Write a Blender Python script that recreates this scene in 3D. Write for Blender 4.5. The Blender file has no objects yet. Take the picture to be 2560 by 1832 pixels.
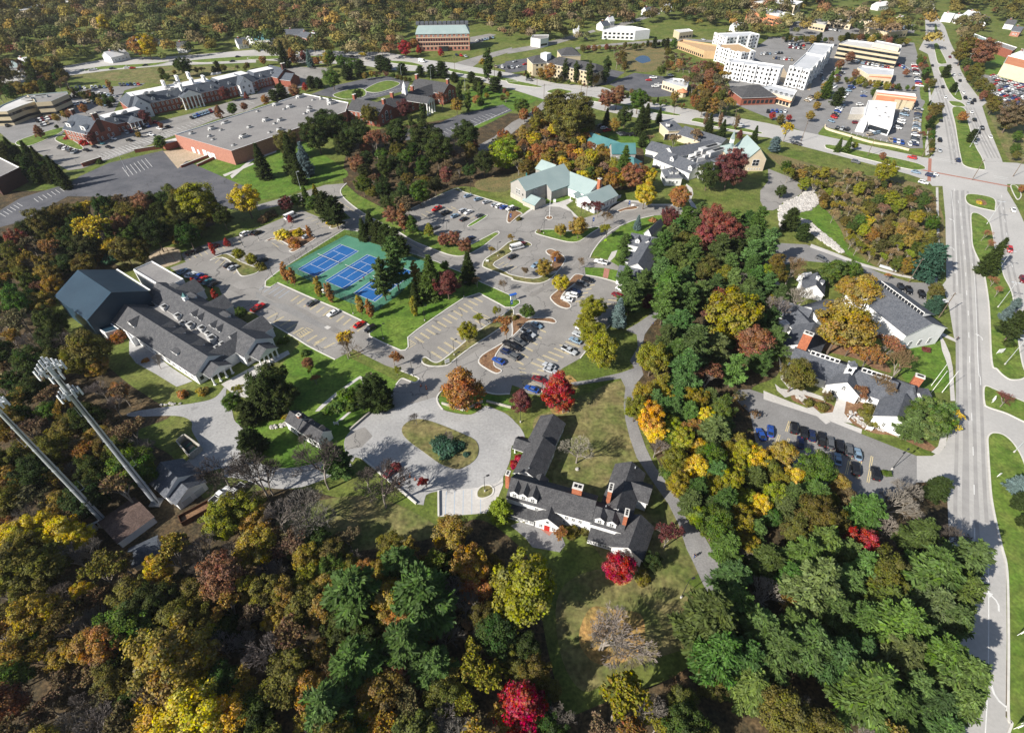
import bpy, bmesh, math, random
import numpy as np
from mathutils import Vector, Matrix

R = math.radians
scene = bpy.context.scene
C = scene.collection
rnd = random.Random(7)

# ------------------------------------------------------------------ camera, sky, sun
CAM_H, CAM_PITCH, CAM_F = 119.5, R(42.65), 1338.0      # metres, tilt below the horizon, focal length for a 2560 px wide frame
cam_data = bpy.data.cameras.new('camera'); cam = bpy.data.objects.new('camera', cam_data); C.objects.link(cam)
cam.location = (0, 0, CAM_H); cam.rotation_euler = (R(90) - CAM_PITCH, 0, 0)
cam_data.sensor_width = 36; cam_data.lens = CAM_F / 2560 * 36; cam_data.clip_start = 1; cam_data.clip_end = 9000
scene.camera = cam
SUN_AZ, SUN_EL = R(33), R(33)                           # direction the shadows run (from +X towards +Y), height of the sun
world = bpy.data.worlds.new('World'); scene.world = world; world.use_nodes = True
wn = world.node_tree.nodes; wl = world.node_tree.links
sky = wn.new('ShaderNodeTexSky'); sky.sky_type = 'NISHITA'; sky.sun_disc = False
sky.sun_elevation = SUN_EL; sky.sun_rotation = R(237); sky.air_density = 1.0; sky.dust_density = 1.2; sky.ozone_density = 1.2
wn['Background'].inputs['Strength'].default_value = 0.07
wl.new(sky.outputs['Color'], wn['Background'].inputs['Color'])
sl = bpy.data.lights.new('sun', 'SUN'); sl.energy = 5.0; sl.angle = R(0.53); sl.color = (1.0, 0.945, 0.86)
so = bpy.data.objects.new('sun', sl); C.objects.link(so); so.location = (0, 0, 300)
so.rotation_euler = Vector((math.cos(SUN_AZ)*math.cos(SUN_EL), math.sin(SUN_AZ)*math.cos(SUN_EL), -math.sin(SUN_EL))).to_track_quat('-Z', 'Y').to_euler()
vs = scene.view_settings; vs.view_transform = 'Standard'; vs.look = 'None'; vs.exposure = 0.62; vs.gamma = 1.0; vs.use_curve_mapping = False
scene.cycles.max_bounces = 5; scene.cycles.diffuse_bounces = 2; scene.cycles.glossy_bounces = 2; scene.cycles.transparent_max_bounces = 8
scene.cycles.transmission_bounces = 2

# ------------------------------------------------------------------ surveying: a sighted point on a level plane -> metres on the site
CT, ST = math.cos(CAM_PITCH), math.sin(CAM_PITCH)
FR = {'A': (0, 0, 1.12825), 'P': (0, 0, 1.0), 'M': (1240, 1020, .24633), 'Y': (120, 640, .13544), 'S': (400, 680, .18476),
      'N': (340, 960, .23402), 'W': (1940, 660, .27091), 'V': (1240, 380, .14978)}
for _c in range(4):
    for _r, _y in enumerate((0, 460, 920, 1372)): FR['%d%d' % (_r, _c)] = (640*_c, _y, .28331)
def px(fr, p):
    a = FR[fr]; return a[0] + p[0]*a[2], a[1] + p[1]*a[2]
def G(fr, p, z=0.0):
    x, y = px(fr, p); x = (x - 1280)/CAM_F; y = (y - 916)/CAM_F
    t = (CAM_H - z)/(ST + y*CT)
    return Vector((x*t, (CT - y*ST)*t, z))
def depth(v): return v.y*CT + (CAM_H - v.z)*ST
def GP(fr, pts, z=0.0): return [G(fr, p, z) for p in pts]
def mixed(*segs):                                        # ('03',[...],'13',[...]) -> points on the ground
    out = []
    for i in range(0, len(segs), 2): out += GP(segs[i], segs[i+1])
    return out

# ------------------------------------------------------------------ materials
MATS = {}
def lin(c):
    return tuple(((v/12.92) if v <= .04045 else ((v+.055)/1.055)**2.4) for v in c)
def mat(name, col, col2=None, scale=1.0, rough=.85, metal=0.0, spec=.3, detail=4.0, bump=0.0, bscale=None, obj_tint=False, coord='Position', contrast=(.35, .65), fine=None, mid=None):
    m = bpy.data.materials.new(name); m.use_nodes = True; MATS[name] = m
    n, l = m.node_tree.nodes, m.node_tree.links; b = n['Principled BSDF']
    b.inputs['Roughness'].default_value = rough; b.inputs['Metallic'].default_value = metal
    b.inputs['Specular IOR Level'].default_value = spec
    out = None
    if coord == 'Position': g = n.new('ShaderNodeNewGeometry'); vec = g.outputs['Position']
    else: g = n.new('ShaderNodeTexCoord'); vec = g.outputs['Object']
    if col2 is not None:
        nz = n.new('ShaderNodeTexNoise'); nz.inputs['Scale'].default_value = scale; nz.inputs['Detail'].default_value = detail
        nz.inputs['Roughness'].default_value = .6
        l.new(vec, nz.inputs['Vector'])
        rp = n.new('ShaderNodeValToRGB'); rp.color_ramp.elements[0].position = contrast[0]; rp.color_ramp.elements[1].position = contrast[1]
        rp.color_ramp.elements[0].color = (*col, 1); rp.color_ramp.elements[1].color = (*col2, 1)
        l.new(nz.outputs['Fac'], rp.inputs['Fac']); out = rp.outputs['Color']
    for fine in [q for q in (mid, fine) if q]:           # speckle: (scale, amount)
        nf = n.new('ShaderNodeTexNoise'); nf.inputs['Scale'].default_value = fine[0]; nf.inputs['Detail'].default_value = 3
        l.new(vec, nf.inputs['Vector'])
        mr = n.new('ShaderNodeMapRange'); mr.inputs['From Min'].default_value = .3; mr.inputs['From Max'].default_value = .7
        mr.inputs['To Min'].default_value = 1 - fine[1]; mr.inputs['To Max'].default_value = 1 + fine[1]
        l.new(nf.outputs['Fac'], mr.inputs['Value'])
        mx = n.new('ShaderNodeMix'); mx.data_type = 'RGBA'; mx.blend_type = 'MULTIPLY'; mx.inputs['Factor'].default_value = 1
        if out is not None: l.new(out, mx.inputs[6])
        else: mx.inputs[6].default_value = (*col, 1)
        cc = n.new('ShaderNodeCombineColor')
        for i in range(3): l.new(mr.outputs['Result'], cc.inputs[i])
        l.new(cc.outputs['Color'], mx.inputs[7]); out = mx.outputs[2]
    if obj_tint:
        oi = n.new('ShaderNodeObjectInfo')
        mx = n.new('ShaderNodeMix'); mx.data_type = 'RGBA'; mx.blend_type = 'MULTIPLY'; mx.inputs['Factor'].default_value = 1
        if out is not None: l.new(out, mx.inputs[6])
        else: mx.inputs[6].default_value = (*col, 1)
        l.new(oi.outputs['Color'], mx.inputs[7]); out = mx.outputs[2]
    if out is not None: l.new(out, b.inputs['Base Color'])
    else: b.inputs['Base Color'].default_value = (*col, 1)
    if bump:
        nb = n.new('ShaderNodeTexNoise'); nb.inputs['Scale'].default_value = bscale or scale*6; nb.inputs['Detail'].default_value = 3
        l.new(vec, nb.inputs['Vector'])
        bp = n.new('ShaderNodeBump'); bp.inputs['Strength'].default_value = bump; bp.inputs['Distance'].default_value = .15
        l.new(nb.outputs['Fac'], bp.inputs['Height']); l.new(bp.outputs['Normal'], b.inputs['Normal'])
    return m

def add_cracks(m, scale, width, dark):                   # tar-sealed cracks and stains wandering over old asphalt
    n, l = m.node_tree.nodes, m.node_tree.links; b = n['Principled BSDF']
    src = b.inputs['Base Color'].links[0].from_socket
    g = n.new('ShaderNodeNewGeometry')
    nz = n.new('ShaderNodeTexNoise'); nz.inputs['Scale'].default_value = .22; nz.inputs['Detail'].default_value = 4
    l.new(g.outputs['Position'], nz.inputs['Vector'])
    vm = n.new('ShaderNodeVectorMath'); vm.operation = 'MULTIPLY_ADD'; vm.inputs[1].default_value = (7, 7, 0)
    l.new(nz.outputs['Color'], vm.inputs[0]); l.new(g.outputs['Position'], vm.inputs[2])
    v = n.new('ShaderNodeTexVoronoi'); v.feature = 'DISTANCE_TO_EDGE'; v.inputs['Scale'].default_value = scale
    l.new(vm.outputs['Vector'], v.inputs['Vector'])
    mr = n.new('ShaderNodeMapRange'); mr.inputs['From Min'].default_value = width*.5; mr.inputs['From Max'].default_value = width
    mr.inputs['To Min'].default_value = dark; mr.inputs['To Max'].default_value = 0
    l.new(v.outputs['Distance'], mr.inputs['Value'])
    mx = n.new('ShaderNodeMix'); mx.data_type = 'RGBA'; l.new(mr.outputs['Result'], mx.inputs['Factor'])
    l.new(src, mx.inputs[6]); mx.inputs[7].default_value = (.05, .05, .052, 1)
    l.new(mx.outputs[2], b.inputs['Base Color'])

mat('grass', (.085, .125, .018), (.15, .16, .04), .06, mid=(.3, .28), fine=(1.3, .35), bump=.4, bscale=1.2)
mat('lawn', (.070, .150, .014), (.120, .180, .026), .09, mid=(.3, .28), fine=(1.1, .3), bump=.3, bscale=1.5)
mat('lawn_dry', (.10, .125, .03), (.20, .165, .07), .11, mid=(.3, .28), fine=(.9, .4), bump=.3, bscale=1.5)
mat('verge_grass', (.085, .150, .018), (.145, .185, .036), .2, mid=(.3, .28), fine=(1.4, .3))
mat('leaf_litter', (.040, .034, .018), (.105, .070, .034), .22, mid=(.4, .3), fine=(1.6, .55), bump=.6, bscale=1.2)
mat('marsh', (.20, .15, .065), (.12, .12, .045), .12, fine=(1.2, .4), bump=.5, bscale=1)
mat('mulch', (.17, .09, .05), (.25, .15, .08), .5, fine=(2, .3))
mat('asphalt', (.225, .214, .200), (.295, .281, .262), .09, fine=(2.2, .10), rough=.95)
add_cracks(MATS['asphalt'], .06, .008, .62)
mat('asphalt_worn', (.205, .194, .181), (.262, .25, .233), .12, fine=(2.2, .12), rough=.95)
mat('asphalt_patch', (.21, .205, .20), (.25, .245, .235), .2, fine=(2.2, .12), rough=.95)
mat('asphalt_dark', (.085, .088, .10), (.13, .13, .14), .1, fine=(2.2, .15), rough=.95)
add_cracks(MATS['asphalt_dark'], .09, .010, .6)
mat('asphalt_mid', (.20, .195, .19), (.25, .245, .24), .1, fine=(2, .12), rough=.95)
mat('path_asphalt', (.20, .195, .195), (.265, .26, .255), .15, fine=(2.5, .15), rough=.95)
mat('gravel_drive', (.31, .306, .30), (.385, .38, .372), .08, fine=(1.5, .12), rough=.95)
add_cracks(MATS['gravel_drive'], .14, .006, .25)
mat('concrete', (.47, .45, .42), (.54, .52, .49), .15, fine=(1.5, .08), rough=.9)
mat('road_concrete', (.39, .38, .362), (.455, .44, .418), .05, fine=(1.2, .06), rough=.9)
mat('tyre_wear', (.29, .28, .27), (.35, .34, .325), .2, rough=.9)
mat('kerb_concrete', (.55, .53, .49), (.63, .61, .56), .6, rough=.9)
mat('leaf_fall', (.40, .23, .08), (.20, .16, .05), .25, fine=(1.3, .5), bump=.3, bscale=2)
mat('sand', (.46, .36, .26), (.38, .31, .21), .15, fine=(1, .2))
mat('white_line', (.72, .72, .70), (.6, .6, .58), 1.2, rough=.8)
mat('yellow_line', (.72, .58, .28), (.62, .52, .30), 1.2, rough=.8)
mat('blue_line', (.33, .43, .55), rough=.8)
mat('court_green', (.06, .20, .13), (.085, .235, .155), .12, fine=(1.5, .1), rough=.9)
mat('court_blue', (.012, .095, .29), (.018, .115, .33), .2, rough=.9)
mat('white_wall', (.76, .76, .755), (.70, .70, .70), .5, rough=.7)
mat('white_trim', (.82, .82, .81), rough=.6)
mat('cream_wall', (.62, .52, .38), (.56, .47, .34), .4, rough=.85)
mat('tan_wall', (.52, .44, .30), (.46, .39, .27), .4, rough=.85)
mat('grey_siding', (.36, .34, .32), (.31, .30, .28), .5, rough=.85)
mat('stone_wall', (.48, .45, .39), (.38, .355, .31), 1.6, fine=(3, .2), rough=.9)
mat('brick', (.30, .10, .062), (.21, .07, .05), 1.5, fine=(4, .25), rough=.9)
mat('brick_pink', (.40, .19, .14), (.33, .15, .11), 1.2, fine=(4, .2), rough=.9)
mat('brick_orange', (.42, .15, .075), (.30, .10, .055), 2.0, fine=(5, .3), rough=.9)
mat('brick_dark', (.10, .045, .035), (.07, .035, .03), 1.5, rough=.9)
def shingle(name, a, b): mat(name, a, b, .8, fine=(3.2, .28), rough=.95, spec=.15)
shingle('shingle_charcoal', (.058, .058, .062), (.085, .085, .088))
shingle('shingle_grey', (.074, .076, .082), (.108, .108, .112))
shingle('shingle_blue', (.075, .085, .105), (.10, .115, .135))
shingle('shingle_slate', (.082, .09, .106), (.115, .122, .138))
shingle('shingle_brown', (.10, .07, .06), (.14, .10, .085))
mat('metal_navy', (.012, .036, .062), (.02, .05, .08), .15, rough=.45, spec=.4)
mat('metal_teal', (.27, .345, .34), (.31, .385, .375), .15, rough=.5, spec=.4)
mat('metal_teal_dark', (.055, .16, .17), (.08, .20, .20), .15, rough=.5, spec=.4)
mat('teal_trim', (.03, .17, .16), rough=.6)
mat('flat_roof', (.215, .205, .20), (.26, .25, .24), .08, fine=(1.5, .12), rough=.95)
mat('flat_roof_light', (.50, .49, .47), (.60, .59, .57), .1, rough=.9)
mat('flat_roof_white', (.78, .77, .76), (.70, .69, .69), .15, rough=.8)
mat('flat_roof_pale', (.46, .48, .50), (.55, .56, .58), .1, rough=.9)
mat('orange_roof', (.52, .20, .10), (.58, .25, .13), .2, rough=.8)
mat('wood_frame', (.52, .36, .20), (.45, .30, .17), .7, rough=.9)
mat('glass_dark', (.018, .022, .028), rough=.12, spec=.6)
mat('glass_pale', (.10, .16, .22), rough=.15, spec=.7)
mat('dark_void', (.012, .012, .013), rough=.9)
mat('steel', (.50, .53, .56), (.44, .47, .50), .8, rough=.45, metal=.35)
mat('galvanised', (.52, .55, .58), rough=.5, metal=.2)
mat('pole_black', (.025, .025, .028), rough=.5)
mat('pole_wood', (.13, .095, .07), (.19, .145, .11), 1.5, rough=.9)
mat('antenna_grey', (.62, .64, .66), rough=.5)
mat('hvac_grey', (.50, .50, .49), (.42, .42, .42), .8, rough=.6)
mat('bark', (.10, .075, .055), (.18, .14, .11), 2.0, rough=.95, coord='Object')
mat('bark_pale', (.30, .265, .23), (.20, .175, .15), 2.0, rough=.95, coord='Object')
mat('twig', (.195, .18, .163), rough=.95, obj_tint=True)
mat('rock', (.52, .50, .47), (.36, .34, .32), .5, rough=.95)
mat('tyre', (.012, .012, .013), rough=.85)
mat('rim', (.38, .38, .40), rough=.35, metal=.6)
mat('car_paint', (1, 1, 1), rough=.28, spec=.55, obj_tint=True)
mat('head_lamp', (.75, .76, .78), rough=.15)
mat('tail_lamp', (.35, .015, .012), rough=.25)
mat('plastic_black', (.02, .02, .02), rough=.6)
mat('red_paint', (.45, .03, .025), rough=.5)
mat('blue_paint', (.02, .10, .42), rough=.5)
mat('lime_paint', (.45, .75, .03), rough=.5)
mat('orange_plastic', (.75, .17, .03), rough=.6)
mat('pond_water', (.015, .045, .10), rough=.08, spec=.6)
mat('cloth_dark', (.02, .02, .03)); mat('cloth_blue', (.05, .09, .25)); mat('cloth_red', (.35, .05, .12)); mat('skin', (.45, .26, .18))
mat('rust', (.16, .07, .035), (.09, .045, .03), .8, rough=.9)

def foliage(name, leaf_mix=.22):
    m = bpy.data.materials.new(name); m.use_nodes = True; MATS[name] = m
    n, l = m.node_tree.nodes, m.node_tree.links; n.remove(n['Principled BSDF'])
    oi = n.new('ShaderNodeObjectInfo'); at = n.new('ShaderNodeAttribute'); at.attribute_name = 'tone'
    hs = n.new('ShaderNodeHueSaturation'); l.new(oi.outputs['Color'], hs.inputs['Color'])
    sx = n.new('ShaderNodeSeparateColor'); l.new(at.outputs['Color'], sx.inputs['Color'])
    l.new(sx.outputs[0], hs.inputs['Hue']); l.new(sx.outputs[1], hs.inputs['Value']); l.new(sx.outputs[2], hs.inputs['Saturation'])
    d = n.new('ShaderNodeBsdfDiffuse'); t = n.new('ShaderNodeBsdfTranslucent'); mx = n.new('ShaderNodeMixShader')
    mx.inputs[0].default_value = leaf_mix
    l.new(hs.outputs['Color'], d.inputs['Color']); l.new(hs.outputs['Color'], t.inputs['Color'])
    l.new(d.outputs[0], mx.inputs[1]); l.new(t.outputs[0], mx.inputs[2]); l.new(mx.outputs[0], n['Material Output'].inputs['Surface'])
    return m
foliage('leaves')
def woodland_mat():                                      # leaf colour carried by the leaves themselves
    m = bpy.data.materials.new('woodland_leaves'); m.use_nodes = True; MATS['woodland_leaves'] = m
    n, l = m.node_tree.nodes, m.node_tree.links; n.remove(n['Principled BSDF'])
    at = n.new('ShaderNodeAttribute'); at.attribute_name = 'leaf'
    d = n.new('ShaderNodeBsdfDiffuse'); t = n.new('ShaderNodeBsdfTranslucent'); mx = n.new('ShaderNodeMixShader'); mx.inputs[0].default_value = .2
    l.new(at.outputs['Color'], d.inputs['Color']); l.new(at.outputs['Color'], t.inputs['Color'])
    l.new(d.outputs[0], mx.inputs[1]); l.new(t.outputs[0], mx.inputs[2]); l.new(mx.outputs[0], n['Material Output'].inputs['Surface'])
woodland_mat()
def fence_mat():
    m = bpy.data.materials.new('chain_link'); m.use_nodes = True; MATS['chain_link'] = m
    n, l = m.node_tree.nodes, m.node_tree.links; b = n['Principled BSDF']; b.inputs['Base Color'].default_value = (.03, .035, .035, 1)
    t = n.new('ShaderNodeBsdfTransparent'); mx = n.new('ShaderNodeMixShader'); mx.inputs[0].default_value = .22
    l.new(t.outputs[0], mx.inputs[1]); l.new(b.outputs[0], mx.inputs[2]); l.new(mx.outputs[0], n['Material Output'].inputs['Surface'])
fence_mat()

# ------------------------------------------------------------------ object helpers
def tag(o, label=None, cat=None, group=None, kind=None):
    if label: o['label'] = label
    if cat: o['category'] = cat
    if group: o['group'] = group
    if kind: o['kind'] = kind
    return o
def empty(name, loc=(0, 0, 0), rz=0.0, label=None, cat=None, group=None):
    o = bpy.data.objects.new(name, None); C.objects.link(o); o.location = loc; o.rotation_euler = (0, 0, rz)
    o.empty_display_size = .5
    return tag(o, label, cat, group)
def place(mesh, name, parent=None, loc=(0, 0, 0), rz=0.0, scale=None, color=None):
    o = bpy.data.objects.new(name, mesh); C.objects.link(o); o.location = loc; o.rotation_euler = (0, 0, rz)
    if scale is not None: o.scale = scale
    if color is not None: o.color = (*color, 1)
    if parent is not None: o.parent = parent
    return o
class MB:
    """collects polygons; build() links them as one mesh object"""
    def __init__(self): self.v = []; self.f = []; self.m = []
    def poly(self, pts, mi=0):
        k = len(self.v); self.v += [tuple(p) for p in pts]; self.f.append(tuple(range(k, k+len(pts)))); self.m.append(mi); return self
    def box(self, c, s, rz=0.0, mi=0, bottom=True):
        """c = centre of the base, s = full sizes"""
        hx, hy, h = s[0]/2, s[1]/2, s[2]; ca, sa = math.cos(rz), math.sin(rz)
        q = [(c[0] + x*ca - y*sa, c[1] + x*sa + y*ca) for x, y in ((-hx, -hy), (hx, -hy), (hx, hy), (-hx, hy))]
        return self.prism(q, c[2], c[2] + h, mi, mi, bottom)
    def prism(self, poly, z0, z1, mi=0, mt=None, bottom=True):
        """poly counter-clockwise xy"""
        n = len(poly); mt = mi if mt is None else mt
        k = len(self.v)
        self.v += [(p[0], p[1], z0) for p in poly] + [(p[0], p[1], z1) for p in poly]
        for i in range(n):
            j = (i+1) % n; self.f.append((k+i, k+j, k+n+j, k+n+i)); self.m.append(mi)
        self.f.append(tuple(range(k+n, k+2*n))); self.m.append(mt)
        if bottom: self.f.append(tuple(range(k+n-1, k-1, -1))); self.m.append(mi)
        return self
    def tube(self, a, b, r0, r1, n=8, mi=0, caps=True):
        a, b = Vector(a), Vector(b); d = (b - a).normalized(); u = d.orthogonal().normalized(); w = d.cross(u)
        k = len(self.v)
        for p, r in ((a, r0), (b, r1)):
            for i in range(n):
                t = 2*math.pi*i/n; self.v.append(tuple(p + (u*math.cos(t) + w*math.sin(t))*r))
        for i in range(n):
            j = (i+1) % n; self.f.append((k+i, k+j, k+n+j, k+n+i)); self.m.append(mi)
        if caps:
            self.f.append(tuple(range(k+n, k+2*n))); self.m.append(mi)
            self.f.append(tuple(range(k+n-1, k-1, -1))); self.m.append(mi)
        return self
    def mesh(self, name, mats):
        me = bpy.data.meshes.new(name); me.from_pydata(self.v, [], self.f)
        for m in mats: me.materials.append(MATS[m])
        if len(mats) > 1: me.polygons.foreach_set('material_index', self.m)
        me.update(); return me
    def build(self, name, mats, parent=None, loc=(0, 0, 0), rz=0.0):
        if isinstance(mats, str): mats = [mats]
        return place(self.mesh(name, mats), name, parent, loc, rz)
def area2(p): return sum(p[i][0]*p[(i+1) % len(p)][1] - p[(i+1) % len(p)][0]*p[i][1] for i in range(len(p)))
def ccw(p): return list(p) if area2(p) > 0 else list(p)[::-1]
def smooth(pts, closed=True, n=5):
    out = []; L = len(pts)
    rng = range(L) if closed else range(L-1)
    for i in rng:
        p0, p1, p2, p3 = [pts[(i+k) % L] if closed else pts[min(max(i+k, 0), L-1)] for k in (-1, 0, 1, 2)]
        for k in range(n):
            t = k/n
            out.append(.5*((2*p1) + (p2-p0)*t + (2*p0-5*p1+4*p2-p3)*t*t + (3*p1-p0-3*p2+p3)*t**3))
    if not closed: out.append(pts[-1])
    return out
_lift = {}
def sheet(name, pts, z, mt, parent=None, kind='structure'):
    k = round(z, 3); _lift[k] = _lift.get(k, 0) + 1; z += _lift[k]*.00004      # no two sheets share a plane
    pts = ccw([(p[0], p[1]) for p in pts])
    bm = bmesh.new(); vs_ = [bm.verts.new((x, y, z)) for x, y in pts]; f = bm.faces.new(vs_); bm.normal_update()
    bmesh.ops.triangulate(bm, faces=[f], ngon_method='EAR_CLIP'); ar = sum(t.calc_area() for t in bm.faces)
    if abs(ar - abs(area2(pts))/2) > .02*ar: print('SHEET crosses itself', name, round(ar), round(area2(pts)/2), pts[0])
    me = bpy.data.meshes.new(name); bm.to_mesh(me); bm.free()
    me.materials.append(MATS[mt]); o = place(me, name, parent)
    if parent is None: tag(o, kind=kind)
    return o
def offset_line(pts, d, closed):
    L = len(pts); out = []
    for i in range(L):
        a = pts[(i-1) % L] if (closed or i > 0) else pts[i]; b = pts[(i+1) % L] if (closed or i < L-1) else pts[i]
        t = Vector((b[0]-a[0], b[1]-a[1])); t = t.normalized() if t.length > 1e-6 else Vector((1, 0))
        out.append((pts[i][0] - t.y*d, pts[i][1] + t.x*d))
    return out
def strip(name, pts, width, z, mt, parent=None, h=0.0, closed=False, off=0.0, kind='structure'):
    """a ribbon along a line; h > 0 gives it the section of a kerb"""
    k = round(z, 3); _lift[k] = _lift.get(k, 0) + 1; z += _lift[k]*.00012
    a = offset_line(pts, off + width/2, closed); b = offset_line(pts, off - width/2, closed)
    mb = MB(); L = len(pts)
    for i in range(L if closed else L-1):
        j = (i+1) % L
        mb.poly([(*b[i], z+h), (*b[j], z+h), (*a[j], z+h), (*a[i], z+h)])
        if h > 0:
            mb.poly([(*b[i], z), (*b[j], z), (*b[j], z+h), (*b[i], z+h)]); mb.poly([(*a[j], z), (*a[i], z), (*a[i], z+h), (*a[j], z+h)])
    o = mb.build(name, mt, parent)
    if parent is None: tag(o, kind=kind)
    return o
def island(name, pts, mt='verge_grass', z=.19, kerb=True, kw=.42, parent=None):
    """grass raised behind a concrete kerb"""
    o = sheet(name, pts, z, mt, parent)
    if kerb: strip('kerb', ccw([(p[0], p[1]) for p in pts]), kw, .03, 'kerb_concrete', o, h=.18, closed=True)
    else:
        mb = MB(); q = ccw([(p[0], p[1]) for p in pts])
        for i in range(len(q)):
            j = (i+1) % len(q); mb.poly([(*q[i], 0), (*q[j], 0), (*q[j], z-.002), (*q[i], z-.002)])
        mb.build('edge', mt, o)
    return o
# ================================================================== the ground and everything paved
gm = MB().poly([(-4000, -600, 0), (4000, -600, 0), (4000, 6000, 0), (-4000, 6000, 0)])
tag(gm.build('ground', 'grass'), kind='structure')
def gsheet(name, z, mt, *segs, sm=False):
    p = mixed(*segs); return sheet(name, smooth(p) if sm else p, z, mt)
Z_FLOOR, Z_LAWN, Z_PAVE, Z_LINE = .02, .035, .055, .075

# woodland floors under the trees
for segs in [
    ('A', [(-60, 480), (120, 420), (330, 400), (420, 380), (500, 450), (470, 500), (300, 560), (260, 600), (150, 640), (120, 700), (260, 830), (330, 880), (380, 920), (300, 960), (380, 1010), (440, 1090), (500, 1150), (560, 1090), (700, 1090), (960, 1170), (1060, 1150), (1140, 1200), (1180, 1260), (1210, 1420), (1240, 1560), (1240, 1660), (-60, 1660)]),
    ('A', [(1440, 700), (1500, 640), (1560, 600), (1680, 560), (1720, 700), (1730, 820), (1660, 870), (1700, 1000), (1800, 1090), (2090, 1060), (2180, 1100), (2190, 1300), (2170, 1640), (1240, 1640), (1330, 1560), (1520, 1480), (1560, 1340), (1640, 1260), (1560, 1180), (1480, 1060), (1420, 940), (1395, 850)]),
    ('A', [(760, 400), (800, 300), (960, 270), (1080, 250), (1200, 260), (1400, 300), (1420, 400), (1350, 420), (1250, 380), (1120, 420), (1010, 415), (900, 470), (830, 470)]),
    ('A', [(1700, 340), (1860, 380), (2060, 420), (2090, 600), (1990, 610), (1900, 560), (1830, 480), (1800, 420)])]:
    gsheet('woodland_floor', Z_FLOOR, 'leaf_litter' if segs[1][0] != (1700, 340) else 'marsh', *segs, sm=True)
gsheet('marsh', Z_FLOOR + .004, 'marsh', '02', [(960, 440), (1150, 395), (1330, 430), (1360, 520), (1290, 610), (1150, 640), (1000, 600), (940, 520)], sm=True)
gsheet('pond', Z_FLOOR + .012, 'pond_water', '02', [(1085, 525), (1120, 500), (1160, 492), (1205, 505), (1222, 540), (1190, 552), (1150, 560), (1110, 545)], sm=True)
gsheet('reed_bed', Z_FLOOR + .004, 'marsh', 'A', [(1060, 400), (1140, 385), (1210, 370), (1150, 400), (1120, 425), (1060, 420)], sm=True)

# lawns
for mt, segs in [
    ('lawn_dry', ('A', [(1235, 905), (1300, 870), (1385, 845), (1392, 930), (1420, 1000), (1470, 1080), (1560, 1230), (1500, 1290), (1360, 1260), (1230, 1080), (1180, 940)])),
    ('lawn_dry', ('A', [(1240, 1310), (1330, 1260), (1480, 1270), (1560, 1330), (1540, 1420), (1450, 1460), (1360, 1500), (1290, 1530), (1240, 1440)])),
    ('lawn', ('A', [(520, 940), (590, 850), (690, 745), (770, 790), (880, 845), (890, 870), (850, 900), (780, 950), (765, 1000), (730, 1030), (640, 1045), (570, 1010)])),
    ('lawn', ('A', [(500, 392), (560, 345), (660, 312), (720, 345), (772, 388), (700, 412), (620, 436), (565, 440), (520, 415)])),
    ('lawn', ('A', [(440, 370), (500, 352), (560, 345), (500, 392), (470, 388)])),
    ('lawn', ('A', [(1130, 445), (1230, 430), (1270, 445), (1200, 455), (1150, 470)])),
    ('lawn', ('A', [(1310, 560), (1340, 515), (1380, 490), (1450, 470), (1480, 470), (1450, 560), (1400, 600), (1345, 575)])),
    ('lawn', ('12', [(640, 735), (720, 722), (815, 740), (800, 820), (650, 800)])),
    ('lawn', ('12', [(860, 760), (940, 770), (970, 870), (820, 825)])),
    ('lawn', ('A', [(960, 285), (1020, 300), (1130, 250), (1190, 220), (1150, 205), (1050, 190), (1040, 240), (1090, 260)])),
    ('lawn', ('13', [(200, 300), (420, 190), (520, 240), (640, 400), (700, 560), (800, 650), (930, 720), (760, 670), (620, 560), (480, 420), (360, 320)])),
    ('lawn', ('A', [(1990, 780), (2060, 745), (2100, 770), (2105, 850), (2080, 870), (2010, 850)])),
    ('lawn_dry', ('A', [(150, 165), (330, 150), (520, 150), (420, 185), (330, 185), (200, 175)])),
    ('lawn', ('03', [(1700, 480), (1900, 470), (2060, 500), (2100, 640), (2259, 700), (2259, 740), (1900, 640), (1740, 600)])),
    ('lawn_dry', ('03', [(1900, 880), (2060, 960), (2259, 1000), (2259, 1480), (2130, 1420), (2000, 1130)])),
    ('lawn_dry', ('A', [(620, 1140), (760, 1100), (860, 1110), (960, 1160), (960, 1190), (800, 1220), (640, 1240)])),
    ('lawn_dry', ('10', [(1000, 690), (1400, 570), (1560, 560), (1620, 640), (1560, 700), (1380, 760), (1200, 740)])),
    ('lawn', ('A', [(1250, 200), (1310, 235), (1290, 250), (1200, 225), (1190, 212)])),
    ('lawn', ('A', [(1365, 285), (1430, 300), (1440, 330), (1370, 320), (1330, 330), (1310, 310)]))]:
    gsheet('lawn', Z_LAWN, mt, *segs, sm=True)
gsheet('bare_earth', Z_LAWN + .004, 'sand', '10', [(1290, 640), (1420, 570), (1560, 570), (1600, 640), (1580, 690), (1400, 740), (1280, 690)], sm=True)

for c, r in (((1525, 1590), 96), ((1547, 1440), 34), ((1402, 1010), 34), ((1160, 990), 42), ((1420, 960), 26)):
    sheet('fallen_leaves', smooth([G('P', (c[0] + r*rnd.uniform(.8, 1.15)*math.cos(k*.7), c[1] + r*.8*rnd.uniform(.8, 1.15)*math.sin(k*.7))) for k in range(9)]), Z_LAWN + .008, 'leaf_fall')
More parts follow.
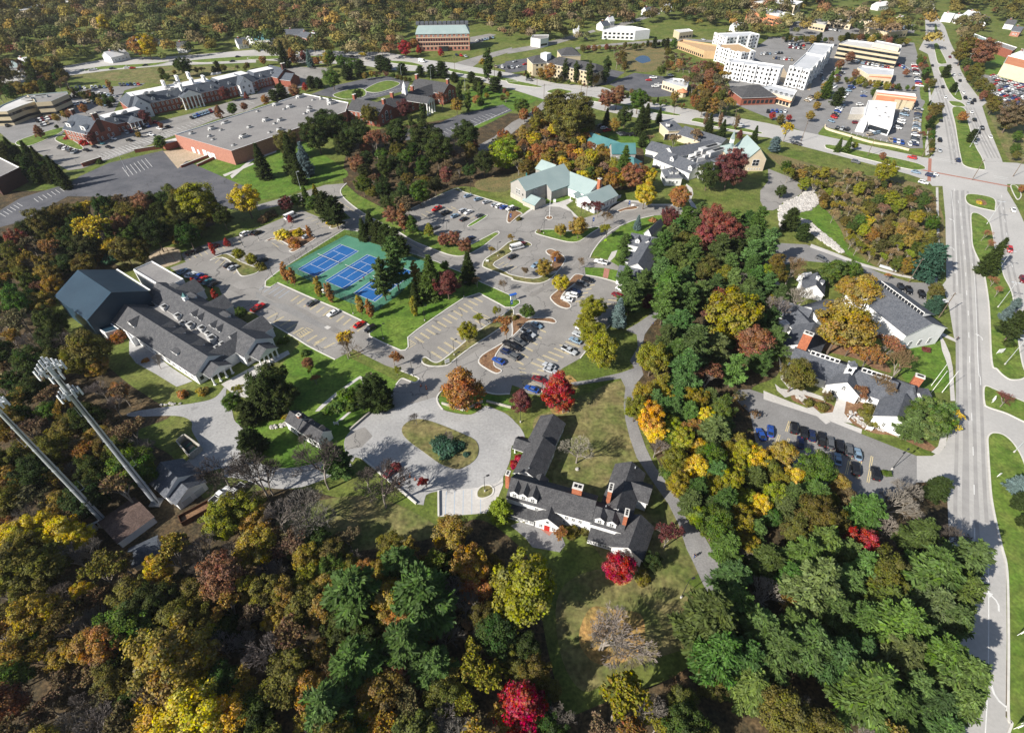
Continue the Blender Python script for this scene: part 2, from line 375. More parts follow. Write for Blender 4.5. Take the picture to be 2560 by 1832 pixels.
# --- the wide divided road and its turnarounds
road = gsheet('road', Z_PAVE, 'road_concrete',
    '03', [(1420, -60), (1375, 110), (1388, 200), (1390, 330), (1330, 440), (1410, 480), (1455, 640), (1480, 760), (1420, 890), (1530, 940), (1545, 1050), (1480, 1110), (1475, 1340), (1400, 1420), (1400, 1590)],
    '13', [(1450, 20), (1540, 20), (1565, 300), (1570, 600), (1572, 850), (1540, 890), (1560, 960), (1600, 1100), (1640, 1350), (1665, 1400), (1670, 1624)],
    '23', [(1672, 330), (1600, 560), (1560, 700), (1450, 775), (1310, 775), (1310, 1010), (1560, 1000), (1580, 1120), (1590, 1350), (1600, 1624)],
    '33', [(1650, 1000), (1640, 1700), (2160, 1700), (2140, 1624), (2130, 1510), (2095, 1480), (2105, 800), (2100, 200), (2070, 0)],
    '23', [(2050, 1560), (2000, 1350), (1960, 1130), (2700, 1130), (2700, -300)],
    '13', [(2700, 700), (2259, 340), (2200, 210), (2110, 60), (2110, -60)],
    '03', [(2060, 1400), (1950, 1130), (1890, 940), (1960, 880), (1850, 850), (1760, 730), (1700, 620), (1670, 500), (1610, 380), (1560, 240), (1490, 150), (1440, -60)])
gsheet('cross_road', Z_PAVE - .004, 'road_concrete',
    '00', [(-200, 700), (540, 590), (960, 520), (1540, 500), (2259, 440)],
    '01', [(420, 440), (880, 460), (1130, 460), (1500, 530), (1760, 560), (1900, 590), (2259, 650)],
    '02', [(400, 740), (800, 770), (1200, 900), (1600, 970), (2259, 1090)],
    '03', [(300, 1160), (440, 1190), (900, 1290), (1370, 1390), (1450, 1400), (2200, 1440), (2500, 1500), (2500, 1640), (1420, 1600), (1240, 1540), (600, 1370), (0, 1215)],
    '02', [(2200, 1210), (1500, 1090), (1140, 1050), (760, 970), (560, 910), (280, 880), (0, 790)],
    '01', [(2259, 790), (1640, 640), (1170, 620), (900, 570), (430, 560), (0, 530)],
    '00', [(2259, 555), (1500, 580), (1000, 620), (600, 670), (-200, 790)])
def median(fr, pts, sm=True, mt='verge_grass'):
    p = GP(fr, pts); return island('median', smooth(p) if sm else p, mt)
for fr, pts in [('03', [(1468, 215), (1490, 230), (1500, 300), (1470, 300)]), ('03', [(1462, 395), (1500, 390), (1525, 450), (1575, 550), (1560, 565), (1500, 560), (1475, 470)]),
    ('03', [(1502, 600), (1575, 598), (1640, 700), (1680, 780), (1716, 875), (1690, 890), (1640, 865), (1585, 790), (1545, 700)]),
    ('03', [(1600, 895), (1690, 903), (1738, 935), (1720, 945), (1640, 938), (1605, 915)]),
    ('03', [(1625, 955), (1735, 965), (1770, 1100), (1825, 1280), (1885, 1390), (1915, 1480), (1890, 1500), (1735, 1465), (1695, 1370), (1650, 1100)]),
    ('13', [(1762, 92), (1985, 128), (2003, 225), (1985, 238), (1770, 180)]),
    ('23', [(1908, 165), (2000, 190), (2100, 235), (2259, 300), (2420, 400), (2400, 520), (2259, 475), (2100, 400), (1950, 350), (1908, 310)])]:
    median(fr, pts)
island('median', smooth(mixed('13', [(1790, 275), (1835, 258), (1900, 290), (1955, 345), (1985, 460), (2005, 580), (2050, 630), (2075, 800), (2150, 960), (2185, 1200), (2225, 1500), (2259, 1640)],
    '23', [(2290, 40), (2250, 95), (2150, 105), (2080, 70), (2020, 10)], '13', [(1972, 1560), (1950, 1100), (1918, 860), (1890, 740), (1808, 560), (1795, 420)])))
island('median', smooth(mixed('23', [(1935, 625), (1950, 590), (1990, 572), (2070, 588), (2150, 650), (2225, 760), (2290, 900), (2400, 1000), (2700, 1200)], '33', [(2700, 1700), (2155, 1700), (2150, 1530), (2118, 1460), (2120, 800), (2108, 200)],
    '23', [(2060, 1570), (2008, 1350), (1968, 1130), (1950, 900), (1938, 700)])))
for fr, pts in [('00', [(700, 630), (900, 590), (1330, 562), (1500, 545), (1330, 585), (960, 612)]), ('00', [(1700, 535), (2259, 495), (2259, 525), (1800, 555)]),
    ('01', [(-50, 505), (180, 495), (300, 510), (150, 525), (-50, 530)]), ('01', [(420, 500), (620, 498), (900, 520), (880, 535), (620, 530)]), ('01', [(1180, 540), (1350, 550), (1470, 580), (1440, 588), (1200, 560)]),
    ('01', [(1690, 605), (1900, 640), (2259, 700), (2259, 725), (1850, 660), (1700, 628)]), ('02', [(-40, 705), (130, 735), (265, 768), (200, 772), (0, 745), (-40, 730)]),
    ('02', [(310, 808), (400, 785), (480, 798), (530, 812), (440, 838), (340, 825)]), ('02', [(600, 850), (720, 860), (900, 905), (1200, 955), (1480, 1015), (1420, 1022), (1200, 990), (900, 930), (640, 880)]),
    ('02', [(1580, 1068), (1640, 1042), (1850, 1090), (2180, 1165), (2160, 1182), (1850, 1130), (1640, 1082)]),
    ('03', [(505, 1300), (545, 1280), (900, 1350), (1280, 1435), (1385, 1478), (1360, 1500), (1240, 1495), (900, 1415), (560, 1325)]), ('13', [(2140, 20), (2190, 20), (2230, 90), (2220, 130), (2190, 130)])]:
    median(fr, pts)
sheet('planting_bed', smooth(GP('13', [(1830, 150), (1860, 135), (1910, 150), (1930, 180), (1900, 192), (1850, 180)])), .2, 'mulch')
# lane lines and tyre-dark lanes on the concrete
for pts in [[('13', 1640, 60), ('13', 1648, 300), ('13', 1655, 600), ('13', 1664, 800), ('13', 1668, 960)], [('13', 1690, 1060), ('13', 1700, 1624), ('23', 1700, 600), ('23', 1690, 1200), ('23', 1700, 1500)],
            [('13', 1690, 60), ('13', 1703, 300), ('13', 1745, 800), ('13', 1773, 1300), ('23', 1770, 0), ('23', 1785, 500), ('23', 1795, 1000), ('23', 1800, 1350), ('33', 1850, 200)],
            [('13', 1742, 60), ('13', 1755, 300), ('13', 1795, 700), ('13', 1825, 1300), ('23', 1840, 0), ('23', 1855, 500), ('23', 1870, 1000), ('23', 1890, 1350)],
            [('03', 1470, 700), ('03', 1560, 1000), ('03', 1600, 1200), ('03', 1640, 1450)], [('03', 1500, 700), ('03', 1590, 1000), ('03', 1640, 1200), ('03', 1680, 1450)],
            [('03', 1760, 950), ('03', 1840, 1150), ('03', 1960, 1400)], [('03', 1800, 950), ('03', 1890, 1150), ('03', 2020, 1400)], [('13', 2050, 140), ('13', 2110, 600), ('13', 2200, 1000)]]:
    p = smooth([G(a, (b, c)) for a, b, c in pts], False)
    for off in (-.95, .95): strip('tyre_track', p, .9, Z_PAVE + .008, 'tyre_wear', road, off=off)
lw = MB()
def line_ribbon(mb, pts, w, z=Z_LINE):
    a = offset_line(pts, w/2, False); b = offset_line(pts, -w/2, False)
    for i in range(len(pts)-1): mb.poly([(*b[i], z), (*b[i+1], z), (*a[i+1], z), (*a[i], z)])
def along(pts, step):
    """evenly spaced points on a polyline"""
    out = []; d = 0.0; nxt = 0.0
    for a, b in zip(pts[:-1], pts[1:]):
        L = (b-a).length
        while nxt <= d + L: out.append(a + (b-a)*((nxt-d)/max(L, 1e-6))); nxt += step
        d += L
    return out
def dashes(mb, pts, w=.2, on=3.81, period=15.24, start=0.0):
    ps = along(smooth(pts, False, 8), .6)
    k = int(on/.6); per = int(period/.6); s = int(start/.6)
    for i in range(s, len(ps)-k-1, per): line_ribbon(mb, ps[i:i+k+1], w)
dashes(lw, [G('13', p) for p in [(1640, 40), (1690, 200), (1712, 400), (1737, 640), (1750, 925), (1764, 1100), (1770, 1280), (1775, 1490)]] + [G('23', p) for p in [(1785, 90), (1793, 340), (1805, 620), (1815, 960), (1822, 1310)]] + [G('33', p) for p in [(1820, 80), (1815, 500)]], .22)
line_ribbon(lw, smooth([G('13', p) for p in [(1615, 60), (1640, 300), (1660, 620), (1668, 900)]], False), .18)
line_ribbon(lw, smooth([G('13', p) for p in [(1800, 700), (1820, 820), (1835, 1100), (1855, 1624)]] + [G('23', p) for p in [(1872, 80), (1876, 150)]], False), .2)
line_ribbon(lw, smooth([G('33', p) for p in [(1940, 60), (1945, 400), (1945, 800), (1938, 1200), (1915, 1640)]], False), .2)
dashes(lw, [G('13', p) for p in [(2060, 100), (2130, 600), (2230, 1050)]]); dashes(lw, [G('03', p) for p in [(1780, 950), (1860, 1150), (1990, 1400)]]); dashes(lw, [G('03', p) for p in [(1485, 700), (1575, 1000), (1620, 1200), (1660, 1450)]])
dashes(lw, [G('03', p) for p in [(1445, 520), (1485, 680)]]); dashes(lw, [G('03', p) for p in [(1620, 560), (1690, 740), (1790, 950)]])
dashes(lw, [G('02', p) for p in [(0, 690), (400, 770), (800, 830), (1200, 930), (1700, 1020), (2259, 1120)]]); dashes(lw, [G('02', p) for p in [(0, 770), (600, 890), (1000, 980), (1500, 1065), (2259, 1215)]])
dashes(lw, [G('03', p) for p in [(400, 1220), (800, 1310), (1300, 1420)]]); dashes(lw, [G('03', p) for p in [(200, 1240), (700, 1390), (1200, 1500)]])
lw.build('lane_marking', 'white_line', road)
def turn_arrow(fr, p, p2, s=1.0):
    """left-turn arrow: shaft with a hooked head"""
    a, b = G(fr, p), G(fr, p2); d = (b-a).normalized(); n = Vector((-d.y, d.x, 0)); mb = MB(); z = Vector((0, 0, Z_LINE + .004))
    c = [a, a + d*1.2*s, a + d*2.0*s + n*.35*s, a + d*2.5*s + n*1.0*s]
    line_ribbon(mb, c, .28*s, Z_LINE + .004)
    t = (n*.8 + d*.35).normalized(); u = Vector((-t.y, t.x, 0)); e = c[-1]
    mb.poly([e - u*.6*s + z, e + t*1.2*s + z, e + u*.6*s + z]); mb.build('turn_arrow', 'white_line', road)
turn_arrow('33', (2035, 550), (2030, 400), 1.3); turn_arrow('33', (1965, 1190), (2000, 1300), 1.5)
turn_arrow('13', (1640, 340), (1630, 200)); turn_arrow('13', (1650, 790), (1645, 650)); turn_arrow('13', (1890, 1380), (1880, 1250)); turn_arrow('13', (1640, 590), (1635, 450))
for a, b in (((1350, 1500), (2200, 1660)), ((1430, 1400), (1420, 1600))): strip('crossing_band', [G('03', a), G('03', b)], 1.6, Z_PAVE + .012, 'brick_pink', road)
xw = MB()
for (a, b) in (((1720, 1470), (1930, 1520)), ((1445, 1395), (1700, 1440)), ((1990, 1560), (2120, 1580))):
    p, q_ = G('03', a), G('03', b)
    for off in (-1.2, 1.2): line_ribbon(xw, [Vector((*v, 0)) for v in offset_line([p, q_], off, False)], .3)
xw.build('crossing_line', 'white_line', road)

# --- campus car parks and drives: one paved apron with kerbed islands standing in it
campus = gsheet('car_park', Z_PAVE, 'asphalt',
    '10', [(1570, 785), (1500, 740), (1640, 690), (1600, 620), (1620, 600), (1830, 530), (2150, 450)],
    '11', [(0, 400), (240, 300), (400, 230), (500, 270), (640, 330), (700, 360), (770, 320), (840, 305), (780, 250), (700, 165), (620, 130), (400, 150), (20, 235), (0, 190), (390, 80), (610, 10), (800, -5), (745, 55), (765, 110), (850, 190), (1000, 290), (1330, 240), (1740, 50), (1840, 75), (2220, 190)],
    '12', [(20, 240), (80, 285), (180, 220), (300, 192), (420, 197), (510, 237), (550, 290), (600, 312), (760, 265), (860, 180), (950, 152), (1080, 160), (1240, 190), (1420, 190), (1560, 230), (1700, 240), (1660, 265), (1500, 268), (1250, 280), (1080, 322), (930, 385), (810, 472), (720, 585), (685, 655), (840, 668), (940, 725), (940, 765), (820, 742), (640, 735), (650, 805), (790, 830), (960, 880), (1000, 1000), (900, 1120), (870, 1240), (740, 1380), (640, 1490), (600, 1540), (450, 1624)],
    '22', [(330, 95), (300, 170), (240, 240), (140, 225), (60, 170), (0, 150)],
    '21', [(2240, 228), (2120, 232), (2000, 205), (1900, 152), (1720, 150), (1640, 200), (1595, 262), (1400, 310), (1180, 375), (1195, 220), (1235, 150), (1285, 95), (1345, 112), (1400, 130), (1430, 110), (1420, 80), (1240, 10)],
    '11', [(1140, 1600), (860, 1460), (700, 1550), (480, 1440), (350, 1360), (130, 1230), (40, 1180)],
    '10', [(2259, 1150), (2060, 1085), (1970, 1000), (1930, 910), (1760, 885)])
sheet('drive_loop', smooth(mixed('21', [(1170, 372), (1300, 335), (1420, 305), (1597, 258), (1610, 320), (1650, 368), (1780, 402), (1900, 410), (1990, 362), (2035, 335), (2130, 370), (2200, 400), (2262, 450)],
    '22', [(30, 480), (70, 520), (112, 600), (92, 640), (0, 685)], '21', [(2245, 800), (2185, 950), (2125, 1020), (1960, 1060), (1620, 1085), (1500, 1120), (1420, 1200), (930, 800), (850, 830), (790, 740), (780, 640), (830, 560), (940, 440), (1010, 400)]), True, 3), Z_PAVE + .006, 'gravel_drive')
for fr, pts, w in (('11', [(560, 60), (720, 120), (850, 250), (1050, 380), (1300, 500), (1600, 640), (1900, 760), (2200, 900)], 2.4), ('12', [(100, 950), (330, 820), (520, 690), (700, 500), (860, 370), (1050, 280), (1300, 230)], 2.6), ('12', [(160, 990), (400, 850), (580, 710), (760, 510), (930, 380)], 2.2), ('11', [(100, 980), (400, 1120), (700, 1290), (1000, 1440), (1300, 1560)], 2.4), ('11', [(1700, 1600), (1950, 1440), (2230, 1250)], 2.2), ('10', [(1680, 720), (1950, 870), (2200, 1000)], 2.4)):
    strip('worn_lane', smooth(GP(fr, pts), False), w, Z_PAVE + .004, 'asphalt_worn', campus)
sheet('drive_patch', mixed('21', [(780, 640), (830, 565), (960, 520), (1030, 600), (930, 700), (800, 720)]), Z_PAVE + .012, 'asphalt')
sheet('accessible_bays', mixed('21', [(1615, 1085), (1960, 1055), (2130, 1015), (2060, 1200), (2030, 1280), (1615, 1312)]), Z_PAVE + .012, 'concrete')
gsheet('service_drive', Z_PAVE + .004, 'gravel_drive', 'N', [(2150, 730), (2110, 770), (1950, 835), (1700, 890), (1500, 892), (1340, 850), (1220, 790), (1170, 720), (1150, 560), (1160, 480), (1060, 400), (1030, 300), (1000, 200), (960, 100), (980, -20), (850, 140), (640, 200), (350, 240), (0, 290), (-100, 330), (0, 350), (430, 340), (590, 400), (600, 500), (690, 660), (700, 720), (540, 830), (680, 950), (920, 900), (950, 990), (1100, 1010), (1430, 1110), (1700, 1110), (1900, 1060), (2200, 930), (2300, 860)], sm=True)
gsheet('school_forecourt', Z_PAVE + .008, 'concrete', 'S', [(830, 1520), (960, 1440), (1180, 1320), (1350, 1230), (1540, 1150), (1732, 1060), (1760, 1110), (1540, 1240), (1430, 1330), (1350, 1430), (1400, 1560), (1430, 1640), (1360, 1760), (1000, 1660), (880, 1560)])
gsheet('patio', Z_PAVE, 'gravel_drive', '10', [(1140, 1380), (1300, 1330), (1420, 1400), (1350, 1490), (1520, 1624), (1700, 1740), (1560, 1790), (1380, 1680), (1200, 1580), (1140, 1500)])
gsheet('mud_yard', Z_PAVE - .01, 'leaf_litter', '20', [(1300, 1180), (1500, 1230), (1700, 1180), (1900, 1120), (2050, 1050), (2150, 1100), (1950, 1250), (1700, 1400), (1350, 1420), (1200, 1300)])
# kerbs along the outer edges
def kerb_run(parent, *segs):
    strip('kerb', smooth(mixed(*segs), False), .42, .03, 'kerb_concrete', parent, h=.16)
kerb_run(campus, '11', [(800, -5), (748, 55), (765, 110), (850, 190), (1000, 290), (1250, 420), (1400, 510), (1560, 575), (1700, 625), (1790, 640), (1870, 625), (1990, 560), (2100, 475), (2145, 440), (2125, 422), (2010, 480), (1890, 540)])
kerb_run(campus, '12', [(1250, 280), (1080, 322), (930, 385), (810, 472), (720, 585), (685, 655)])
kerb_run(campus, '12', [(650, 805), (790, 830), (960, 880)]); kerb_run(campus, '12', [(870, 1240), (740, 1380), (640, 1490), (600, 1540)])
kerb_run(campus, '11', [(40, 1180), (130, 1230), (350, 1360), (480, 1440), (700, 1550)])
kerb_run(campus, '21', [(1240, 10), (1420, 80), (1432, 110), (1400, 130), (1345, 112), (1285, 95), (1235, 150)])
kerb_run(campus, '21', [(2240, 228), (2120, 232), (2000, 205)]); kerb_run(campus, '21', [(1900, 152), (1720, 150), (1640, 200), (1597, 262), (1612, 320), (1650, 368)])
kerb_run(campus, '11', [(1330, 240), (1740, 50), (1840, 75), (2220, 190)])

island('tennis_verge', mixed('11', [(780, 405), (860, 415), (960, 430), (1150, 520), (1330, 600), (1600, 690), (1720, 745), (1860, 800), (1990, 870), (2259, 990)], '12', [(30, 1015), (65, 1030), (70, 1055), (20, 1090)], '11', [(2200, 1090), (2130, 1050), (1970, 965), (1830, 1010), (1700, 1095), (1560, 1190), (1420, 1290), (1340, 1355), (1345, 1440), (1320, 1465), (1280, 1470), (1140, 1410), (1005, 1345), (1000, 1320), (1050, 1280), (950, 1215), (700, 1095), (440, 985), (190, 872), (130, 912), (82, 905), (85, 860), (200, 770), (500, 580)]), 'lawn')
grass_n = island('planted_verge', mixed('11', [(752, 60), (800, 10), (900, 100), (1150, 230), (1330, 245), (1270, 330), (1400, 400), (1560, 440), (1700, 500), (1880, 545), (2100, 428), (2140, 440), (1990, 555), (1870, 620), (1790, 635), (1700, 620), (1560, 570), (1400, 505), (1250, 415), (1000, 285), (850, 185), (765, 105)]), 'verge_grass', kerb=False)
for nm, mt, segs in [
    ('island', 'lawn_dry', ('11', [(1460, 1545), (1500, 1532), (1560, 1570), (1620, 1570), (1740, 1480), (1960, 1300), (2150, 1180), (2259, 1100), (2259, 1190), (2100, 1310), (1900, 1440), (1760, 1545), (1690, 1600), (1560, 1610), (1480, 1588)])),
    ('island', 'mulch', ('11', [(1965, 1575), (2000, 1510), (2150, 1420), (2259, 1345)], '12', [(0, 1190), (60, 1150), (130, 1185), (330, 1182), (388, 1212), (370, 1230), (290, 1216), (150, 1212), (80, 1275), (0, 1352)], '11', [(2200, 1400), (2120, 1500), (2100, 1600)], '21', [(2165, 20), (2150, 42), (2110, 46), (2030, 5)])),
    ('island', 'lawn_dry', ('10', [(1855, 678), (1900, 650), (2000, 618), (2130, 690), (2259, 740)], '11', [(30, 760), (0, 790)], '10', [(2160, 815), (2112, 797), (2050, 700), (1960, 650)])),
    ('island', 'mulch', ('11', [(80, 512), (130, 482), (200, 470), (300, 410), (420, 400), (500, 460), (530, 480), (420, 552), (340, 600), (296, 592), (320, 562), (190, 492)])),
    ('island', 'lawn_dry', ('11', [(650, 388), (690, 350), (770, 330), (790, 345), (700, 392)])),
    ('island', 'lawn', ('12', [(205, 430), (240, 408), (380, 405), (500, 420), (620, 400), (750, 380), (765, 395), (700, 435), (600, 505), (510, 515), (400, 492), (250, 452)])),
    ('island', 'lawn_dry', ('12', [(175, 545), (130, 512), (0, 502)], '11', [(2140, 590), (2030, 660), (2000, 715), (2030, 745), (2259, 832)], '12', [(0, 848), (200, 880), (320, 852), (400, 772), (300, 802), (190, 837), (0, 806)], '11', [(2200, 775), (2092, 715), (2180, 650), (2259, 600)], '12', [(0, 555), (90, 558)])),
    ('island', 'mulch', ('12', [(300, 592), (350, 578), (430, 620), (470, 660), (455, 702), (402, 770), (325, 800), (350, 705), (370, 650), (320, 622)])),
    ('island', 'lawn', ('11', [(1872, 366), (2010, 282), (2036, 290), (1905, 372)])),
    ('island', 'mulch', ('12', [(0, 332), (60, 280), (90, 268), (60, 247), (-20, 232), (-45, 325), (-20, 345)])),
    ('island', 'mulch', ('12', [(640, 820), (560, 800), (500, 860), (400, 942), (345, 990), (345, 1020), (400, 1072), (480, 1100), (520, 1085), (500, 1052), (432, 1015), (470, 950), (550, 885)])),
    ('island', 'mulch', ('12', [(930, 240), (960, 225), (1050, 200), (1110, 205), (1090, 225), (1000, 235), (960, 250)])),
    ('island', 'mulch', ('12', [(296, 300), (312, 287), (345, 287), (360, 300), (345, 315), (312, 315)])),
    ('drive_island', 'lawn_dry', ('21', [(1290, 570), (1305, 505), (1390, 456), (1500, 460), (1650, 510), (1800, 572), (1930, 635), (1965, 715), (1940, 800), (1850, 870), (1760, 890), (1620, 840), (1480, 740), (1350, 645)])),
    ('island', 'lawn_dry', ('21', [(1950, 1090), (1990, 1045), (2060, 1035), (2095, 1070), (2080, 1120), (2010, 1150), (1955, 1140)]))]:
    p = mixed(*segs); island(nm, smooth(p, True, 3), mt, kerb=nm != 'drive_island')
sheet('lawn', smooth(mixed('21', [(1615, 265), (1660, 200), (1750, 162), (1900, 172), (2000, 222), (2120, 245), (2245, 245), (2259, 350), (2200, 380), (2130, 360), (2040, 328), (1985, 352), (1900, 402), (1780, 395), (1660, 360), (1620, 318)])), .06, 'lawn')
# footways
for mt, segs in [
    ('path_asphalt', ('22', [(1000, 170), (985, 330), (1000, 460), (1040, 620), (1100, 790), (1240, 1000), (1380, 1200), (1470, 1380)], '32', [(1540, 0), (1600, 120), (1680, 300), (1760, 450), (1900, 520), (2000, 420), (1940, 320), (1860, 150), (1760, 0)], '22', [(1700, 1490), (1570, 1360), (1480, 1170), (1370, 1020), (1250, 850), (1180, 700), (1110, 500), (1095, 300), (1095, 130)])),
    ('path_asphalt', ('22', [(510, 130), (700, 102), (960, 42), (1080, 0)], '12', [(1040, 1560), (1110, 1440), (1100, 1330), (1000, 1290), (1100, 1235), (1180, 1180), (1320, 1085), (1365, 1110), (1240, 1230), (1170, 1330), (1150, 1440), (1130, 1570)], '22', [(1160, 60), (1095, 140), (1000, 172), (960, 92), (700, 132), (560, 156)])),
    ('asphalt', ('11', [(1035, 1150), (1110, 1140), (1240, 1290), (1340, 1375), (1300, 1405), (1190, 1300)])),
    ('concrete', ('12', [(0, 350), (100, 265), (180, 205), (300, 178), (420, 160), (510, 130), (540, 150), (475, 190), (530, 240), (590, 300), (570, 325), (520, 245), (420, 205), (300, 198), (180, 228), (80, 295)])),
    ('concrete', ('12', [(880, 600), (930, 585), (910, 640), (860, 690), (845, 668)])), ('brick_pink', ('12', [(815, 742), (862, 755), (845, 835), (800, 825)])),
    ('concrete', ('12', [(1540, 0), (1590, 40), (1600, 90), (1580, 140), (1620, 190), (1700, 225), (1680, 240), (1580, 200), (1555, 140), (1575, 80), (1530, 20)])),
    ('concrete', ('12', [(820, 250), (900, 180), (1000, 140), (1120, 150), (1240, 178), (1420, 178), (1420, 192), (1240, 192), (1080, 162), (950, 154), (870, 185)])),
    ('concrete', ('21', [(2130, 1015), (2180, 960), (2180, 1030), (2090, 1260), (2030, 1285), (2060, 1195)])),
    ('concrete', ('21', [(520, 385), (560, 340), (700, 220), (900, 80), (920, 70), (1010, 125), (990, 130), (915, 95), (740, 220), (560, 380)])), ('concrete', ('21', [(710, 475), (730, 460), (930, 290), (950, 275), (960, 285), (760, 460)])),
    ('concrete', ('A', [(1725, 790), (1745, 835), (1770, 860), (1800, 900), (1840, 935), (1830, 940), (1790, 905), (1755, 870), (1730, 840)])),
    ('concrete', ('13', [(1480, 30), (1502, 30), (1515, 600), (1492, 872), (1470, 862), (1492, 590)])), ('concrete', ('13', [(1510, 1310), (1560, 1395), (1605, 1500), (1630, 1624)], '23', [(1650, 290), (1610, 290), (1595, 20)], '13', [(1570, 1560), (1535, 1470)])),
    ('concrete', ('13', [(1510, 1300), (1660, 1372), (1660, 1398), (1530, 1340)])), ('concrete', ('13', [(20, 700), (60, 720), (90, 860), (150, 960), (80, 980), (50, 880)])),
    ('concrete', ('13', [(380, 530), (600, 612), (800, 692), (1140, 792), (1480, 862), (1490, 882), (1140, 812), (780, 712), (590, 640), (370, 560)])),
    ('concrete', ('23', [(-40, 200), (200, 300), (470, 402), (830, 540), (822, 580), (470, 438), (-40, 275)])), ('concrete', ('23', [(600, 190), (705, 200), (672, 400), (745, 490), (640, 472), (470, 402), (570, 390), (602, 290)])),
    ('concrete', ('23', [(60, 140), (110, 180), (200, 195), (320, 195), (505, 262), (490, 288), (290, 228), (215, 240), (150, 262), (80, 200)])),
    ('concrete', ('23', [(1440, 740), (1500, 690), (1530, 560), (1580, 570), (1570, 680), (1500, 770)])),
    ('concrete', ('03', [(1400, 660), (1440, 850), (1420, 960), (1440, 1080), (1410, 1180), (1420, 1360), (1390, 1380), (1380, 1180), (1410, 1080), (1395, 960), (1410, 850), (1380, 670)])),
    ('concrete', ('01', [(-20, 1395), (180, 1330), (180, 1345), (-20, 1420)])), ('concrete', ('00', [(1965, 1545), (2230, 1440), (2245, 1450), (1985, 1560)])),
    ('concrete', ('A', [(510, 390), (560, 350), (563, 354), (514, 396)]))]:
    gsheet('footpath', Z_PAVE + .018, mt, *segs)
bank = gsheet('terrace', Z_PAVE, 'path_asphalt', '22', [(-10, 1390), (100, 1340), (280, 1360), (300, 1400), (440, 1480), (470, 1560), (420, 1624), (180, 1580), (120, 1500)])
gsheet('terrace', Z_PAVE + .01, 'brick_pink', '22', [(280, 1330), (420, 1350), (400, 1400), (330, 1480), (250, 1420)])
# church car park and lane on the right
church_lot = gsheet('car_park', Z_PAVE, 'asphalt_mid', '22', [(1950, 255), (2000, 192), (2100, 188), (2259, 240)], '23', [(0, 285), (470, 432), (820, 580), (1312, 775), (1312, 1012), (1100, 1150), (800, 1250), (300, 1000), (0, 820)], '22', [(2150, 650), (2100, 400)])
gsheet('church_lane', Z_PAVE, 'asphalt_mid', '12', [(2150, 560), (2259, 520)], '13', [(60, 520), (340, 535), (600, 640), (800, 705), (1000, 790), (1250, 868), (1490, 875), (1545, 900), (1560, 962), (1400, 955), (1395, 1085), (1010, 905), (960, 830), (800, 765), (540, 700), (330, 680), (100, 720), (0, 700)], '12', [(2140, 640)])
gsheet('turning_circle', Z_PAVE, 'asphalt', '12', [(2190, 60), (2259, -20)], '03', [(0, 1490), (180, 1560), (290, 1620)], '13', [(320, 0), (335, 60), (250, 112), (130, 165), (90, 215), (40, 235)], '12', [(2230, 230), (2190, 150)])
gsheet('church_bed', Z_LAWN, 'mulch', '23', [(205, 240), (290, 225), (420, 270), (560, 320), (590, 370), (540, 400), (440, 375), (300, 320), (220, 285)], sm=True)
gsheet('church_bed', Z_LAWN, 'mulch', 'W', [(650, 1160), (800, 1190), (1000, 1290), (1040, 1450), (1300, 1580), (1480, 1700), (1400, 1720), (1100, 1590), (900, 1560), (700, 1470), (620, 1380), (630, 1290)], sm=True)
gsheet('church_bed', Z_LAWN, 'mulch', 'W', [(350, 700), (560, 720), (900, 780), (1000, 900), (1060, 1000), (900, 960), (760, 880), (560, 830), (400, 790)], sm=True)
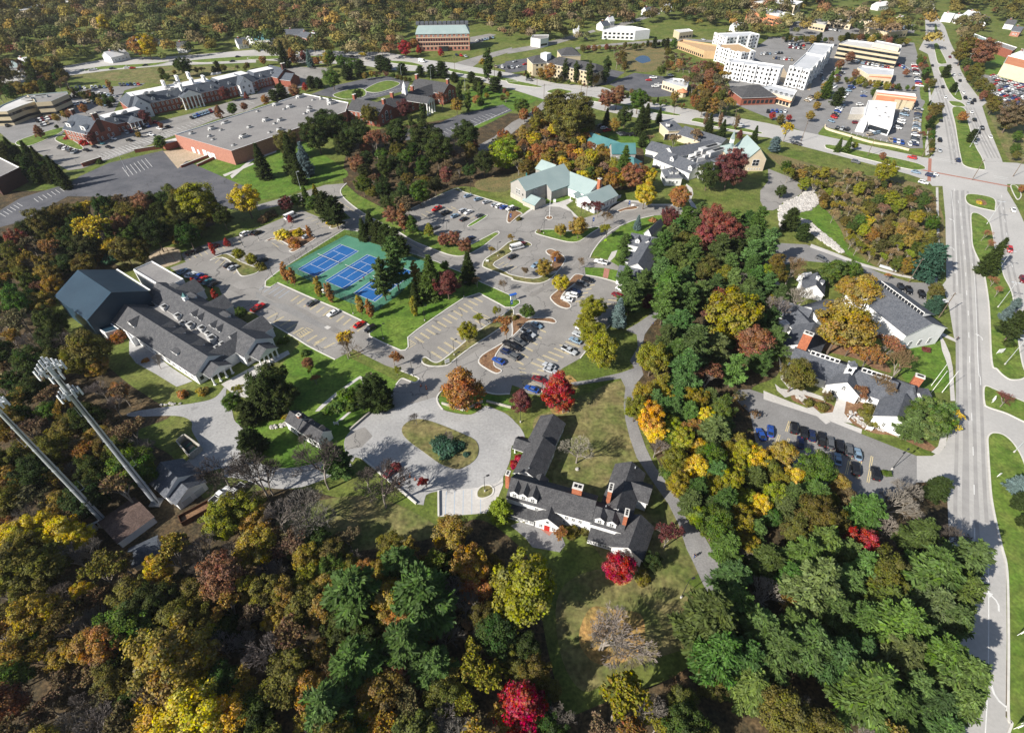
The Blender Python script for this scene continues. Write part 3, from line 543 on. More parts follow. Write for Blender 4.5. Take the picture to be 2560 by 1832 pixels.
# neighbouring car parks
for nm, mt, segs in [
    ('car_park', 'asphalt_dark', ('10', [(-60, 400), (-60, 270), (180, 125), (620, -10)], '00', [(700, 1560), (960, 1440), (1440, 1330), (1640, 1420), (2259, 1690)], '11', [(0, 110), (20, 190), (-100, 240)], '10', [(1900, 200), (1200, 120), (600, 110), (200, 330)])),
    ('service_yard', 'sand', ('00', [(1440, 1335), (1640, 1312), (1845, 1385), (1640, 1425), (1570, 1490)])),
    ('car_park', 'asphalt', ('00', [(250, 1300), (540, 1190), (800, 1290), (1050, 1180), (1330, 1090), (1700, 1000), (2259, 830)], '01', [(280, 590), (640, 600), (720, 640), (440, 750), (250, 850), (0, 945)], '00', [(2200, 975), (1880, 1065), (1540, 1195), (1180, 1335), (900, 1430), (720, 1490), (600, 1505)])),
    ('car_park', 'asphalt_mid', ('00', [(-50, 1130), (90, 1010), (560, 950), (640, 800), (1060, 760), (1280, 735), (1250, 760), (1100, 800), (1000, 1000), (700, 1040), (540, 1190), (260, 1300), (100, 1260)])),
    ('car_park', 'asphalt_dark', ('01', [(480, 835), (700, 755), (1000, 690), (1160, 675), (1360, 725), (1330, 800), (1000, 880), (940, 960), (840, 880)])),
    ('car_park', 'asphalt_dark', ('01', [(1160, 1170), (1560, 1110), (1800, 1010), (2180, 925), (2262, 980), (1930, 1110), (1690, 1235), (1180, 1240)])),
    ('access_road', 'asphalt', ('01', [(1950, 1290), (2100, 1210)], '02', [(0, 1080), (140, 1010), (270, 900), (330, 900), (240, 1010), (100, 1100), (0, 1180)], '01', [(2150, 1290), (1980, 1350)])),
    ('car_park', 'asphalt_dark', ('02', [(850, 745), (1080, 645), (1560, 705), (1570, 840), (1250, 860), (1000, 800)])), ('car_park', 'asphalt_dark', ('02', [(-60, 545), (140, 515), (150, 620), (-60, 655)])),
    ('car_park', 'asphalt_dark', ('02', [(400, 660), (620, 650), (840, 610), (995, 640), (830, 755), (700, 745), (420, 690)])),
    ('far_road', 'asphalt', ('02', [(-40, 440), (200, 400), (420, 345), (720, 265), (740, 280), (500, 360), (250, 430), (-40, 480)])), ('far_road', 'asphalt', ('02', [(560, 420), (900, 385), (1480, 340), (1900, 365), (1900, 385), (1480, 362), (900, 405), (560, 440)])),
    ('far_road', 'asphalt', ('02', [(740, 280), (900, 220), (1080, 170), (1300, 110), (1310, 125), (1100, 195), (920, 250)])),
    ('far_road', 'asphalt', ('01', [(1750, 560), (1950, 500), (2259, 420)], '02', [(0, 425), (0, 450)], '01', [(2250, 460), (1990, 540), (1900, 600)])),
    ('car_park', 'asphalt_mid', ('02', [(2259, 345), (1900, 600), (1900, 700), (1980, 930), (2259, 1040)], '03', [(0, 1040), (300, 1160), (440, 1190), (540, 1130), (1260, 1310), (1380, 1310), (1350, 1000), (1410, 920), (1400, 820), (1340, 560), (1290, 380), (620, 330), (0, 330)])),
    ('building_site', 'sand', ('03', [(130, 590), (200, 700), (390, 740), (370, 800), (150, 745), (60, 690)])),
    ('car_park', 'asphalt_mid', ('03', [(1870, 650), (2300, 745), (2300, 960), (2080, 965), (1890, 780)])), ('car_park', 'asphalt_mid', ('03', [(1690, 290), (1760, 280), (1960, 380), (1920, 420), (1720, 370)])),
    ('car_park', 'asphalt_mid', ('03', [(190, 200), (600, 150), (1300, 220), (1290, 295), (700, 305), (640, 335), (190, 320)])),
    ('car_park', 'asphalt', ('01', [(1890, 330), (2060, 300), (2120, 310), (2000, 370), (1890, 390)])), ('car_park', 'asphalt_dark', ('01', [(2090, 590), (2259, 540)], '02', [(60, 540), (40, 620)], '01', [(2259, 640)]))]:
    gsheet(nm, Z_PAVE - .008, mt, *segs)
island('verge', mixed('03', [(440, 1180), (500, 1110), (520, 1140), (800, 1220), (1240, 1320), (1380, 1330), (1375, 1370), (900, 1270), (460, 1190)]), 'verge_grass', kerb=False)
island('verge', smooth(mixed('03', [(1345, 700), (1400, 700), (1420, 900), (1420, 1050), (1390, 1250), (1370, 1310), (1350, 1000), (1385, 900), (1345, 860)])), 'verge_grass', kerb=False)
for fr, pts in [('03', [(570, 690), (620, 560), (660, 560), (640, 640), (600, 700)]), ('03', [(480, 800), (520, 740), (560, 760), (540, 840), (490, 850)]), ('00', [(490, 1240), (560, 1200), (730, 1300), (680, 1320)]), ('00', [(150, 1250), (530, 1130), (540, 1170), (260, 1290)]),
    ('01', [(680, 840), (840, 790), (950, 790), (960, 850), (800, 880)]), ('01', [(960, 800), (1060, 740), (1170, 715), (1270, 740), (1180, 790), (1060, 820)])]:
    island('verge', smooth(GP(fr, pts)), 'verge_grass')

# --- parking bay lines
def bays(parent, fr, a, b, n, depth_px, mt='yellow_line', w=.17, double=False):
    """n+1 lines between a and b, each running towards a+depth_px"""
    A, B = G(fr, a), G(fr, b); D = G(fr, depth_px) - A; mb = MB()
    for i in range(n+1):
        p = A + (B-A)*(i/n)
        for o in ((-.22, .22) if double else (0,)):
            u = (B-A).normalized()*o; line_ribbon(mb, [p + u, p + u + D], w)
    mb.build('bay_line', mt, parent)
bays(campus, '11', (380, 985), (960, 1245), 10, (310, 1035), double=True); bays(campus, '11', (300, 940), (130, 870), 4, (200, 1010), 'blue_line')
bays(campus, '11', (190, 1140), (600, 1370), 7, (100, 1190), double=True); bays(campus, '11', (700, 1400), (620, 1355), 1, (600, 1450), double=True)
bays(campus, '11', (1400, 1350), (1920, 1000), 11, (1480, 1400), double=True); bays(campus, '11', (1640, 1540), (2080, 1220), 8, (1545, 1480), double=True); bays(campus, '11', (2090, 1200), (1990, 1160), 1, (2000, 1150))
bays(campus, '12', (600, 1440), (300, 1630), 6, (470, 1390), double=True); bays(campus, '12', (240, 1280), (40, 1560), 5, (300, 1310), double=True)
bays(campus, '12', (680, 900), (560, 1040), 4, (730, 890), double=True); bays(campus, '12', (980, 1000), (880, 1100), 3, (880, 990), double=True)
bays(campus, '11', (1390, 370), (1560, 270), 4, (1330, 340)); bays(campus, '11', (1600, 230), (1720, 200), 3, (1650, 260)); bays(campus, '11', (1760, 210), (1990, 300), 6, (1700, 240))
bays(campus, '11', (200, 560), (330, 490), 3, (140, 520)); bays(campus, '11', (500, 290), (640, 360), 3, (440, 310)); bays(campus, '10', (1950, 650), (2110, 740), 4, (1900, 700)); bays(campus, '10', (1650, 640), (2100, 500), 9, (1680, 670))
bays(campus, '11', (2140, 720), (2250, 760), 3, (2190, 690)); bays(campus, '22', (90, 140), (60, 0), 4, (150, 150)); bays(campus, '22', (240, 60), (330, 0), 2, (180, 45), double=True)
bays(church_lot, '23', (160, 560), (900, 880), 9, (190, 470), double=True); bays(church_lot, '23', (60, 700), (880, 1010), 9, (100, 590), double=True)
hz = MB()                                                # hatched bays
def hatch(fr, q, n=5):
    p = GP(fr, q)
    for i in range(4): line_ribbon(hz, [p[i], p[(i+1) % 4]], .14)
    for i in range(1, n): line_ribbon(hz, [p[0] + (p[1]-p[0])*(i/n), p[3] + (p[2]-p[3])*((i-.6)/n)], .14)
hatch('11', [(1330, 1360), (1410, 1410), (1350, 1450), (1285, 1410)]); hatch('11', [(360, 1330), (450, 1270), (505, 1295), (400, 1355)]); hatch('22', [(90, 135), (130, 100), (250, 160), (230, 215)])
hz.build('hatched_bay', 'yellow_line', campus)
blue = MB()
for i in range(5): line_ribbon(blue, [G('21', (1680 + 75*i, 1090 - 6*i)), G('21', (1670 + 78*i, 1300 - 4*i))], .14)
blue.build('bay_line', 'blue_line', campus)
lm = MB()
for pts in [[(640, 100), (800, 200), (1000, 330), (1200, 440), (1500, 600), (1800, 720)], [(1900, 1430), (2100, 1300), (2250, 1180)]]: dashes(lm, [G('11', p) for p in pts], .15, 20, 20.5)
lm.build('lane_marking', 'yellow_line', campus)
for fr, pts in [('11', [(0, 950), (160, 1050), (260, 1060), (640, 1260), (600, 1290), (180, 1090), (0, 1000)]), ('11', [(600, 1265), (630, 1250), (665, 1265), (630, 1285)])]:
    sheet('asphalt_patch', GP(fr, pts), Z_PAVE + .012, 'asphalt_patch' if len(pts) > 4 else 'concrete', campus)
st = MB()
def stripes_far(fr, a, b, n, d):
    A, B = G(fr, a), G(fr, b); D = G(fr, d) - A
    for i in range(n+1): p = A + (B-A)*(i/n); line_ribbon(st, [p, p + D], .2)
for fr, a, b, n, d in [('00', (860, 1370), (1500, 1150), 22, (940, 1405)), ('00', (1560, 1130), (2200, 900), 18, (1610, 1150)), ('00', (900, 1430), (1500, 1200), 20, (860, 1410)), ('10', (300, 130), (600, 10), 8, (340, 160)), ('00', (1080, 1480), (1280, 1400), 6, (1140, 1560)),
    ('01', (1560, 1180), (2060, 1000), 14, (1620, 1210)), ('01', (900, 870), (1220, 780), 10, (960, 880)), ('01', (1900, 1130), (2200, 990), 9, (1950, 1100)), ('10', (0, 260), (150, 170), 5, (50, 290)), ('03', (740, 1170), (1160, 1260), 8, (730, 1190))]: stripes_far(fr, a, b, n, d)
tag(st.build('bay_line', 'white_line'), kind='structure')
# ================================================================== buildings
class Bld:
    def __init__(self, name, at, label, cat, group=None):
        self.o = empty(name, (at[0], at[1], 0), 0, label, cat, group); self.L = Vector((at[0], at[1], 0))
    def add(self, mb, name, mats, parent=None):
        if isinstance(mats, str): mats = [mats]
        o = place(mb.mesh(name, mats), name, parent or self.o)
        o.location = -self.L if parent is None else (0, 0, 0)
        return o
WIN = {}
def win_mesh(w, h, style):
    k = (round(w, 2), round(h, 2), style)
    if k not in WIN:
        mb = MB(); fr = 'white_trim' if style != 'dark' else 'pole_black'; t = .14
        mb.box((0, .0, 0), (w, .10, h), mi=0); mb.box((0, -.03, t), (w - 2*t, .12, h - 2*t), mi=1)
        if style in ('cross', 'arch'):
            mb.box((0, -.045, t), (.09, .12, h - 2*t)); mb.box((0, -.047, h*.5 - .04), (w - 2*t, .12, .09))
        if style == 'arch':
            pts = [(math.cos(math.pi*i/8)*w/2, math.sin(math.pi*i/8)*w/2) for i in range(9)]
            mb.poly([(x, -.052, h + y) for x, y in pts], 0); mb.poly([(x*.75, -.07, h + .03 + y*.75) for x, y in pts], 1)
        pn = MB(); fm = MB()
        for t, x in ((fm, 0), (pn, 1)):
            ids = sorted({i for f, q in zip(mb.f, mb.m) if q == x for i in f}); at = {i: k_ for k_, i in enumerate(ids)}; t.v = [mb.v[i] for i in ids]
            t.f = [tuple(at[i] for i in f) for f, q in zip(mb.f, mb.m) if q == x]
        WIN[k] = (mb.mesh('window', [fr, 'glass_dark']), fm.mesh('window', [fr]), pn.mesh('pane', ['glass_dark']))
    return WIN[k]
def hang(parent, w, h, style, loc, rz, near):
    """a window: frame with its pane; one piece where it is too far off to show either"""
    m = win_mesh(w, h, style)
    if not near: return place(m[0], 'window', parent, loc, rz)
    o = place(m[1], 'window', parent, loc, rz); place(m[2], 'pane', o); return o
def window(b, p, ang, w=1.0, h=1.5, style='cross'):
    """p: sill centre on the wall, ang: heading of the outward normal"""
    off = Vector((math.cos(ang), math.sin(ang), 0))*.03
    return hang(b.o, w, h, style, Vector(p) + off - b.L, ang + math.pi/2, depth(Vector(p)) < 250)
DOORS = {}
def door(b, p, ang, w=1.1, h=2.2, mt='white_trim'):
    k = (w, h, mt)
    if k not in DOORS: DOORS[k] = MB().box((0, 0, 0), (w + .3, .12, h + .15), mi=1).box((0, -.03, .02), (w, .14, h)).mesh('door', [mt, 'white_trim' if mt != 'white_trim' else 'galvanised'])
    off = Vector((math.cos(ang), math.sin(ang), 0))*.03
    return place(DOORS[k], 'door', b.o, Vector(p) + off - b.L, ang + math.pi/2)

class Wing: pass
def wing(b, A, B, hw, ez, rz, wall='white_wall', roof='shingle_charcoal', hip=0.0, over=.4, z0=0.0, trim='white_trim', flat_top=0.0, top='flat_roof_light', walls=True):
    """a roofed block: A and B are the ends of its ridge, hw half its width, ez eaves, rz ridge; flat_top cuts the ridge off level"""
    g = Wing(); A = Vector((A[0], A[1], 0)); B = Vector((B[0], B[1], 0)); d = (B-A).normalized(); n = Vector((-d.y, d.x, 0))
    g.A, g.B, g.d, g.n, g.hw, g.ez, g.rz, g.len = A, B, d, n, hw, ez, rz, (B-A).length
    Z = lambda v, z: (v.x, v.y, z)
    if walls:
        w = MB(); c = [A - n*hw, B - n*hw, B + n*hw, A + n*hw]; inset = .03
        for i in range(4):
            j = (i+1) % 4; w.poly([Z(c[i], z0), Z(c[j], z0), Z(c[j], ez), Z(c[i], ez)])
        if not hip and not flat_top: w.poly([Z(c[1], ez), Z(c[2], ez), Z(B, rz - .05)]); w.poly([Z(c[3], ez), Z(c[0], ez), Z(A, rz - .05)])
        b.add(w, 'wall', wall)
    r = MB(); s = (rz - ez)/max(hw - flat_top, .1); ew = hw + over; el = ez - over*s; th = .16; ov = over*.8
    e0, e1 = A - d*ov, B + d*ov
    if hip:
        a0, b0 = A + d*hip, B - d*hip
        if flat_top:
            q = [a0 - n*flat_top, b0 - n*flat_top, b0 + n*flat_top, a0 + n*flat_top]
            r.poly([Z(v, rz) for v in q], 2)
        else: q = [a0, b0, b0, a0]
        e = [e0 - n*ew, e1 - n*ew, e1 + n*ew, e0 + n*ew]
        for i in range(4):
            j = (i+1) % 4
            pts = [Z(e[i], el), Z(e[j], el), Z(q[j], rz), Z(q[i], rz)]
            if not flat_top and i in (1, 3): pts = [Z(e[i], el), Z(e[j], el), Z(q[j], rz)]
            r.poly(pts, 0); r.poly([Z(e[i], el - th), Z(e[j], el - th), Z(e[j], el), Z(e[i], el)], 1)
        r.poly([Z(v, el - th) for v in e][::-1], 1)
    else:
        for sg in (-1, 1):
            lo0, lo1 = e0 + n*ew*sg, e1 + n*ew*sg
            if flat_top:
                hi0, hi1 = e0 + n*flat_top*sg, e1 + n*flat_top*sg
            else: hi0, hi1 = e0, e1
            q = [Z(lo0, el), Z(lo1, el), Z(hi1, rz), Z(hi0, rz)]
            if sg > 0: q = [q[1], q[0], q[3], q[2]]
            r.poly(q, 0)
            r.poly([Z(lo0, el - th), Z(lo1, el - th), Z(lo1, el), Z(lo0, el)], 1)
            for lo, hi in ((lo0, hi0), (lo1, hi1)): r.poly([Z(lo, el - th), Z(hi, rz - th), Z(hi, rz), Z(lo, el)], 1)
            r.poly([Z(lo0, el - th), Z(hi0, rz - th), Z(hi1, rz - th), Z(lo1, el - th)], 1)
        if flat_top: r.poly([Z(e0 - n*flat_top, rz), Z(e1 - n*flat_top, rz), Z(e1 + n*flat_top, rz), Z(e0 + n*flat_top, rz)], 2)
    g.roof = b.add(r, 'roof', [roof, trim, top])
    return g
def wpx(b, fr, r0, r1, hw, ez, rz, *a, **k): return wing(b, G(fr, r0, rz), G(fr, r1, rz), hw, ez, rz, *a, **k)
def wins(b, g, side, zs, n, w=1.0, h=1.5, m=1.5, style='cross', t0=0.0, t1=1.0):
    """rows of windows along one long wall: side +1 is left of A->B"""
    ang = math.atan2(g.n.y*side, g.n.x*side)
    for z in zs:
        for i in range(n):
            t = t0 + (t1-t0)*((i+.5)/n); p = g.A + g.d*(m + (g.len - 2*m)*t) + g.n*g.hw*side
            window(b, (p.x, p.y, z), ang, w, h, style)
def gwins(b, g, end, offs, z, w=1.0, h=1.5, style='cross'):
    p0 = g.B if end else g.A; d = g.d if end else -g.d; ang = math.atan2(d.y, d.x)
    for o in offs: p = p0 + g.n*o; window(b, (p.x, p.y, z), ang, w, h, style)
def dormer(b, g, side, t, w=1.9, wh=1.5, inset=.9, wall='white_wall', roof='shingle_charcoal', style='cross', shed=False):
    n = g.n*side; p = g.A + g.d*g.len*t; dist = g.hw - inset; zb = g.rz - (g.rz - g.ez)*dist/g.hw
    f = p + n*dist; rise = w*.42 if not shed else .25; zr = zb + wh + rise
    back = p + n*max(0.0, g.hw*(g.rz - zr)/(g.rz - g.ez)) if zr < g.rz else p
    a, c = f - g.d*w/2, f + g.d*w/2; ba, bc = p + n*.1 - g.d*w/2, p + n*.1 + g.d*w/2
    Z = lambda v, z: (v.x, v.y, z); m = MB()
    m.poly([Z(a, zb-.3), Z(c, zb-.3), Z(c, zb+wh), Z(f, zr), Z(a, zb+wh)], 0)
    m.poly([Z(a, zb-.3), Z(ba, zb-.3), Z(ba, zb+wh), Z(a, zb+wh)], 0); m.poly([Z(c, zb-.3), Z(bc, zb-.3), Z(bc, zb+wh), Z(c, zb+wh)], 0)
    o_ = n*.25; e = .2; s = rise/(w/2)
    for sg, q in ((-1, a), (1, c)):
        lo = q + g.d*sg*e + o_; hi = f + o_; lb = lo - n*(dist + .1); hb = hi - n*(dist + .1); zl = zb + wh - e*s + .06; zh = zr + .06
        m.poly([Z(lo, zl), Z(hi, zh), Z(hb, zh), Z(lb, zl)], 1); m.poly([Z(lo, zl - .12), Z(hi, zh - .12), Z(hi, zh), Z(lo, zl)], 2)
    o = b.add(m, 'dormer', [wall, roof, 'white_trim'])
    ang = math.atan2(n.y, n.x); hang(o, w*.5, wh*.75, style, (f.x + n.x*.03, f.y + n.y*.03, zb + .2), ang + math.pi/2, False)
    return o
def chimney(b, p, sx, sy, ang, z0, z1, mt='brick_orange', pots=2):
    m = MB(); m.box((p[0], p[1], z0), (sx, sy, z1 - z0 - .3), ang, 0); m.box((p[0], p[1], z1 - .3), (sx + .2, sy + .2, .3), ang, 1)
    ca, sa = math.cos(ang), math.sin(ang)
    for i in range(pots):
        o = ((i+.5)/pots - .5)*max(sx, sy)*.85; x, y = (o, 0) if sx >= sy else (0, o)
        m.box((p[0] + x*ca - y*sa, p[1] + x*sa + y*ca, z1 - .01), (min(sx, sy)*.6 if sx < sy else sx*.7/pots, min(sx, sy)*.55, .03), ang, 2)
    return b.add(m, 'chimney', [mt, 'kerb_concrete' if mt != 'white_wall' else 'white_wall', 'dark_void'])
def block(b, pts, h, wall, roof='flat_roof', para=.45, z0=0.0, cap='white_trim', th=.35):
    """flat roofed block with a parapet"""
    p = ccw([(v[0], v[1]) for v in pts]); w = MB(); n = len(p)
    for i in range(n):
        j = (i+1) % n; w.poly([(*p[i], z0), (*p[j], z0), (*p[j], h), (*p[i], h)])
    b.add(w, 'wall', wall); q = offset_line(p, th, True)
    r = b.add(MB().poly([(*v, h - para) for v in q]), 'roof', roof); c = MB()
    for i in range(n):
        j = (i+1) % n; c.poly([(*p[i], h), (*p[j], h), (*q[j], h), (*q[i], h)]); c.poly([(*q[j], h - para), (*q[i], h - para), (*q[i], h), (*q[j], h)])
    b.add(c, 'parapet', cap); return p
def bpx(b, fr, pts, h, *a, **k): return block(b, GP(fr, pts, h), h, *a, **k)
def wall_wins(b, p, q, zs, n, w, h, style='cross', m=1.0, t0=0.0, t1=1.0):
    """windows on the wall from p to q (outside on the right hand)"""
    p, q = Vector((p[0], p[1], 0)), Vector((q[0], q[1], 0)); d = (q-p).normalized(); L = (q-p).length; ang = math.atan2(-d.x, d.y)
    for z in zs:
        for i in range(n):
            v = p + d*(m + (L - 2*m)*(t0 + (t1-t0)*(i+.5)/n)); window(b, (v.x, v.y, z), ang, w, h, style)
UNIT = {}
def unit(b, p, s, rz=0.0, mt='hvac_grey'):
    """roof-top air handler: case, fan cowl and duct"""
    k = (s, mt)
    if k not in UNIT:
        m = MB(); m.box((0, 0, 0), (s[0], s[1], s[2])); m.box((s[0]*.05, 0, s[2]), (s[0]*.5, s[1]*.7, .12), mi=1); m.box((-s[0]*.62, 0, 0), (s[0]*.25, s[1]*.5, s[2]*.6)); m.tube((s[0]*.3, 0, s[2]), (s[0]*.3, 0, s[2]+.25), s[1]*.25, s[1]*.25, 8, 1)
        UNIT[k] = m.mesh('rooftop_unit', [mt, 'plastic_black'])
    return place(UNIT[k], 'rooftop_unit', b.o, Vector(p) - b.L, rz)
COLM = {}
def column(b, p, h, r=.3):
    k = (round(h, 1), r)
    if k not in COLM: COLM[k] = MB().box((0, 0, 0), (r*2.6, r*2.6, .25)).tube((0, 0, .25), (0, 0, h - .25), r, r*.85, 10).box((0, 0, h - .25), (r*2.6, r*2.6, .25)).mesh('column', ['white_trim'])
    return place(COLM[k], 'column', b.o, Vector((p[0], p[1], 0)) - b.L)
def portico(b, c, d, length, hw, ez, rz, roof, ncol=4, wall='white_wall', r=.3):
    """gabled porch reaching out from c along d, on columns"""
    d = Vector((d[0], d[1], 0)).normalized(); c = Vector((c[0], c[1], 0)); e = c + d*length; n = Vector((-d.y, d.x, 0)); Z = lambda v, z: (v.x, v.y, z)
    g = wing(b, c, e, hw, ez, rz, roof=roof, walls=False, over=.35)
    m = MB(); m.poly([Z(e - n*hw, ez - .5), Z(e + n*hw, ez - .5), Z(e + n*hw, ez), Z(e, rz - .05), Z(e - n*hw, ez)])
    for s in (-1, 1): m.poly([Z(c + n*hw*s, ez - .5), Z(e + n*hw*s, ez - .5), Z(e + n*hw*s, ez), Z(c + n*hw*s, ez)])
    b.add(m, 'pediment', wall)
    for i in range(ncol): p = e - d*.5 + n*(hw - .4)*(2*i/(ncol-1) - 1); column(b, p, ez - .5, r)
    return g
def heading(a, b): return math.atan2(b[1]-a[1], b[0]-a[0])

# ---------------------------------------------------------------- the rambling white house by the loop drive
b = Bld('manor_house', G('M', (640, 1000)), 'rambling white house with charcoal shingle roofs, dormers and brick chimneys beside loop drive', 'house')
nf = wpx(b, 'M', (580, 65), (458, 308), 3.5, 3.4, 5.6); nn = wpx(b, 'M', (478, 300), (315, 640), 3.5, 3.9, 6.2)
mainw = wpx(b, 'M', (160, 702), (1012, 938), 3.8, 5.0, 8.3, over=.25); rightw = wpx(b, 'M', (1003, 988), (1330, 1082), 3.2, 4.6, 7.4, over=.25)
se = wpx(b, 'M', (1465, 1085), (1345, 1405), 3.6, 3.7, 6.4); ne = wpx(b, 'M', (1378, 548), (1225, 1010), 3.7, 4.2, 7.0)
link = wpx(b, 'M', (1090, 940), (1260, 1000), 2.2, 3.4, 5.2); cr = wing(b, ne.A + ne.d*5.5, ne.A + ne.d*5.5 + ne.n*6.4, 2.7, 4.1, 6.3)
porch = wing(b, nn.A + nn.d*1.6, nn.A + nn.d*1.6 - nn.n*7.2, 2.0, 2.9, 4.4, walls=False)
for s in (-1.6, 1.6):
    for k in (4.2, 7.0): column(b, nn.A + nn.d*(1.6+s) - nn.n*k, 2.9, .16)
fs = -1
for t in (.085, .195, .305): dormer(b, mainw, fs, t, 2.2, 1.9, .35)
for t in (.25, .62): dormer(b, rightw, fs, t, 2.2, 1.8, .35)
for t, z in ((.36, 2.9), (.62, 2.9), (.72, 2.9), (.8, 2.9), (.88, 2.9), (.95, .9), (.7, .9), (.84, .9), (.4, .9)):
    p = mainw.A + mainw.d*mainw.len*t - mainw.n*mainw.hw; window(b, (p.x, p.y, z), math.atan2(-mainw.n.y, -mainw.n.x), 1.0, 1.3)
def leanto(b, g, side, t0, t1, dep, zh, zl, roof='shingle_charcoal', wall='white_wall', glass=0):
    n = g.n*side; a = g.A + g.d*g.len*t0 + n*(g.hw + .02); c = g.A + g.d*g.len*t1 + n*(g.hw + .02); a2, c2 = a + n*dep, c + n*dep; Z = lambda v, z: (v.x, v.y, z)
    m = MB(); m.poly([Z(a2, 0), Z(c2, 0), Z(c2, zl), Z(a2, zl)]); m.poly([Z(a, 0), Z(a2, 0), Z(a2, zl), Z(a, zh)]); m.poly([Z(c2, 0), Z(c, 0), Z(c, zh), Z(c2, zl)]); b.add(m, 'wall', wall)
    m = MB(); e = n*.3; m.poly([Z(a2 + e, zl + .02), Z(c2 + e, zl + .02), Z(c, zh + .1), Z(a, zh + .1)], 0); m.poly([Z(a2 + e, zl - .12), Z(c2 + e, zl - .12), Z(c2 + e, zl + .02), Z(a2 + e, zl + .02)], 1); b.add(m, 'lean_to_roof', [roof, 'white_trim'])
    for i in range(glass): p = a2 + (c2-a2)*((i+.5)/glass); window(b, (p.x, p.y, .7), math.atan2(n.y, n.x), (c2-a2).length/glass*.85, zl - 1.0, 'cross')
leanto(b, mainw, -1, .0, .37, 2.6, 2.7, 2.1, glass=6); leanto(b, rightw, -1, .02, .80, 2.8, 2.7, 2.1, glass=5)
p0 = mainw.A + mainw.d*mainw.len*.53 - mainw.n*1.0
ent = wing(b, p0, p0 - mainw.n*5.6, 3.0, 3.2, 5.6, over=.3); gwins(b, ent, 1, (-1.6, 1.6), .8, .9, 1.5); gwins(b, ent, 1, (0,), 3.4, .6, .6, 'dark')
door(b, (ent.B.x, ent.B.y, .02), math.atan2(ent.d.y, ent.d.x), 1.4, 2.3, 'red_paint')
gwins(b, se, 1, (-2.0, 0, 2.0), .9, 1.1, 1.6); gwins(b, nf, 0, (-1.5, 1.5), .9, 1, 1.4); wins(b, nn, 1, (.9,), 5); wins(b, nf, 1, (.9,), 4); wins(b, ne, 1, (.9,), 5); wins(b, se, 1, (.9,), 4); wins(b, nn, -1, (.9,), 4)
ca = heading(mainw.A, mainw.B)
def at_h(fr, p, z): v = G(fr, p, z); return (v.x, v.y)
chimney(b, at_h('M', (832, 790), 10.5), 2.4, 1.6, ca, 3, 10.5); chimney(b, at_h('M', (1168, 800), 10.3), 1.0, 2.4, ca, 0, 10.3, pots=3); chimney(b, at_h('M', (1330, 1055), 9.8), .9, 2.0, ca, 4, 9.8, pots=3); chimney(b, at_h('M', (120, 655), 8.8), .9, 1.4, ca, 3, 8.8)
for q, z in (((335, 610), 6.2), ((1118, 992), 6.8), ((1243, 1030), 6.8), ((1415, 598), 6.6), ((300, 772), 7.6)): v = G('M', q, z); b.add(MB().tube((v.x, v.y, z - 1.2), (v.x, v.y, z + .2), .12, .12, 6), 'roof_vent', 'galvanised')
bay = wing(b, mainw.A + mainw.d*mainw.len*.30 + mainw.n*2.0, mainw.A + mainw.d*mainw.len*.30 + mainw.n*5.0, 1.6, 4.4, 5.8)

# ---------------------------------------------------------------- school with the navy gymnasium
b = Bld('school_building', G('S', (600, 900)), 'long white school with twin grey shingle ridges and columned gabled porches', 'school')
sn = wpx(b, 'S', (-40, 140), (1285, 905), 5.6, 4.6, 7.9, roof='shingle_grey'); ss = wing(b, G('Y', (1395, 880), 7.9), G('S', (640, 1135), 7.9), 5.8, 4.4, 7.9, roof='shingle_grey')
mid = (sn.A + sn.B)/2; gap = [sn.A + sn.d*12 + sn.n*-3.5, sn.B - sn.d*3 + sn.n*-3.5, ss.B - ss.d*3 + ss.n*3.5, ss.A + ss.n*3.5]
block(b, gap, 4.3, 'white_wall', 'flat_roof', .2)
x1 = (sn.B + ss.B)/2 - sn.d*5
lk = wing(b, x1 + sn.n*5.5, x1 - sn.n*5.5, 3.4, 4.6, 7.0, roof='shingle_grey')
pn = portico(b, sn.B - sn.d*.5, sn.d, 5.2, 3.6, 4.0, 6.0, 'shingle_grey', 5); ps = portico(b, ss.B - ss.d*.5, ss.d, 5.0, 3.6, 4.0, 6.0, 'shingle_grey', 4)
for g in (sn, ss):
    gwins(b, g, 1, (-4.4, 4.4), 1.2, 1.1, 1.4, 'dark'); gwins(b, g, 1, (0,), 2.7, 2.0, .6, 'arch'); door(b, (g.B.x, g.B.y, .02), math.atan2(g.d.y, g.d.x), 2.4, 2.4, 'glass_pale')
for t in (.13, .44, .83):                                # cross gables over the car park side
    c = sn.A + sn.d*sn.len*t; g = wing(b, c + sn.n*1.0, c + sn.n*9.6, 4.3, 4.2, 7.0, roof='shingle_grey'); gwins(b, g, 1, (-1.8, 0, 1.8), 1.0, 1.1, 1.5)
for t in (.08, .27, .62): dormer(b, sn, 1, t, 4.2, .9, 1.6, roof='shingle_grey', shed=True)
wins(b, sn, 1, (1.0,), 12); wins(b, ss, -1, (1.1,), 14, 1.4, 1.6); dormer(b, ss, -1, .22, 3.4, .9, 1.6, roof='shingle_grey'); dormer(b, ss, -1, .74, 3.0, .9, 1.6, roof='shingle_grey', shed=True)
v = G('S', (330, 330), 9); cm = MB(); cm.box((v.x, v.y, 6.5), (1.5, 1.5, 2.4), heading(sn.A, sn.B)); cm.tube((v.x, v.y, 8.9), (v.x, v.y, 9.1), 1.15, 1.15, 4); cm.tube((v.x, v.y, 9.1), (v.x, v.y, 10.6), 1.0, .05, 4, 1); b.add(cm, 'cupola', ['white_wall', 'metal_teal_dark'])
hdg = heading(sn.A, sn.B)
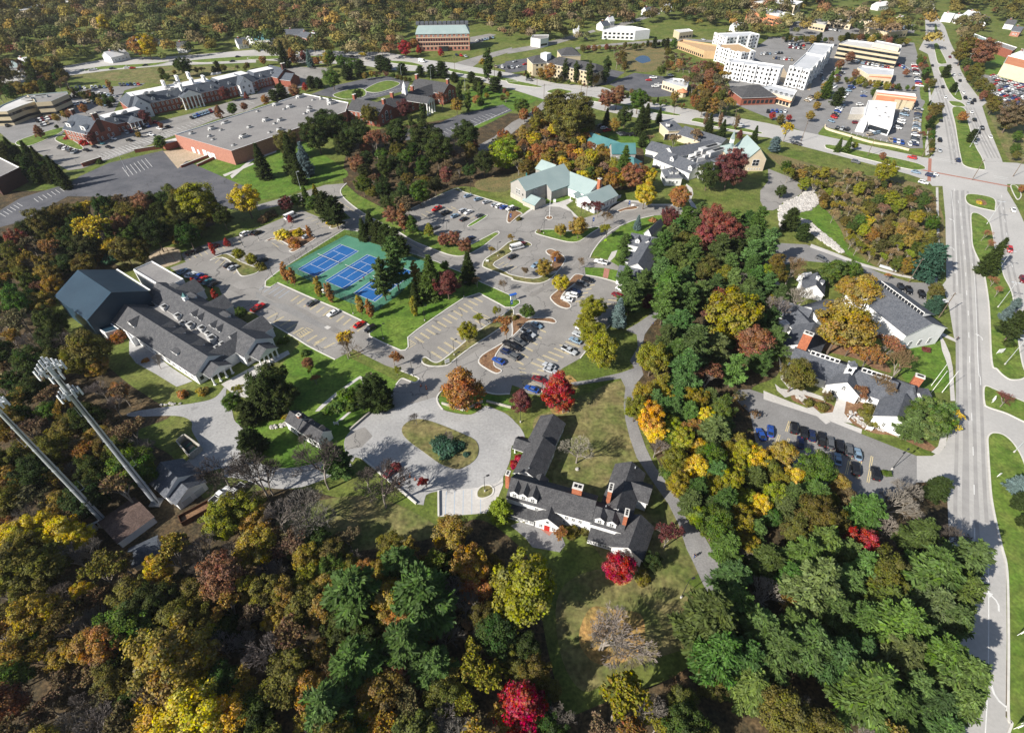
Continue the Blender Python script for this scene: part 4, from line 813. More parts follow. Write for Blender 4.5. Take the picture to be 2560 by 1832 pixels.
for q, s in [((240, 590), (2.6, 2.0, 1.5)), ((300, 680), (1.8, 1.6, 1.2)), ((410, 710), (2.8, 2.2, 1.4)), ((570, 760), (2.6, 2.0, 1.6)), ((640, 820), (2.0, 1.6, 1.2)), ((700, 890), (3.0, 2.2, 1.5)), ((840, 960), (2.4, 1.6, 1.0)), ((60, 470), (2.6, 2.0, 1.5)), ((760, 1000), (1.6, 1.4, .9))]:
    v = G('S', q, 5.2); unit(b, (v.x, v.y, 4.12), s, hdg)
for t, sd in ((.47, -1), (.53, -1), (.66, -1), (.72, -1), (.85, -1)): dormer(b, sn, sd, t, 2.2, .7, 2.2, roof='shingle_grey', style='dark')
for t in (.46, .58, .80): dormer(b, ss, 1, t, 3.0, .8, 2.0, roof='shingle_grey', style='dark')
pw = MB(); a_, c_ = G('Y', (1570, 245), 6.6), G('Y', (2145, 590), 6.6); n_ = Vector((-(c_-a_).y, (c_-a_).x, 0)).normalized()
b2 = [a_, c_, c_ + n_*7.5, a_ + n_*7.5]; block(b, b2, 6.6, 'white_wall', 'flat_roof', .4)
a_ = G('Y', (1560, 1190), 4.5); c_ = G('Y', (2060, 1590), 4.5); n_ = Vector(((c_-a_).y, -(c_-a_).x, 0)).normalized()
block(b, [G('Y', (1430, 1410), 3.5), G('Y', (1530, 1530), 3.5), G('Y', (1720, 1400), 3.5), G('Y', (1560, 1200), 3.5)], 3.5, 'white_wall', 'flat_roof_pale', .2)
low = MB(); z = 3.6; qd = [G('Y', p, z) for p in ((870, 1310), (1080, 1180), (1310, 1340), (1050, 1420))]
block(b, qd, z, 'white_wall', 'metal_navy', .15)
b = Bld('gymnasium', G('Y', (900, 800)), 'tall windowless gymnasium with dark navy gabled metal roof at edge of woods', 'gymnasium')
gy = wpx(b, 'Y', (552, 258), (1160, 668), 10.4, 8.6, 13.9, wall='metal_navy', roof='metal_navy', trim='shingle_slate', over=.25)
seam = MB()
for i in range(1, 23):
    c = gy.A + gy.d*gy.len*i/23
    for s in (-1, 1):
        lo = c + gy.n*gy.hw*s; hi = c + gy.n*.1*s; k = gy.d*.05
        seam.poly([(*(lo - k).xy, gy.ez + .07), (*(lo + k).xy, gy.ez + .07), (*(hi + k).xy, gy.rz + .07), (*(hi - k).xy, gy.rz + .07)])
b.add(seam, 'standing_seam', 'shingle_blue'); gut = MB()
for k in (.55, .9): e = gy.n*(gy.hw + k); gut.tube((*(gy.A + e).xy, gy.ez - .1), (*(gy.B + e).xy, gy.ez - .1), .12, .12, 6)
b.add(gut, 'gutter', 'white_trim')

# ---------------------------------------------------------------- cottage, garage, sheds, bin pen
b = Bld('cottage', G('N', (1830, 480)), 'small white cottage with charcoal roof and brick chimney among lawns', 'house')
c1 = wpx(b, 'N', (1645, 285), (1775, 372), 2.4, 3.7, 5.8, over=.2); c2 = wpx(b, 'N', (1770, 378), (1995, 505), 2.4, 3.4, 5.4, over=.2)
chimney(b, at_h('N', (1735, 325), 6.6), 1.1, .9, heading(c1.A, c1.B), 3, 6.6, pots=1)
for t in (.1, .3, .55, .8): p = c2.A + c2.d*c2.len*t - c2.n*c2.hw; window(b, (p.x, p.y, .9), math.atan2(-c2.n.y, -c2.n.x), .9, 1.4, 'dark')
p = c2.A - c2.n*c2.hw + c2.d*.2; door(b, (p.x, p.y, .02), math.atan2(-c2.n.y, -c2.n.x), 1.1, 2.1, 'pole_black'); gwins(b, c2, 1, (0,), 1.6, 1.0, .8, 'dark'); dormer(b, c2, 1, .3, 1.6, .7, .9); dormer(b, c2, 1, .8, 1.6, .7, .9); dormer(b, c1, 1, .7, 1.6, .7, .9); wins(b, c1, -1, (1.0,), 2)
b = Bld('garage', G('N', (470, 1000)), 'grey roofed white garage with lower front wing next to tall mast', 'garage')
g1 = wpx(b, 'N', (265, 838), (435, 992), 4.4, 3.9, 7.0, roof='shingle_slate'); g2 = wpx(b, 'N', (432, 1012), (548, 1108), 3.9, 3.0, 5.0, roof='shingle_slate')
dm = wing(b, g1.A + g1.d*g1.len*.45 + g1.n*.6, g1.A + g1.d*g1.len*.45 + g1.n*4.6, 1.6, 3.6, 5.4, roof='shingle_slate'); dm2 = wing(b, g1.A + g1.d*g1.len*.9 + g1.n*.6, g1.A + g1.d*g1.len*.9 + g1.n*4.8, 1.7, 3.6, 5.4, roof='shingle_slate')
for o_ in (-1.7, 1.7): p = g2.B + g2.n*o_; door(b, (p.x, p.y, .02), math.atan2(g2.d.y, g2.d.x), 2.4, 2.2, 'galvanised')
wins(b, g1, -1, (1.0,), 3); gwins(b, g1, 1, (-1.5, 1.5), 1, 1, 1.2)
b = Bld('equipment_shed', G('20', (1160, 1400)), 'low brown roofed equipment shed with pale doors below the masts', 'shed')
sh = wpx(b, '20', (935, 1420), (1240, 1205), 4.6, 2.6, 3.7, roof='shingle_brown', wall='glass_pale')
for i in range(6): p = sh.A + sh.d*sh.len*(i+.5)/6 - sh.n*sh.hw; door(b, (p.x, p.y, .02), math.atan2(-sh.n.y, -sh.n.x), 1.4, 2.0, 'white_trim')
b = Bld('storage_hut', G('20', (1290, 1560)), 'dark roofed storage hut under trees behind brown equipment shed', 'shed')
h1 = wpx(b, '20', (1130, 1640), (1370, 1530), 2.6, 2.4, 3.8, roof='shingle_blue'); gwins(b, h1, 1, (0,), .8, 1, 1.3)
pen = Bld('bin_enclosure', G('N', (550, 640)), 'open topped block walled bin enclosure with bins inside on service drive', 'enclosure')
q = GP('N', [(425, 600), (510, 530), (685, 655), (560, 755)], 2.1); cx_ = sum(q, Vector())/4
for i in range(4):
    if i == 3: pass
    a_, c_ = q[i], q[(i+1) % 4]; m = MB(); m.box(((a_.x+c_.x)/2, (a_.y+c_.y)/2, 0), ((c_-a_).length - .3, .3, 2.1), heading(a_, c_)); pen.add(m, 'wall', 'stone_wall')
for k, (sx, sy) in enumerate(((2.0, 1.4), (2.0, 1.3))):
    m = MB(); c_ = cx_ + Vector((k*1.8 - .9, .9 - k*1.8, 0)); m.box((c_.x, c_.y, 0), (sx, sy, 1.3), heading(q[0], q[1])); m.box((c_.x, c_.y, 1.3), (sx+.1, sy+.1, .08), heading(q[0], q[1]), 1); o = m.build('rubbish_bin', ['metal_teal_dark', 'plastic_black']); tag(o, 'green lidded rubbish bin inside the block walled enclosure', 'bin', 'bins in the enclosure')
sk = Bld('skip_container', G('20', (1720, 1300)), 'long rusty open topped skip full of fallen leaves', 'skip')
a_, c_ = G('20', (1590, 1345), 1.2), G('20', (1850, 1205), 1.2); hd = heading(a_, c_); L_ = (c_-a_).length; m_ = (a_+c_)/2
for (dx, dy, sx, sy) in ((0, 1.25, L_, .1), (0, -1.25, L_, .1), (L_/2, 0, .1, 2.4), (-L_/2, 0, .1, 2.4)):
    m = MB(); m.box((m_.x + dx*math.cos(hd) - dy*math.sin(hd), m_.y + dx*math.sin(hd) + dy*math.cos(hd), .15), (sx, sy, 1.7), hd); sk.add(m, 'side_panel', 'rust')
m = MB(); m.box((m_.x, m_.y, .15), (L_, 2.4, .1), hd); sk.add(m, 'floor_panel', 'rust'); m = MB(); m.box((m_.x, m_.y, .26), (L_*.9, 2.1, .7), hd); o = m.build('leaf_pile', 'mulch'); tag(o, kind='stuff')

# ---------------------------------------------------------------- teal metal roofed chapel buildings by the turning circle
b = Bld('parish_hall', G('V', (1100, 620)), 'pale teal metal roofed hall with grey siding and white gables by circular drive', 'hall')
v1 = wpx(b, 'V', (1125, 195), (372, 445), 5.9, 7.6, 11.4, 'grey_siding', 'metal_teal', trim='teal_trim')
n1 = v1.n if v1.n.y < 0 else -v1.n; s1 = 1 if v1.n.y < 0 else -1
ex = [v1.A + v1.d*1 + n1*5.85, v1.A + v1.d*v1.len*.56 + n1*5.85]
m = MB(); lo = [e + n1*4.2 for e in ex]; Z = lambda v, z: (v.x, v.y, z)
m.poly([Z(lo[0], 0), Z(lo[1], 0), Z(lo[1], 5.1), Z(lo[0], 5.1)]); m.poly([Z(ex[1], 0), Z(lo[1], 0), Z(lo[1], 5.1), Z(ex[1], 7.6)]); b.add(m, 'wall', 'grey_siding')
m = MB(); o_ = n1*.35; m.poly([Z(lo[0] + o_, 5.0), Z(lo[1] + o_ + v1.d*.3, 5.0), Z(ex[1] + v1.d*.3, 7.75), Z(ex[0], 7.75)], 0); m.poly([Z(lo[0] + o_, 4.7), Z(lo[1] + o_ + v1.d*.3, 4.7), Z(lo[1] + o_ + v1.d*.3, 5.0), Z(lo[0] + o_, 5.0)], 1); b.add(m, 'roof', ['metal_teal', 'teal_trim'])
m = MB(); m.box(((v1.B.x + v1.A.x)/2 + v1.d.x*.12, (v1.B.y+v1.A.y)/2 + v1.d.y*.12, 0), (v1.len, v1.hw*2 + .16, 2.4), heading(v1.A, v1.B)); b.add(m, 'plinth', 'stone_wall')
gwins(b, v1, 1, (-.9, .9), 3.6, 1.2, 2.6); gwins(b, v1, 1, (s1*3.6,), 4, .8, 1.0, 'dark'); p = v1.B - v1.d*6 + n1*v1.hw; window(b, (p.x, p.y, 5), math.atan2(n1.y, n1.x), 1.6, 1.6)
v1b = wpx(b, 'V', (768, 128), (1000, 215), 4.6, 7.4, 10.4, 'grey_siding', 'metal_teal', trim='teal_trim')
v2 = wpx(b, 'V', (1165, 300), (1700, 500), 7.2, 4.4, 8.6, 'white_wall', 'metal_teal', trim='teal_trim')
v3 = wpx(b, 'V', (1895, 548), (1515, 722), 5.6, 4.2, 7.4, 'white_wall', 'metal_teal', trim='teal_trim')
v4 = wpx(b, 'V', (545, 690), (742, 772), 4.0, 2.8, 4.8, 'stone_wall', 'metal_teal', trim='teal_trim')
v5 = wpx(b, 'V', (1300, 690), (1445, 625), 2.2, 3.0, 4.4, 'white_wall', 'metal_teal', trim='teal_trim', walls=False)
for i in (0, 1):
    for s in (-1, 1): column(b, (v5.A if i == 0 else v5.B) + v5.n*1.9*s, 3.0, .2)
s2 = 1 if v2.n.y < 0 else -1; n2 = v2.n*s2
for k in (.12, .19, .26): p = v2.A + v2.d*v2.len*k + n2*v2.hw; window(b, (p.x, p.y, 1.0), math.atan2(n2.y, n2.x), 1.4, 2.4)
wins(b, v3, 1, (1.0,), 6, .9, 1.6); wins(b, v3, -1, (1.0,), 4); gwins(b, v3, 1, (-3, 3), 1.2, 1, 1.5); chimney(b, at_h('V', (1735, 440), 11), 1.6, 1.4, heading(v2.A, v2.B), 4, 11, 'brick_orange', 1)
v = G('V', (510, 390), 11.5); m = MB(); m.tube((v.x, v.y, 10.4), (v.x, v.y, 12.6), .35, .35, 8); b.add(m, 'flue', 'teal_trim')
b = Bld('teal_house', G('02', (990, 1330)), 'two storey house with dark teal roofs half hidden by trees', 'house')
t1 = wpx(b, '02', (880, 1262), (1085, 1262), 5.5, 8, 11.5, 'grey_siding', 'metal_teal_dark', trim='teal_trim'); t2 = wpx(b, '02', (960, 1360), (1120, 1400), 4.5, 5.5, 8.5, 'stone_wall', 'metal_teal_dark', trim='teal_trim', hip=3); t3 = wpx(b, '02', (700, 1170), (960, 1260), 4.5, 5, 8, 'grey_siding', 'metal_teal_dark', trim='teal_trim')
wins(b, t1, -1, (1.2, 4.6), 4); wins(b, t2, -1, (1.2,), 3); wins(b, t1, 1, (1.2, 4.6), 4)

# ---------------------------------------------------------------- slate and white complex
b = Bld('retreat_centre', G('02', (1700, 1400)), 'sprawling white retreat centre with slate grey roofs and teal spired chapel', 'church centre')
kw = dict(roof='shingle_slate')
pv = wpx(b, '02', (1355, 1068), (1490, 1060), 7.0, 5.6, 8.8, 'cream_wall', hip=4.5, **kw); ang = math.atan2(-pv.n.y, -pv.n.x)
for t in (-.05, .3, .65, 1.0):
    p = pv.A + pv.d*pv.len*t - pv.n*pv.hw; door(b, (p.x, p.y, .02), ang, 3.0, 3.4, 'dark_void')
v = G('02', (1380, 1080), 9.4); m = MB(); m.box((v.x, v.y, 7.2), (2, 2, 1.6)); m.tube((v.x, v.y, 8.8), (v.x, v.y, 10), 1.6, .1, 4, 1); b.add(m, 'cupola', ['white_wall', 'shingle_slate'])
wa = wpx(b, '02', (1530, 1112), (1890, 1222), 6.5, 4.2, 7.4, 'cream_wall', **kw); wb = wpx(b, '02', (1235, 1245), (1400, 1290), 5.5, 4, 7, **kw); wc = wpx(b, '02', (1330, 1318), (1650, 1445), 6.2, 4.2, 7.6, **kw)
wd = wpx(b, '02', (1390, 1305), (1770, 1235), 5.5, 4.2, 7.2, **kw); we = wpx(b, '02', (1640, 1440), (2010, 1330), 5.6, 4.2, 7.4, **kw)
bpx(b, '02', [(1560, 1365), (1640, 1400), (1960, 1330), (1880, 1290)], 5.4, 'white_wall', 'flat_roof_light', .2)
for q, s in (((1745, 1310), (15, 3.2, 2.6)), ((1805, 1340), (13, 3.2, 2.4)), ((1640, 1365), (5, 2.4, .8)), ((1590, 1385), (5, 2.4, .8)), ((1700, 1355), (4, 2.2, .7))): v = G('02', q, 6.5); unit(b, (v.x, v.y, 5.22), s, heading(we.A, we.B), 'hvac_grey')
sd = 1 if wc.n.y < 0 else -1; dormer(b, wc, sd, .42, 2.4, 1.6, 2, roof='shingle_slate'); dormer(b, wc, sd, .95, 2.4, 1.6, 1.2, roof='shingle_slate'); sd = 1 if we.n.y < 0 else -1
for t in (.3, .62, .88): dormer(b, we, sd, t, 2.0, 1.4, 1.6, roof='shingle_slate')
ch = wpx(b, '02', (2078, 1192), (2190, 1308), 5.2, 6.8, 12.5, 'cream_wall', 'metal_teal', trim='teal_trim'); gwins(b, ch, 1, (0,), 3.0, 3.6, 3.4); gwins(b, ch, 1, (-3, -1.5, 0, 1.5, 3), .9, .7, .9); wins(b, ch, -1, (1.5,), 4, 1, 2.4)
tw = wpx(b, '02', (1880, 1262), (1985, 1262), 5.0, 7, 10.5, 'cream_wall', 'metal_teal', trim='teal_trim', hip=4.4); v = G('02', (1937, 1260), 10)
m = MB(); m.box((v.x, v.y, 9.6), (1.8, 1.8, 2.4)); m.tube((v.x, v.y, 12), (v.x, v.y, 17), 1.3, .05, 4, 1); b.add(m, 'spire', ['white_wall', 'metal_teal']); chimney(b, at_h('02', (1972, 1300), 10), 1.6, 1.2, 0, 5, 10, 'brick', 1)
gwins(b, wb, 0, (-2, 2), 1, 1, 1.5); gwins(b, wc, 0, (-2.5, 0, 2.5), 1, 1, 1.6); wins(b, wc, 1 if wc.n.y < 0 else -1, (1,), 8); wins(b, we, sd, (1,), 9)
b = Bld('gatehouse', G('02', (1420, 1540)), 'small square white gatehouse with slate hipped roof and dormers', 'house')
gh = wpx(b, '02', (1350, 1475), (1495, 1475), 5.0, 4.4, 7.8, hip=5.0, roof='shingle_slate'); wins(b, gh, -1, (1.1,), 3); wins(b, gh, 1, (1.1,), 3); gwins(b, gh, 0, (-2, 2), 1.1); gwins(b, gh, 1, (-2, 2), 1.1); dormer(b, gh, -1, .35, 1.6, 1.0, 1.5, roof='shingle_slate'); dormer(b, gh, -1, .68, 1.6, 1.0, 1.5, roof='shingle_slate')

# ---------------------------------------------------------------- house in the pines
b = Bld('pine_house', G('12', (1150, 620)), 'white house with grey roofs mostly hidden beneath tall pines', 'house')
kw = dict(roof='shingle_slate')
p1 = wpx(b, '12', (1060, 430), (1290, 475), 4.5, 5.4, 8.4, **kw); p2 = wpx(b, '12', (1240, 480), (1110, 700), 4.2, 5.2, 8.2, **kw); p3 = wpx(b, '12', (1205, 400), (1312, 305), 1.5, 4.4, 6.4, **kw); p4 = wpx(b, '12', (1020, 590), (1190, 610), 3.6, 4, 6.6, **kw); p5 = wpx(b, '12', (955, 715), (1200, 765), 4.2, 3.4, 6.2, **kw)
for g in (p1, p4, p5): wins(b, g, -1, (1.0,), 4); wins(b, g, 1, (1.0,), 4)
dormer(b, p1, -1, .3, 1.8, 1.4, 1, roof='shingle_slate'); dormer(b, p1, -1, .7, 1.8, 1.4, 1, roof='shingle_slate'); chimney(b, at_h('12', (1320, 690), 9), 1, 1, 0, 4, 9, 'white_wall', 1)

# ---------------------------------------------------------------- white church by the main road
b = Bld('church', G('W', (1150, 480)), 'large white church with blue grey roof and long clerestory window strip', 'church')
kw = dict(roof='shingle_slate')
cm_ = wpx(b, 'W', (880, 130), (1440, 545), 8.0, 7.2, 10.6, **kw); s_ = -1 if cm_.n.y > 0 else 1; nn_ = cm_.n*s_
a_, c_ = cm_.A + cm_.d*4.5, cm_.B - cm_.d*4.0; m = MB(); w_ = 1.6; m.poly([Z(a_ - nn_*.2, 10.2), Z(c_ - nn_*.2, 10.2), Z(c_ - nn_*.2, 12.0), Z(a_ - nn_*.2, 12.0)]); m.poly([Z(a_ - nn_*.2, 10.2), Z(a_ - nn_*.2, 12.0), Z(a_ - nn_*4, 10.4)]); m.poly([Z(c_ - nn_*.2, 10.2), Z(c_ - nn_*.2, 12.0), Z(c_ - nn_*4, 10.4)]); b.add(m, 'clerestory_wall', 'white_wall')
m = MB(); m.poly([Z(a_ + nn_*.2 - cm_.d*.3, 12.12), Z(c_ + nn_*.2 + cm_.d*.3, 12.12), Z(c_ - nn_*5.5 + cm_.d*.3, 10.0), Z(a_ - nn_*5.5 - cm_.d*.3, 10.0)], 0); m.poly([Z(a_ + nn_*.2 - cm_.d*.3, 11.9), Z(c_ + nn_*.2 + cm_.d*.3, 11.9), Z(c_ + nn_*.2 + cm_.d*.3, 12.12), Z(a_ + nn_*.2 - cm_.d*.3, 12.12)], 1); b.add(m, 'clerestory_roof', ['shingle_slate', 'white_trim'])
for i in range(14): p = a_ + (c_-a_)*((i+.5)/14) - nn_*.2; window(b, (p.x, p.y, 10.55), math.atan2(nn_.y, nn_.x), 1.15, 1.1, 'dark')
for t in (.22, .34):
    p = cm_.A + cm_.d*cm_.len*t + nn_*3.5; g = wing(b, p, p + nn_*5.2, 1.8, 7.6, 9.6, **kw)
    for o in (-.5, .5): gwins(b, g, 1, (o,), 5.0, .55, 2.8, 'dark')
for t in (.40, .44, .48, .62): p = cm_.A + cm_.d*cm_.len*t + nn_*cm_.hw; window(b, (p.x, p.y, 1.0), math.atan2(nn_.y, nn_.x), 1.0, 1.4, 'dark')
gwins(b, cm_, 1, (-4, 0, 4), 1.2, 1.2, 2.4)
hp = wpx(b, 'W', (760, 120), (900, 200), 5, 3.6, 6, **kw)
b = Bld('church_hall', G('W', (620, 1020)), 'white church hall with grey roofs, front gable, cupola and tall brick chimney', 'church hall')
sb = wpx(b, 'W', (185, 775), (1125, 1090), 6.2, 3.6, 6.9, **kw); s_ = -1 if sb.n.y > 0 else 1; nb_ = sb.n*s_; an = math.atan2(nb_.y, nb_.x)
p = sb.A + sb.d*sb.len*.56; fg = wing(b, p - nb_*.5, p + nb_*8.2, 4.6, 3.6, 7.0, **kw); gwins(b, fg, 1, (0,), 3.6, 1.3, 1.0, 'arch'); gwins(b, fg, 1, (-2.6, -1.4), .9, 1.0, 1.5); door(b, (*(fg.B - fg.n*s_*-2.2).xy, .02), an, 1.6, 2.2, 'glass_dark')
for t0, t1 in ((.15, .44), (.66, .93)):
    a_, c_ = sb.A + sb.d*sb.len*t0, sb.A + sb.d*sb.len*t1; m = MB(); m.poly([Z(a_ + nb_*.4, 6.5), Z(c_ + nb_*.4, 6.5), Z(c_ + nb_*.4, 8.3), Z(a_ + nb_*.4, 8.3)]); m.poly([Z(c_ + nb_*.4, 6.5), Z(c_ + nb_*.4, 8.3), Z(c_ - nb_*2.6, 6.2)]); m.poly([Z(a_ + nb_*.4, 6.5), Z(a_ + nb_*.4, 8.3), Z(a_ - nb_*2.6, 6.2)]); b.add(m, 'clerestory_wall', 'white_wall')
    m = MB(); m.poly([Z(a_ + nb_*.7 - sb.d*.2, 8.45), Z(c_ + nb_*.7 + sb.d*.2, 8.45), Z(c_ - nb_*3.6 + sb.d*.2, 5.6), Z(a_ - nb_*3.6 - sb.d*.2, 5.6)]); b.add(m, 'clerestory_roof', 'shingle_slate')
    for i in range(6): q_ = a_ + (c_-a_)*((i+.5)/6) + nb_*.4; window(b, (q_.x, q_.y, 6.95), an, 1.0, 1.0, 'dark')
for t in (.32, .42, .74, .84): p = sb.A + sb.d*sb.len*t + nb_*sb.hw; window(b, (p.x, p.y, 1.0), an, 1.4, 1.4)
v = G('W', (715, 915), 10); hd = heading(sb.A, sb.B); m = MB(); m.box((v.x, v.y, 5.8), (2.2, 2.2, 3.4), hd); m.box((v.x, v.y, 9.2), (2.6, 2.6, .2), hd); m.tube((v.x, v.y, 9.4), (v.x, v.y, 11), 1.6, .1, 4, 1); m.box((v.x, v.y, 7.4), (2.24, 1.0, 1.2), hd, 2); m.box((v.x, v.y, 7.4), (1.0, 2.24, 1.2), hd, 2); b.add(m, 'cupola', ['white_wall', 'shingle_slate', 'glass_dark'])
ew = wpx(b, 'W', (1195, 1195), (1120, 1400), 4.6, 3.8, 6.8, **kw); gwins(b, ew, 1, (-1.5, 1.5), 1.2, 1, 1.6); wins(b, ew, 1, (1,), 4); wins(b, ew, -1, (1,), 4); nh = wpx(b, 'W', (1160, 1085), (1370, 1150), 5.0, 4.0, 7.2, hip=3.5, **kw); nh2 = wpx(b, 'W', (1330, 1190), (1400, 1150), 3.0, 3.8, 6.2, **kw); wins(b, nh, -1, (1,), 3)
ww = wpx(b, 'W', (360, 540), (258, 735), 5.2, 4.0, 7.4, **kw); gwins(b, ww, 1, (2.5,), 1.2, 1, 1.6); v = ww.B + ww.d*.95; chimney(b, (v.x, v.y), 2.8, 1.7, heading(ww.A, ww.B) + math.pi/2, 0, 12.5, 'brick_orange', 2)
lw1 = wpx(b, 'W', (330, 400), (560, 335), 4.2, 3.4, 5.8, **kw); lw2 = wpx(b, 'W', (60, 330), (330, 420), 4.6, 3.4, 6.2, **kw); lw3 = wpx(b, 'W', (200, 420), (330, 560), 4.6, 3.4, 6.0, **kw); gwins(b, lw1, 1, (-1.4, 1.4), 1, 1, 1.3); bpx(b, 'W', [(30, 530), (80, 560), (130, 550), (90, 510)], 4, 'white_wall', 'flat_roof_light')
chimney(b, at_h('W', (1335, 1030), 8), 2.4, 1.6, hd, 0, 8, 'brick_orange', 1)
b = Bld('white_chapel_house', G('W', (350, 220)), 'small white clapboard house with steep slate roof near stone bank', 'house')
k1 = wpx(b, 'W', (385, 78), (370, 192), 3.8, 3.2, 6.4, **kw); gwins(b, k1, 1, (-1.8, 1.8), 1.0, .8, 1.4); wins(b, k1, 1, (1,), 3); wins(b, k1, -1, (1,), 3); dormer(b, k1, 1, .4, 1.6, 1.2, 1.0, roof='shingle_slate'); chimney(b, at_h('W', (392, 118), 7.4), .9, .9, 0, 5, 7.4, 'white_wall', 1)
k2 = wpx(b, 'W', (255, 90), (320, 75), 2.0, 2.8, 4.2, roof='flat_roof_white'); bpx(b, 'W', [(208, 180), (240, 140), (262, 165), (230, 215)], 2.6, 'white_wall', 'flat_roof_white', .1)
# ================================================================== neighbours across the roads
b = Bld('brick_store', G('01', (0, 1150)), 'big low brick store with wide grey flat roof dotted with vents', 'store')
pts = [G('00', (1540, 1187), 8), G('00', (2040, 1332), 8), G('01', (790, 985), 8), G('01', (815, 905), 8), G('01', (420, 826), 8)]
block(b, pts, 8, 'brick_pink', 'flat_roof', .5)
hd = heading(pts[0], pts[4])
for fr, q, s in [('00', (1870, 1130), (3.4, 2.6, 1.3)), ('00', (2150, 1200), (4, 2.8, 1.4)), ('00', (1690, 1170), (2.4, 2, .8)), ('00', (2200, 1115), (2.4, 2, .8)), ('00', (1850, 1195), (2, 1.6, .9)), ('00', (1990, 1075), (4.2, 2.6, .8)), ('01', (90, 1055), (3.6, 2.8, 1.4)), ('01', (215, 1055), (3, 2.4, 1.2)), ('01', (480, 972), (4, 2.8, 1.3)),
    ('01', (300, 937), (3.6, 2.8, 1.3)), ('01', (180, 917), (4, 2.8, 1.4)), ('01', (670, 905), (5, 3, 1.5)), ('01', (650, 890), (3, 2.2, 1.8)), ('01', (390, 850), (4.6, 2.8, 1.5)), ('01', (210, 1140), (3, 2.4, 1.2)), ('01', (250, 955), (2, 1.6, .5)), ('01', (430, 995), (2, 1.6, .5)), ('01', (165, 1082), (2, 1.6, .5)), ('01', (15, 975), (2, 1.6, .5)), ('01', (575, 870), (1.6, 1.6, 1.4)), ('01', (505, 875), (2, 1.6, .5)), ('01', (120, 1160), (2, 1.6, .5)), ('01', (470, 935), (2, 1.6, .5)), ('00', (1880, 1222), (2, 1.6, .5)), ('00', (2060, 1272), (2, 1.6, .5)), ('00', (1950, 1140), (2, 1.6, .5))]:
    v = G(fr, q, 8.3); unit(b, (v.x, v.y, 7.52), s, hd)
a_, c_ = pts[0], pts[1]; d_ = (c_-a_).normalized(); an = math.atan2(-d_.x, d_.y)
for t, w_, h_ in ((.27, 2.4, 3), (.36, 1.4, 2.4), (.48, 3.0, 3.4), (.56, 2.6, 3), (.63, 2.6, 3)): p = a_ + (c_-a_)*t; door(b, (p.x, p.y, .02), an, w_, h_, 'white_trim')
for i, (fr, a, c, h) in enumerate([('00', (1195, 1350), (1440, 1310), 2), ('00', (1600, 1482), (1842, 1385), 1.2), ('00', (1745, 1470), (1895, 1400), 1.2), ('00', (735, 1475), (905, 1420), 2.2), ('00', (1460, 1320), (1640, 1270), 3.6)]):
    a_, c_ = G(fr, a), G(fr, c); m = MB(); m.box(((a_.x+c_.x)/2, (a_.y+c_.y)/2, 0), ((c_-a_).length, .5 if i != 4 else 5, h), heading(a_, c_)); m.box(((a_.x+c_.x)/2, (a_.y+c_.y)/2, h), ((c_-a_).length + .1, .62 if i != 4 else 5.1, .12), heading(a_, c_), 1)
    o = m.build('brick_wall', ['brick', 'kerb_concrete']); tag(o, ['low brick screen wall beside pale service yard', 'brick retaining wall along the dark car park edge', 'short brick ramp wall in front of store lawn', 'freestanding brick screen wall by the grass strip', 'small brick bin house attached to store yard'][i], 'wall')

b = Bld('colonial_hall', G('01', (1300, 950)), 'red brick colonial hall with grey roofs, white cupola and columned portico', 'hall')
kw = dict(wall='brick', roof='shingle_charcoal')
w1 = wpx(b, '01', (862, 868), (1138, 912), 8.5, 7.4, 12, **kw); w3 = wpx(b, '01', (1412, 690), (1702, 735), 8.5, 7.4, 12, **kw)
cxa = (w1.A + w1.B)/2 + w1.d*2; cxb = (w3.A + w3.B)/2 + w3.d*2; w2 = wing(b, cxa, cxb, 6.5, 6.8, 10.6, **kw)
for g, sl_ in ((w1, (0, 1)), (w3, (0, 1))):
    for e in (0, 1): v = g.A + g.d*.8 if e == 0 else g.B - g.d*.8; chimney(b, v, 1.5, 2.2, heading(g.A, g.B), 9, 14.6, 'brick', 1)
    gwins(b, g, 1, (0,), 1.6, 3.2, 4.4, 'arch'); gwins(b, g, 1, (-4.6, 4.6), 1.4, 1.4, 2); gwins(b, g, 1, (-4.6, 4.6), 4.6, 1.4, 1.8); wins(b, g, -1, (1.2, 4.4), 6, 1.3, 1.8); wins(b, g, 1, (1.2, 4.4), 6, 1.3, 1.8)
for t in (.3, .62): v = w2.A + w2.d*w2.len*t; chimney(b, v, 2.0, 1.6, heading(w1.A, w1.B), 8, 13.6, 'brick', 1)
mp = w2.A + w2.d*w2.len*.5; dd = w1.d; pt = portico(b, mp + dd*3, dd, 17, 4.8, 7.6, 10.4, 'shingle_charcoal', 4, r=.5)
m = MB(); hd = heading(w1.A, w1.B); m.box((mp.x, mp.y, 9.6), (3, 3, 2.4), hd); m.box((mp.x, mp.y, 12), (2.2, 2.2, 2.2), hd); m.tube((mp.x, mp.y, 14.2), (mp.x, mp.y, 17.6), 1.5, .05, 8, 1); b.add(m, 'cupola', ['white_wall', 'white_trim'])
for g_ in (w2,):
    sd = 1 if g_.n.dot(dd) > 0 else -1; wins(b, g_, sd, (1.2, 4.2), 9, 1.3, 1.8)
block(b, [w1.A + w1.d*3 - w1.n*0 + w2.d*6, cxa - dd*9 + w2.d*6, cxb - dd*9 - w2.d*4, cxb - dd*2 - w2.d*4], 6, 'brick', 'flat_roof_light', .4)

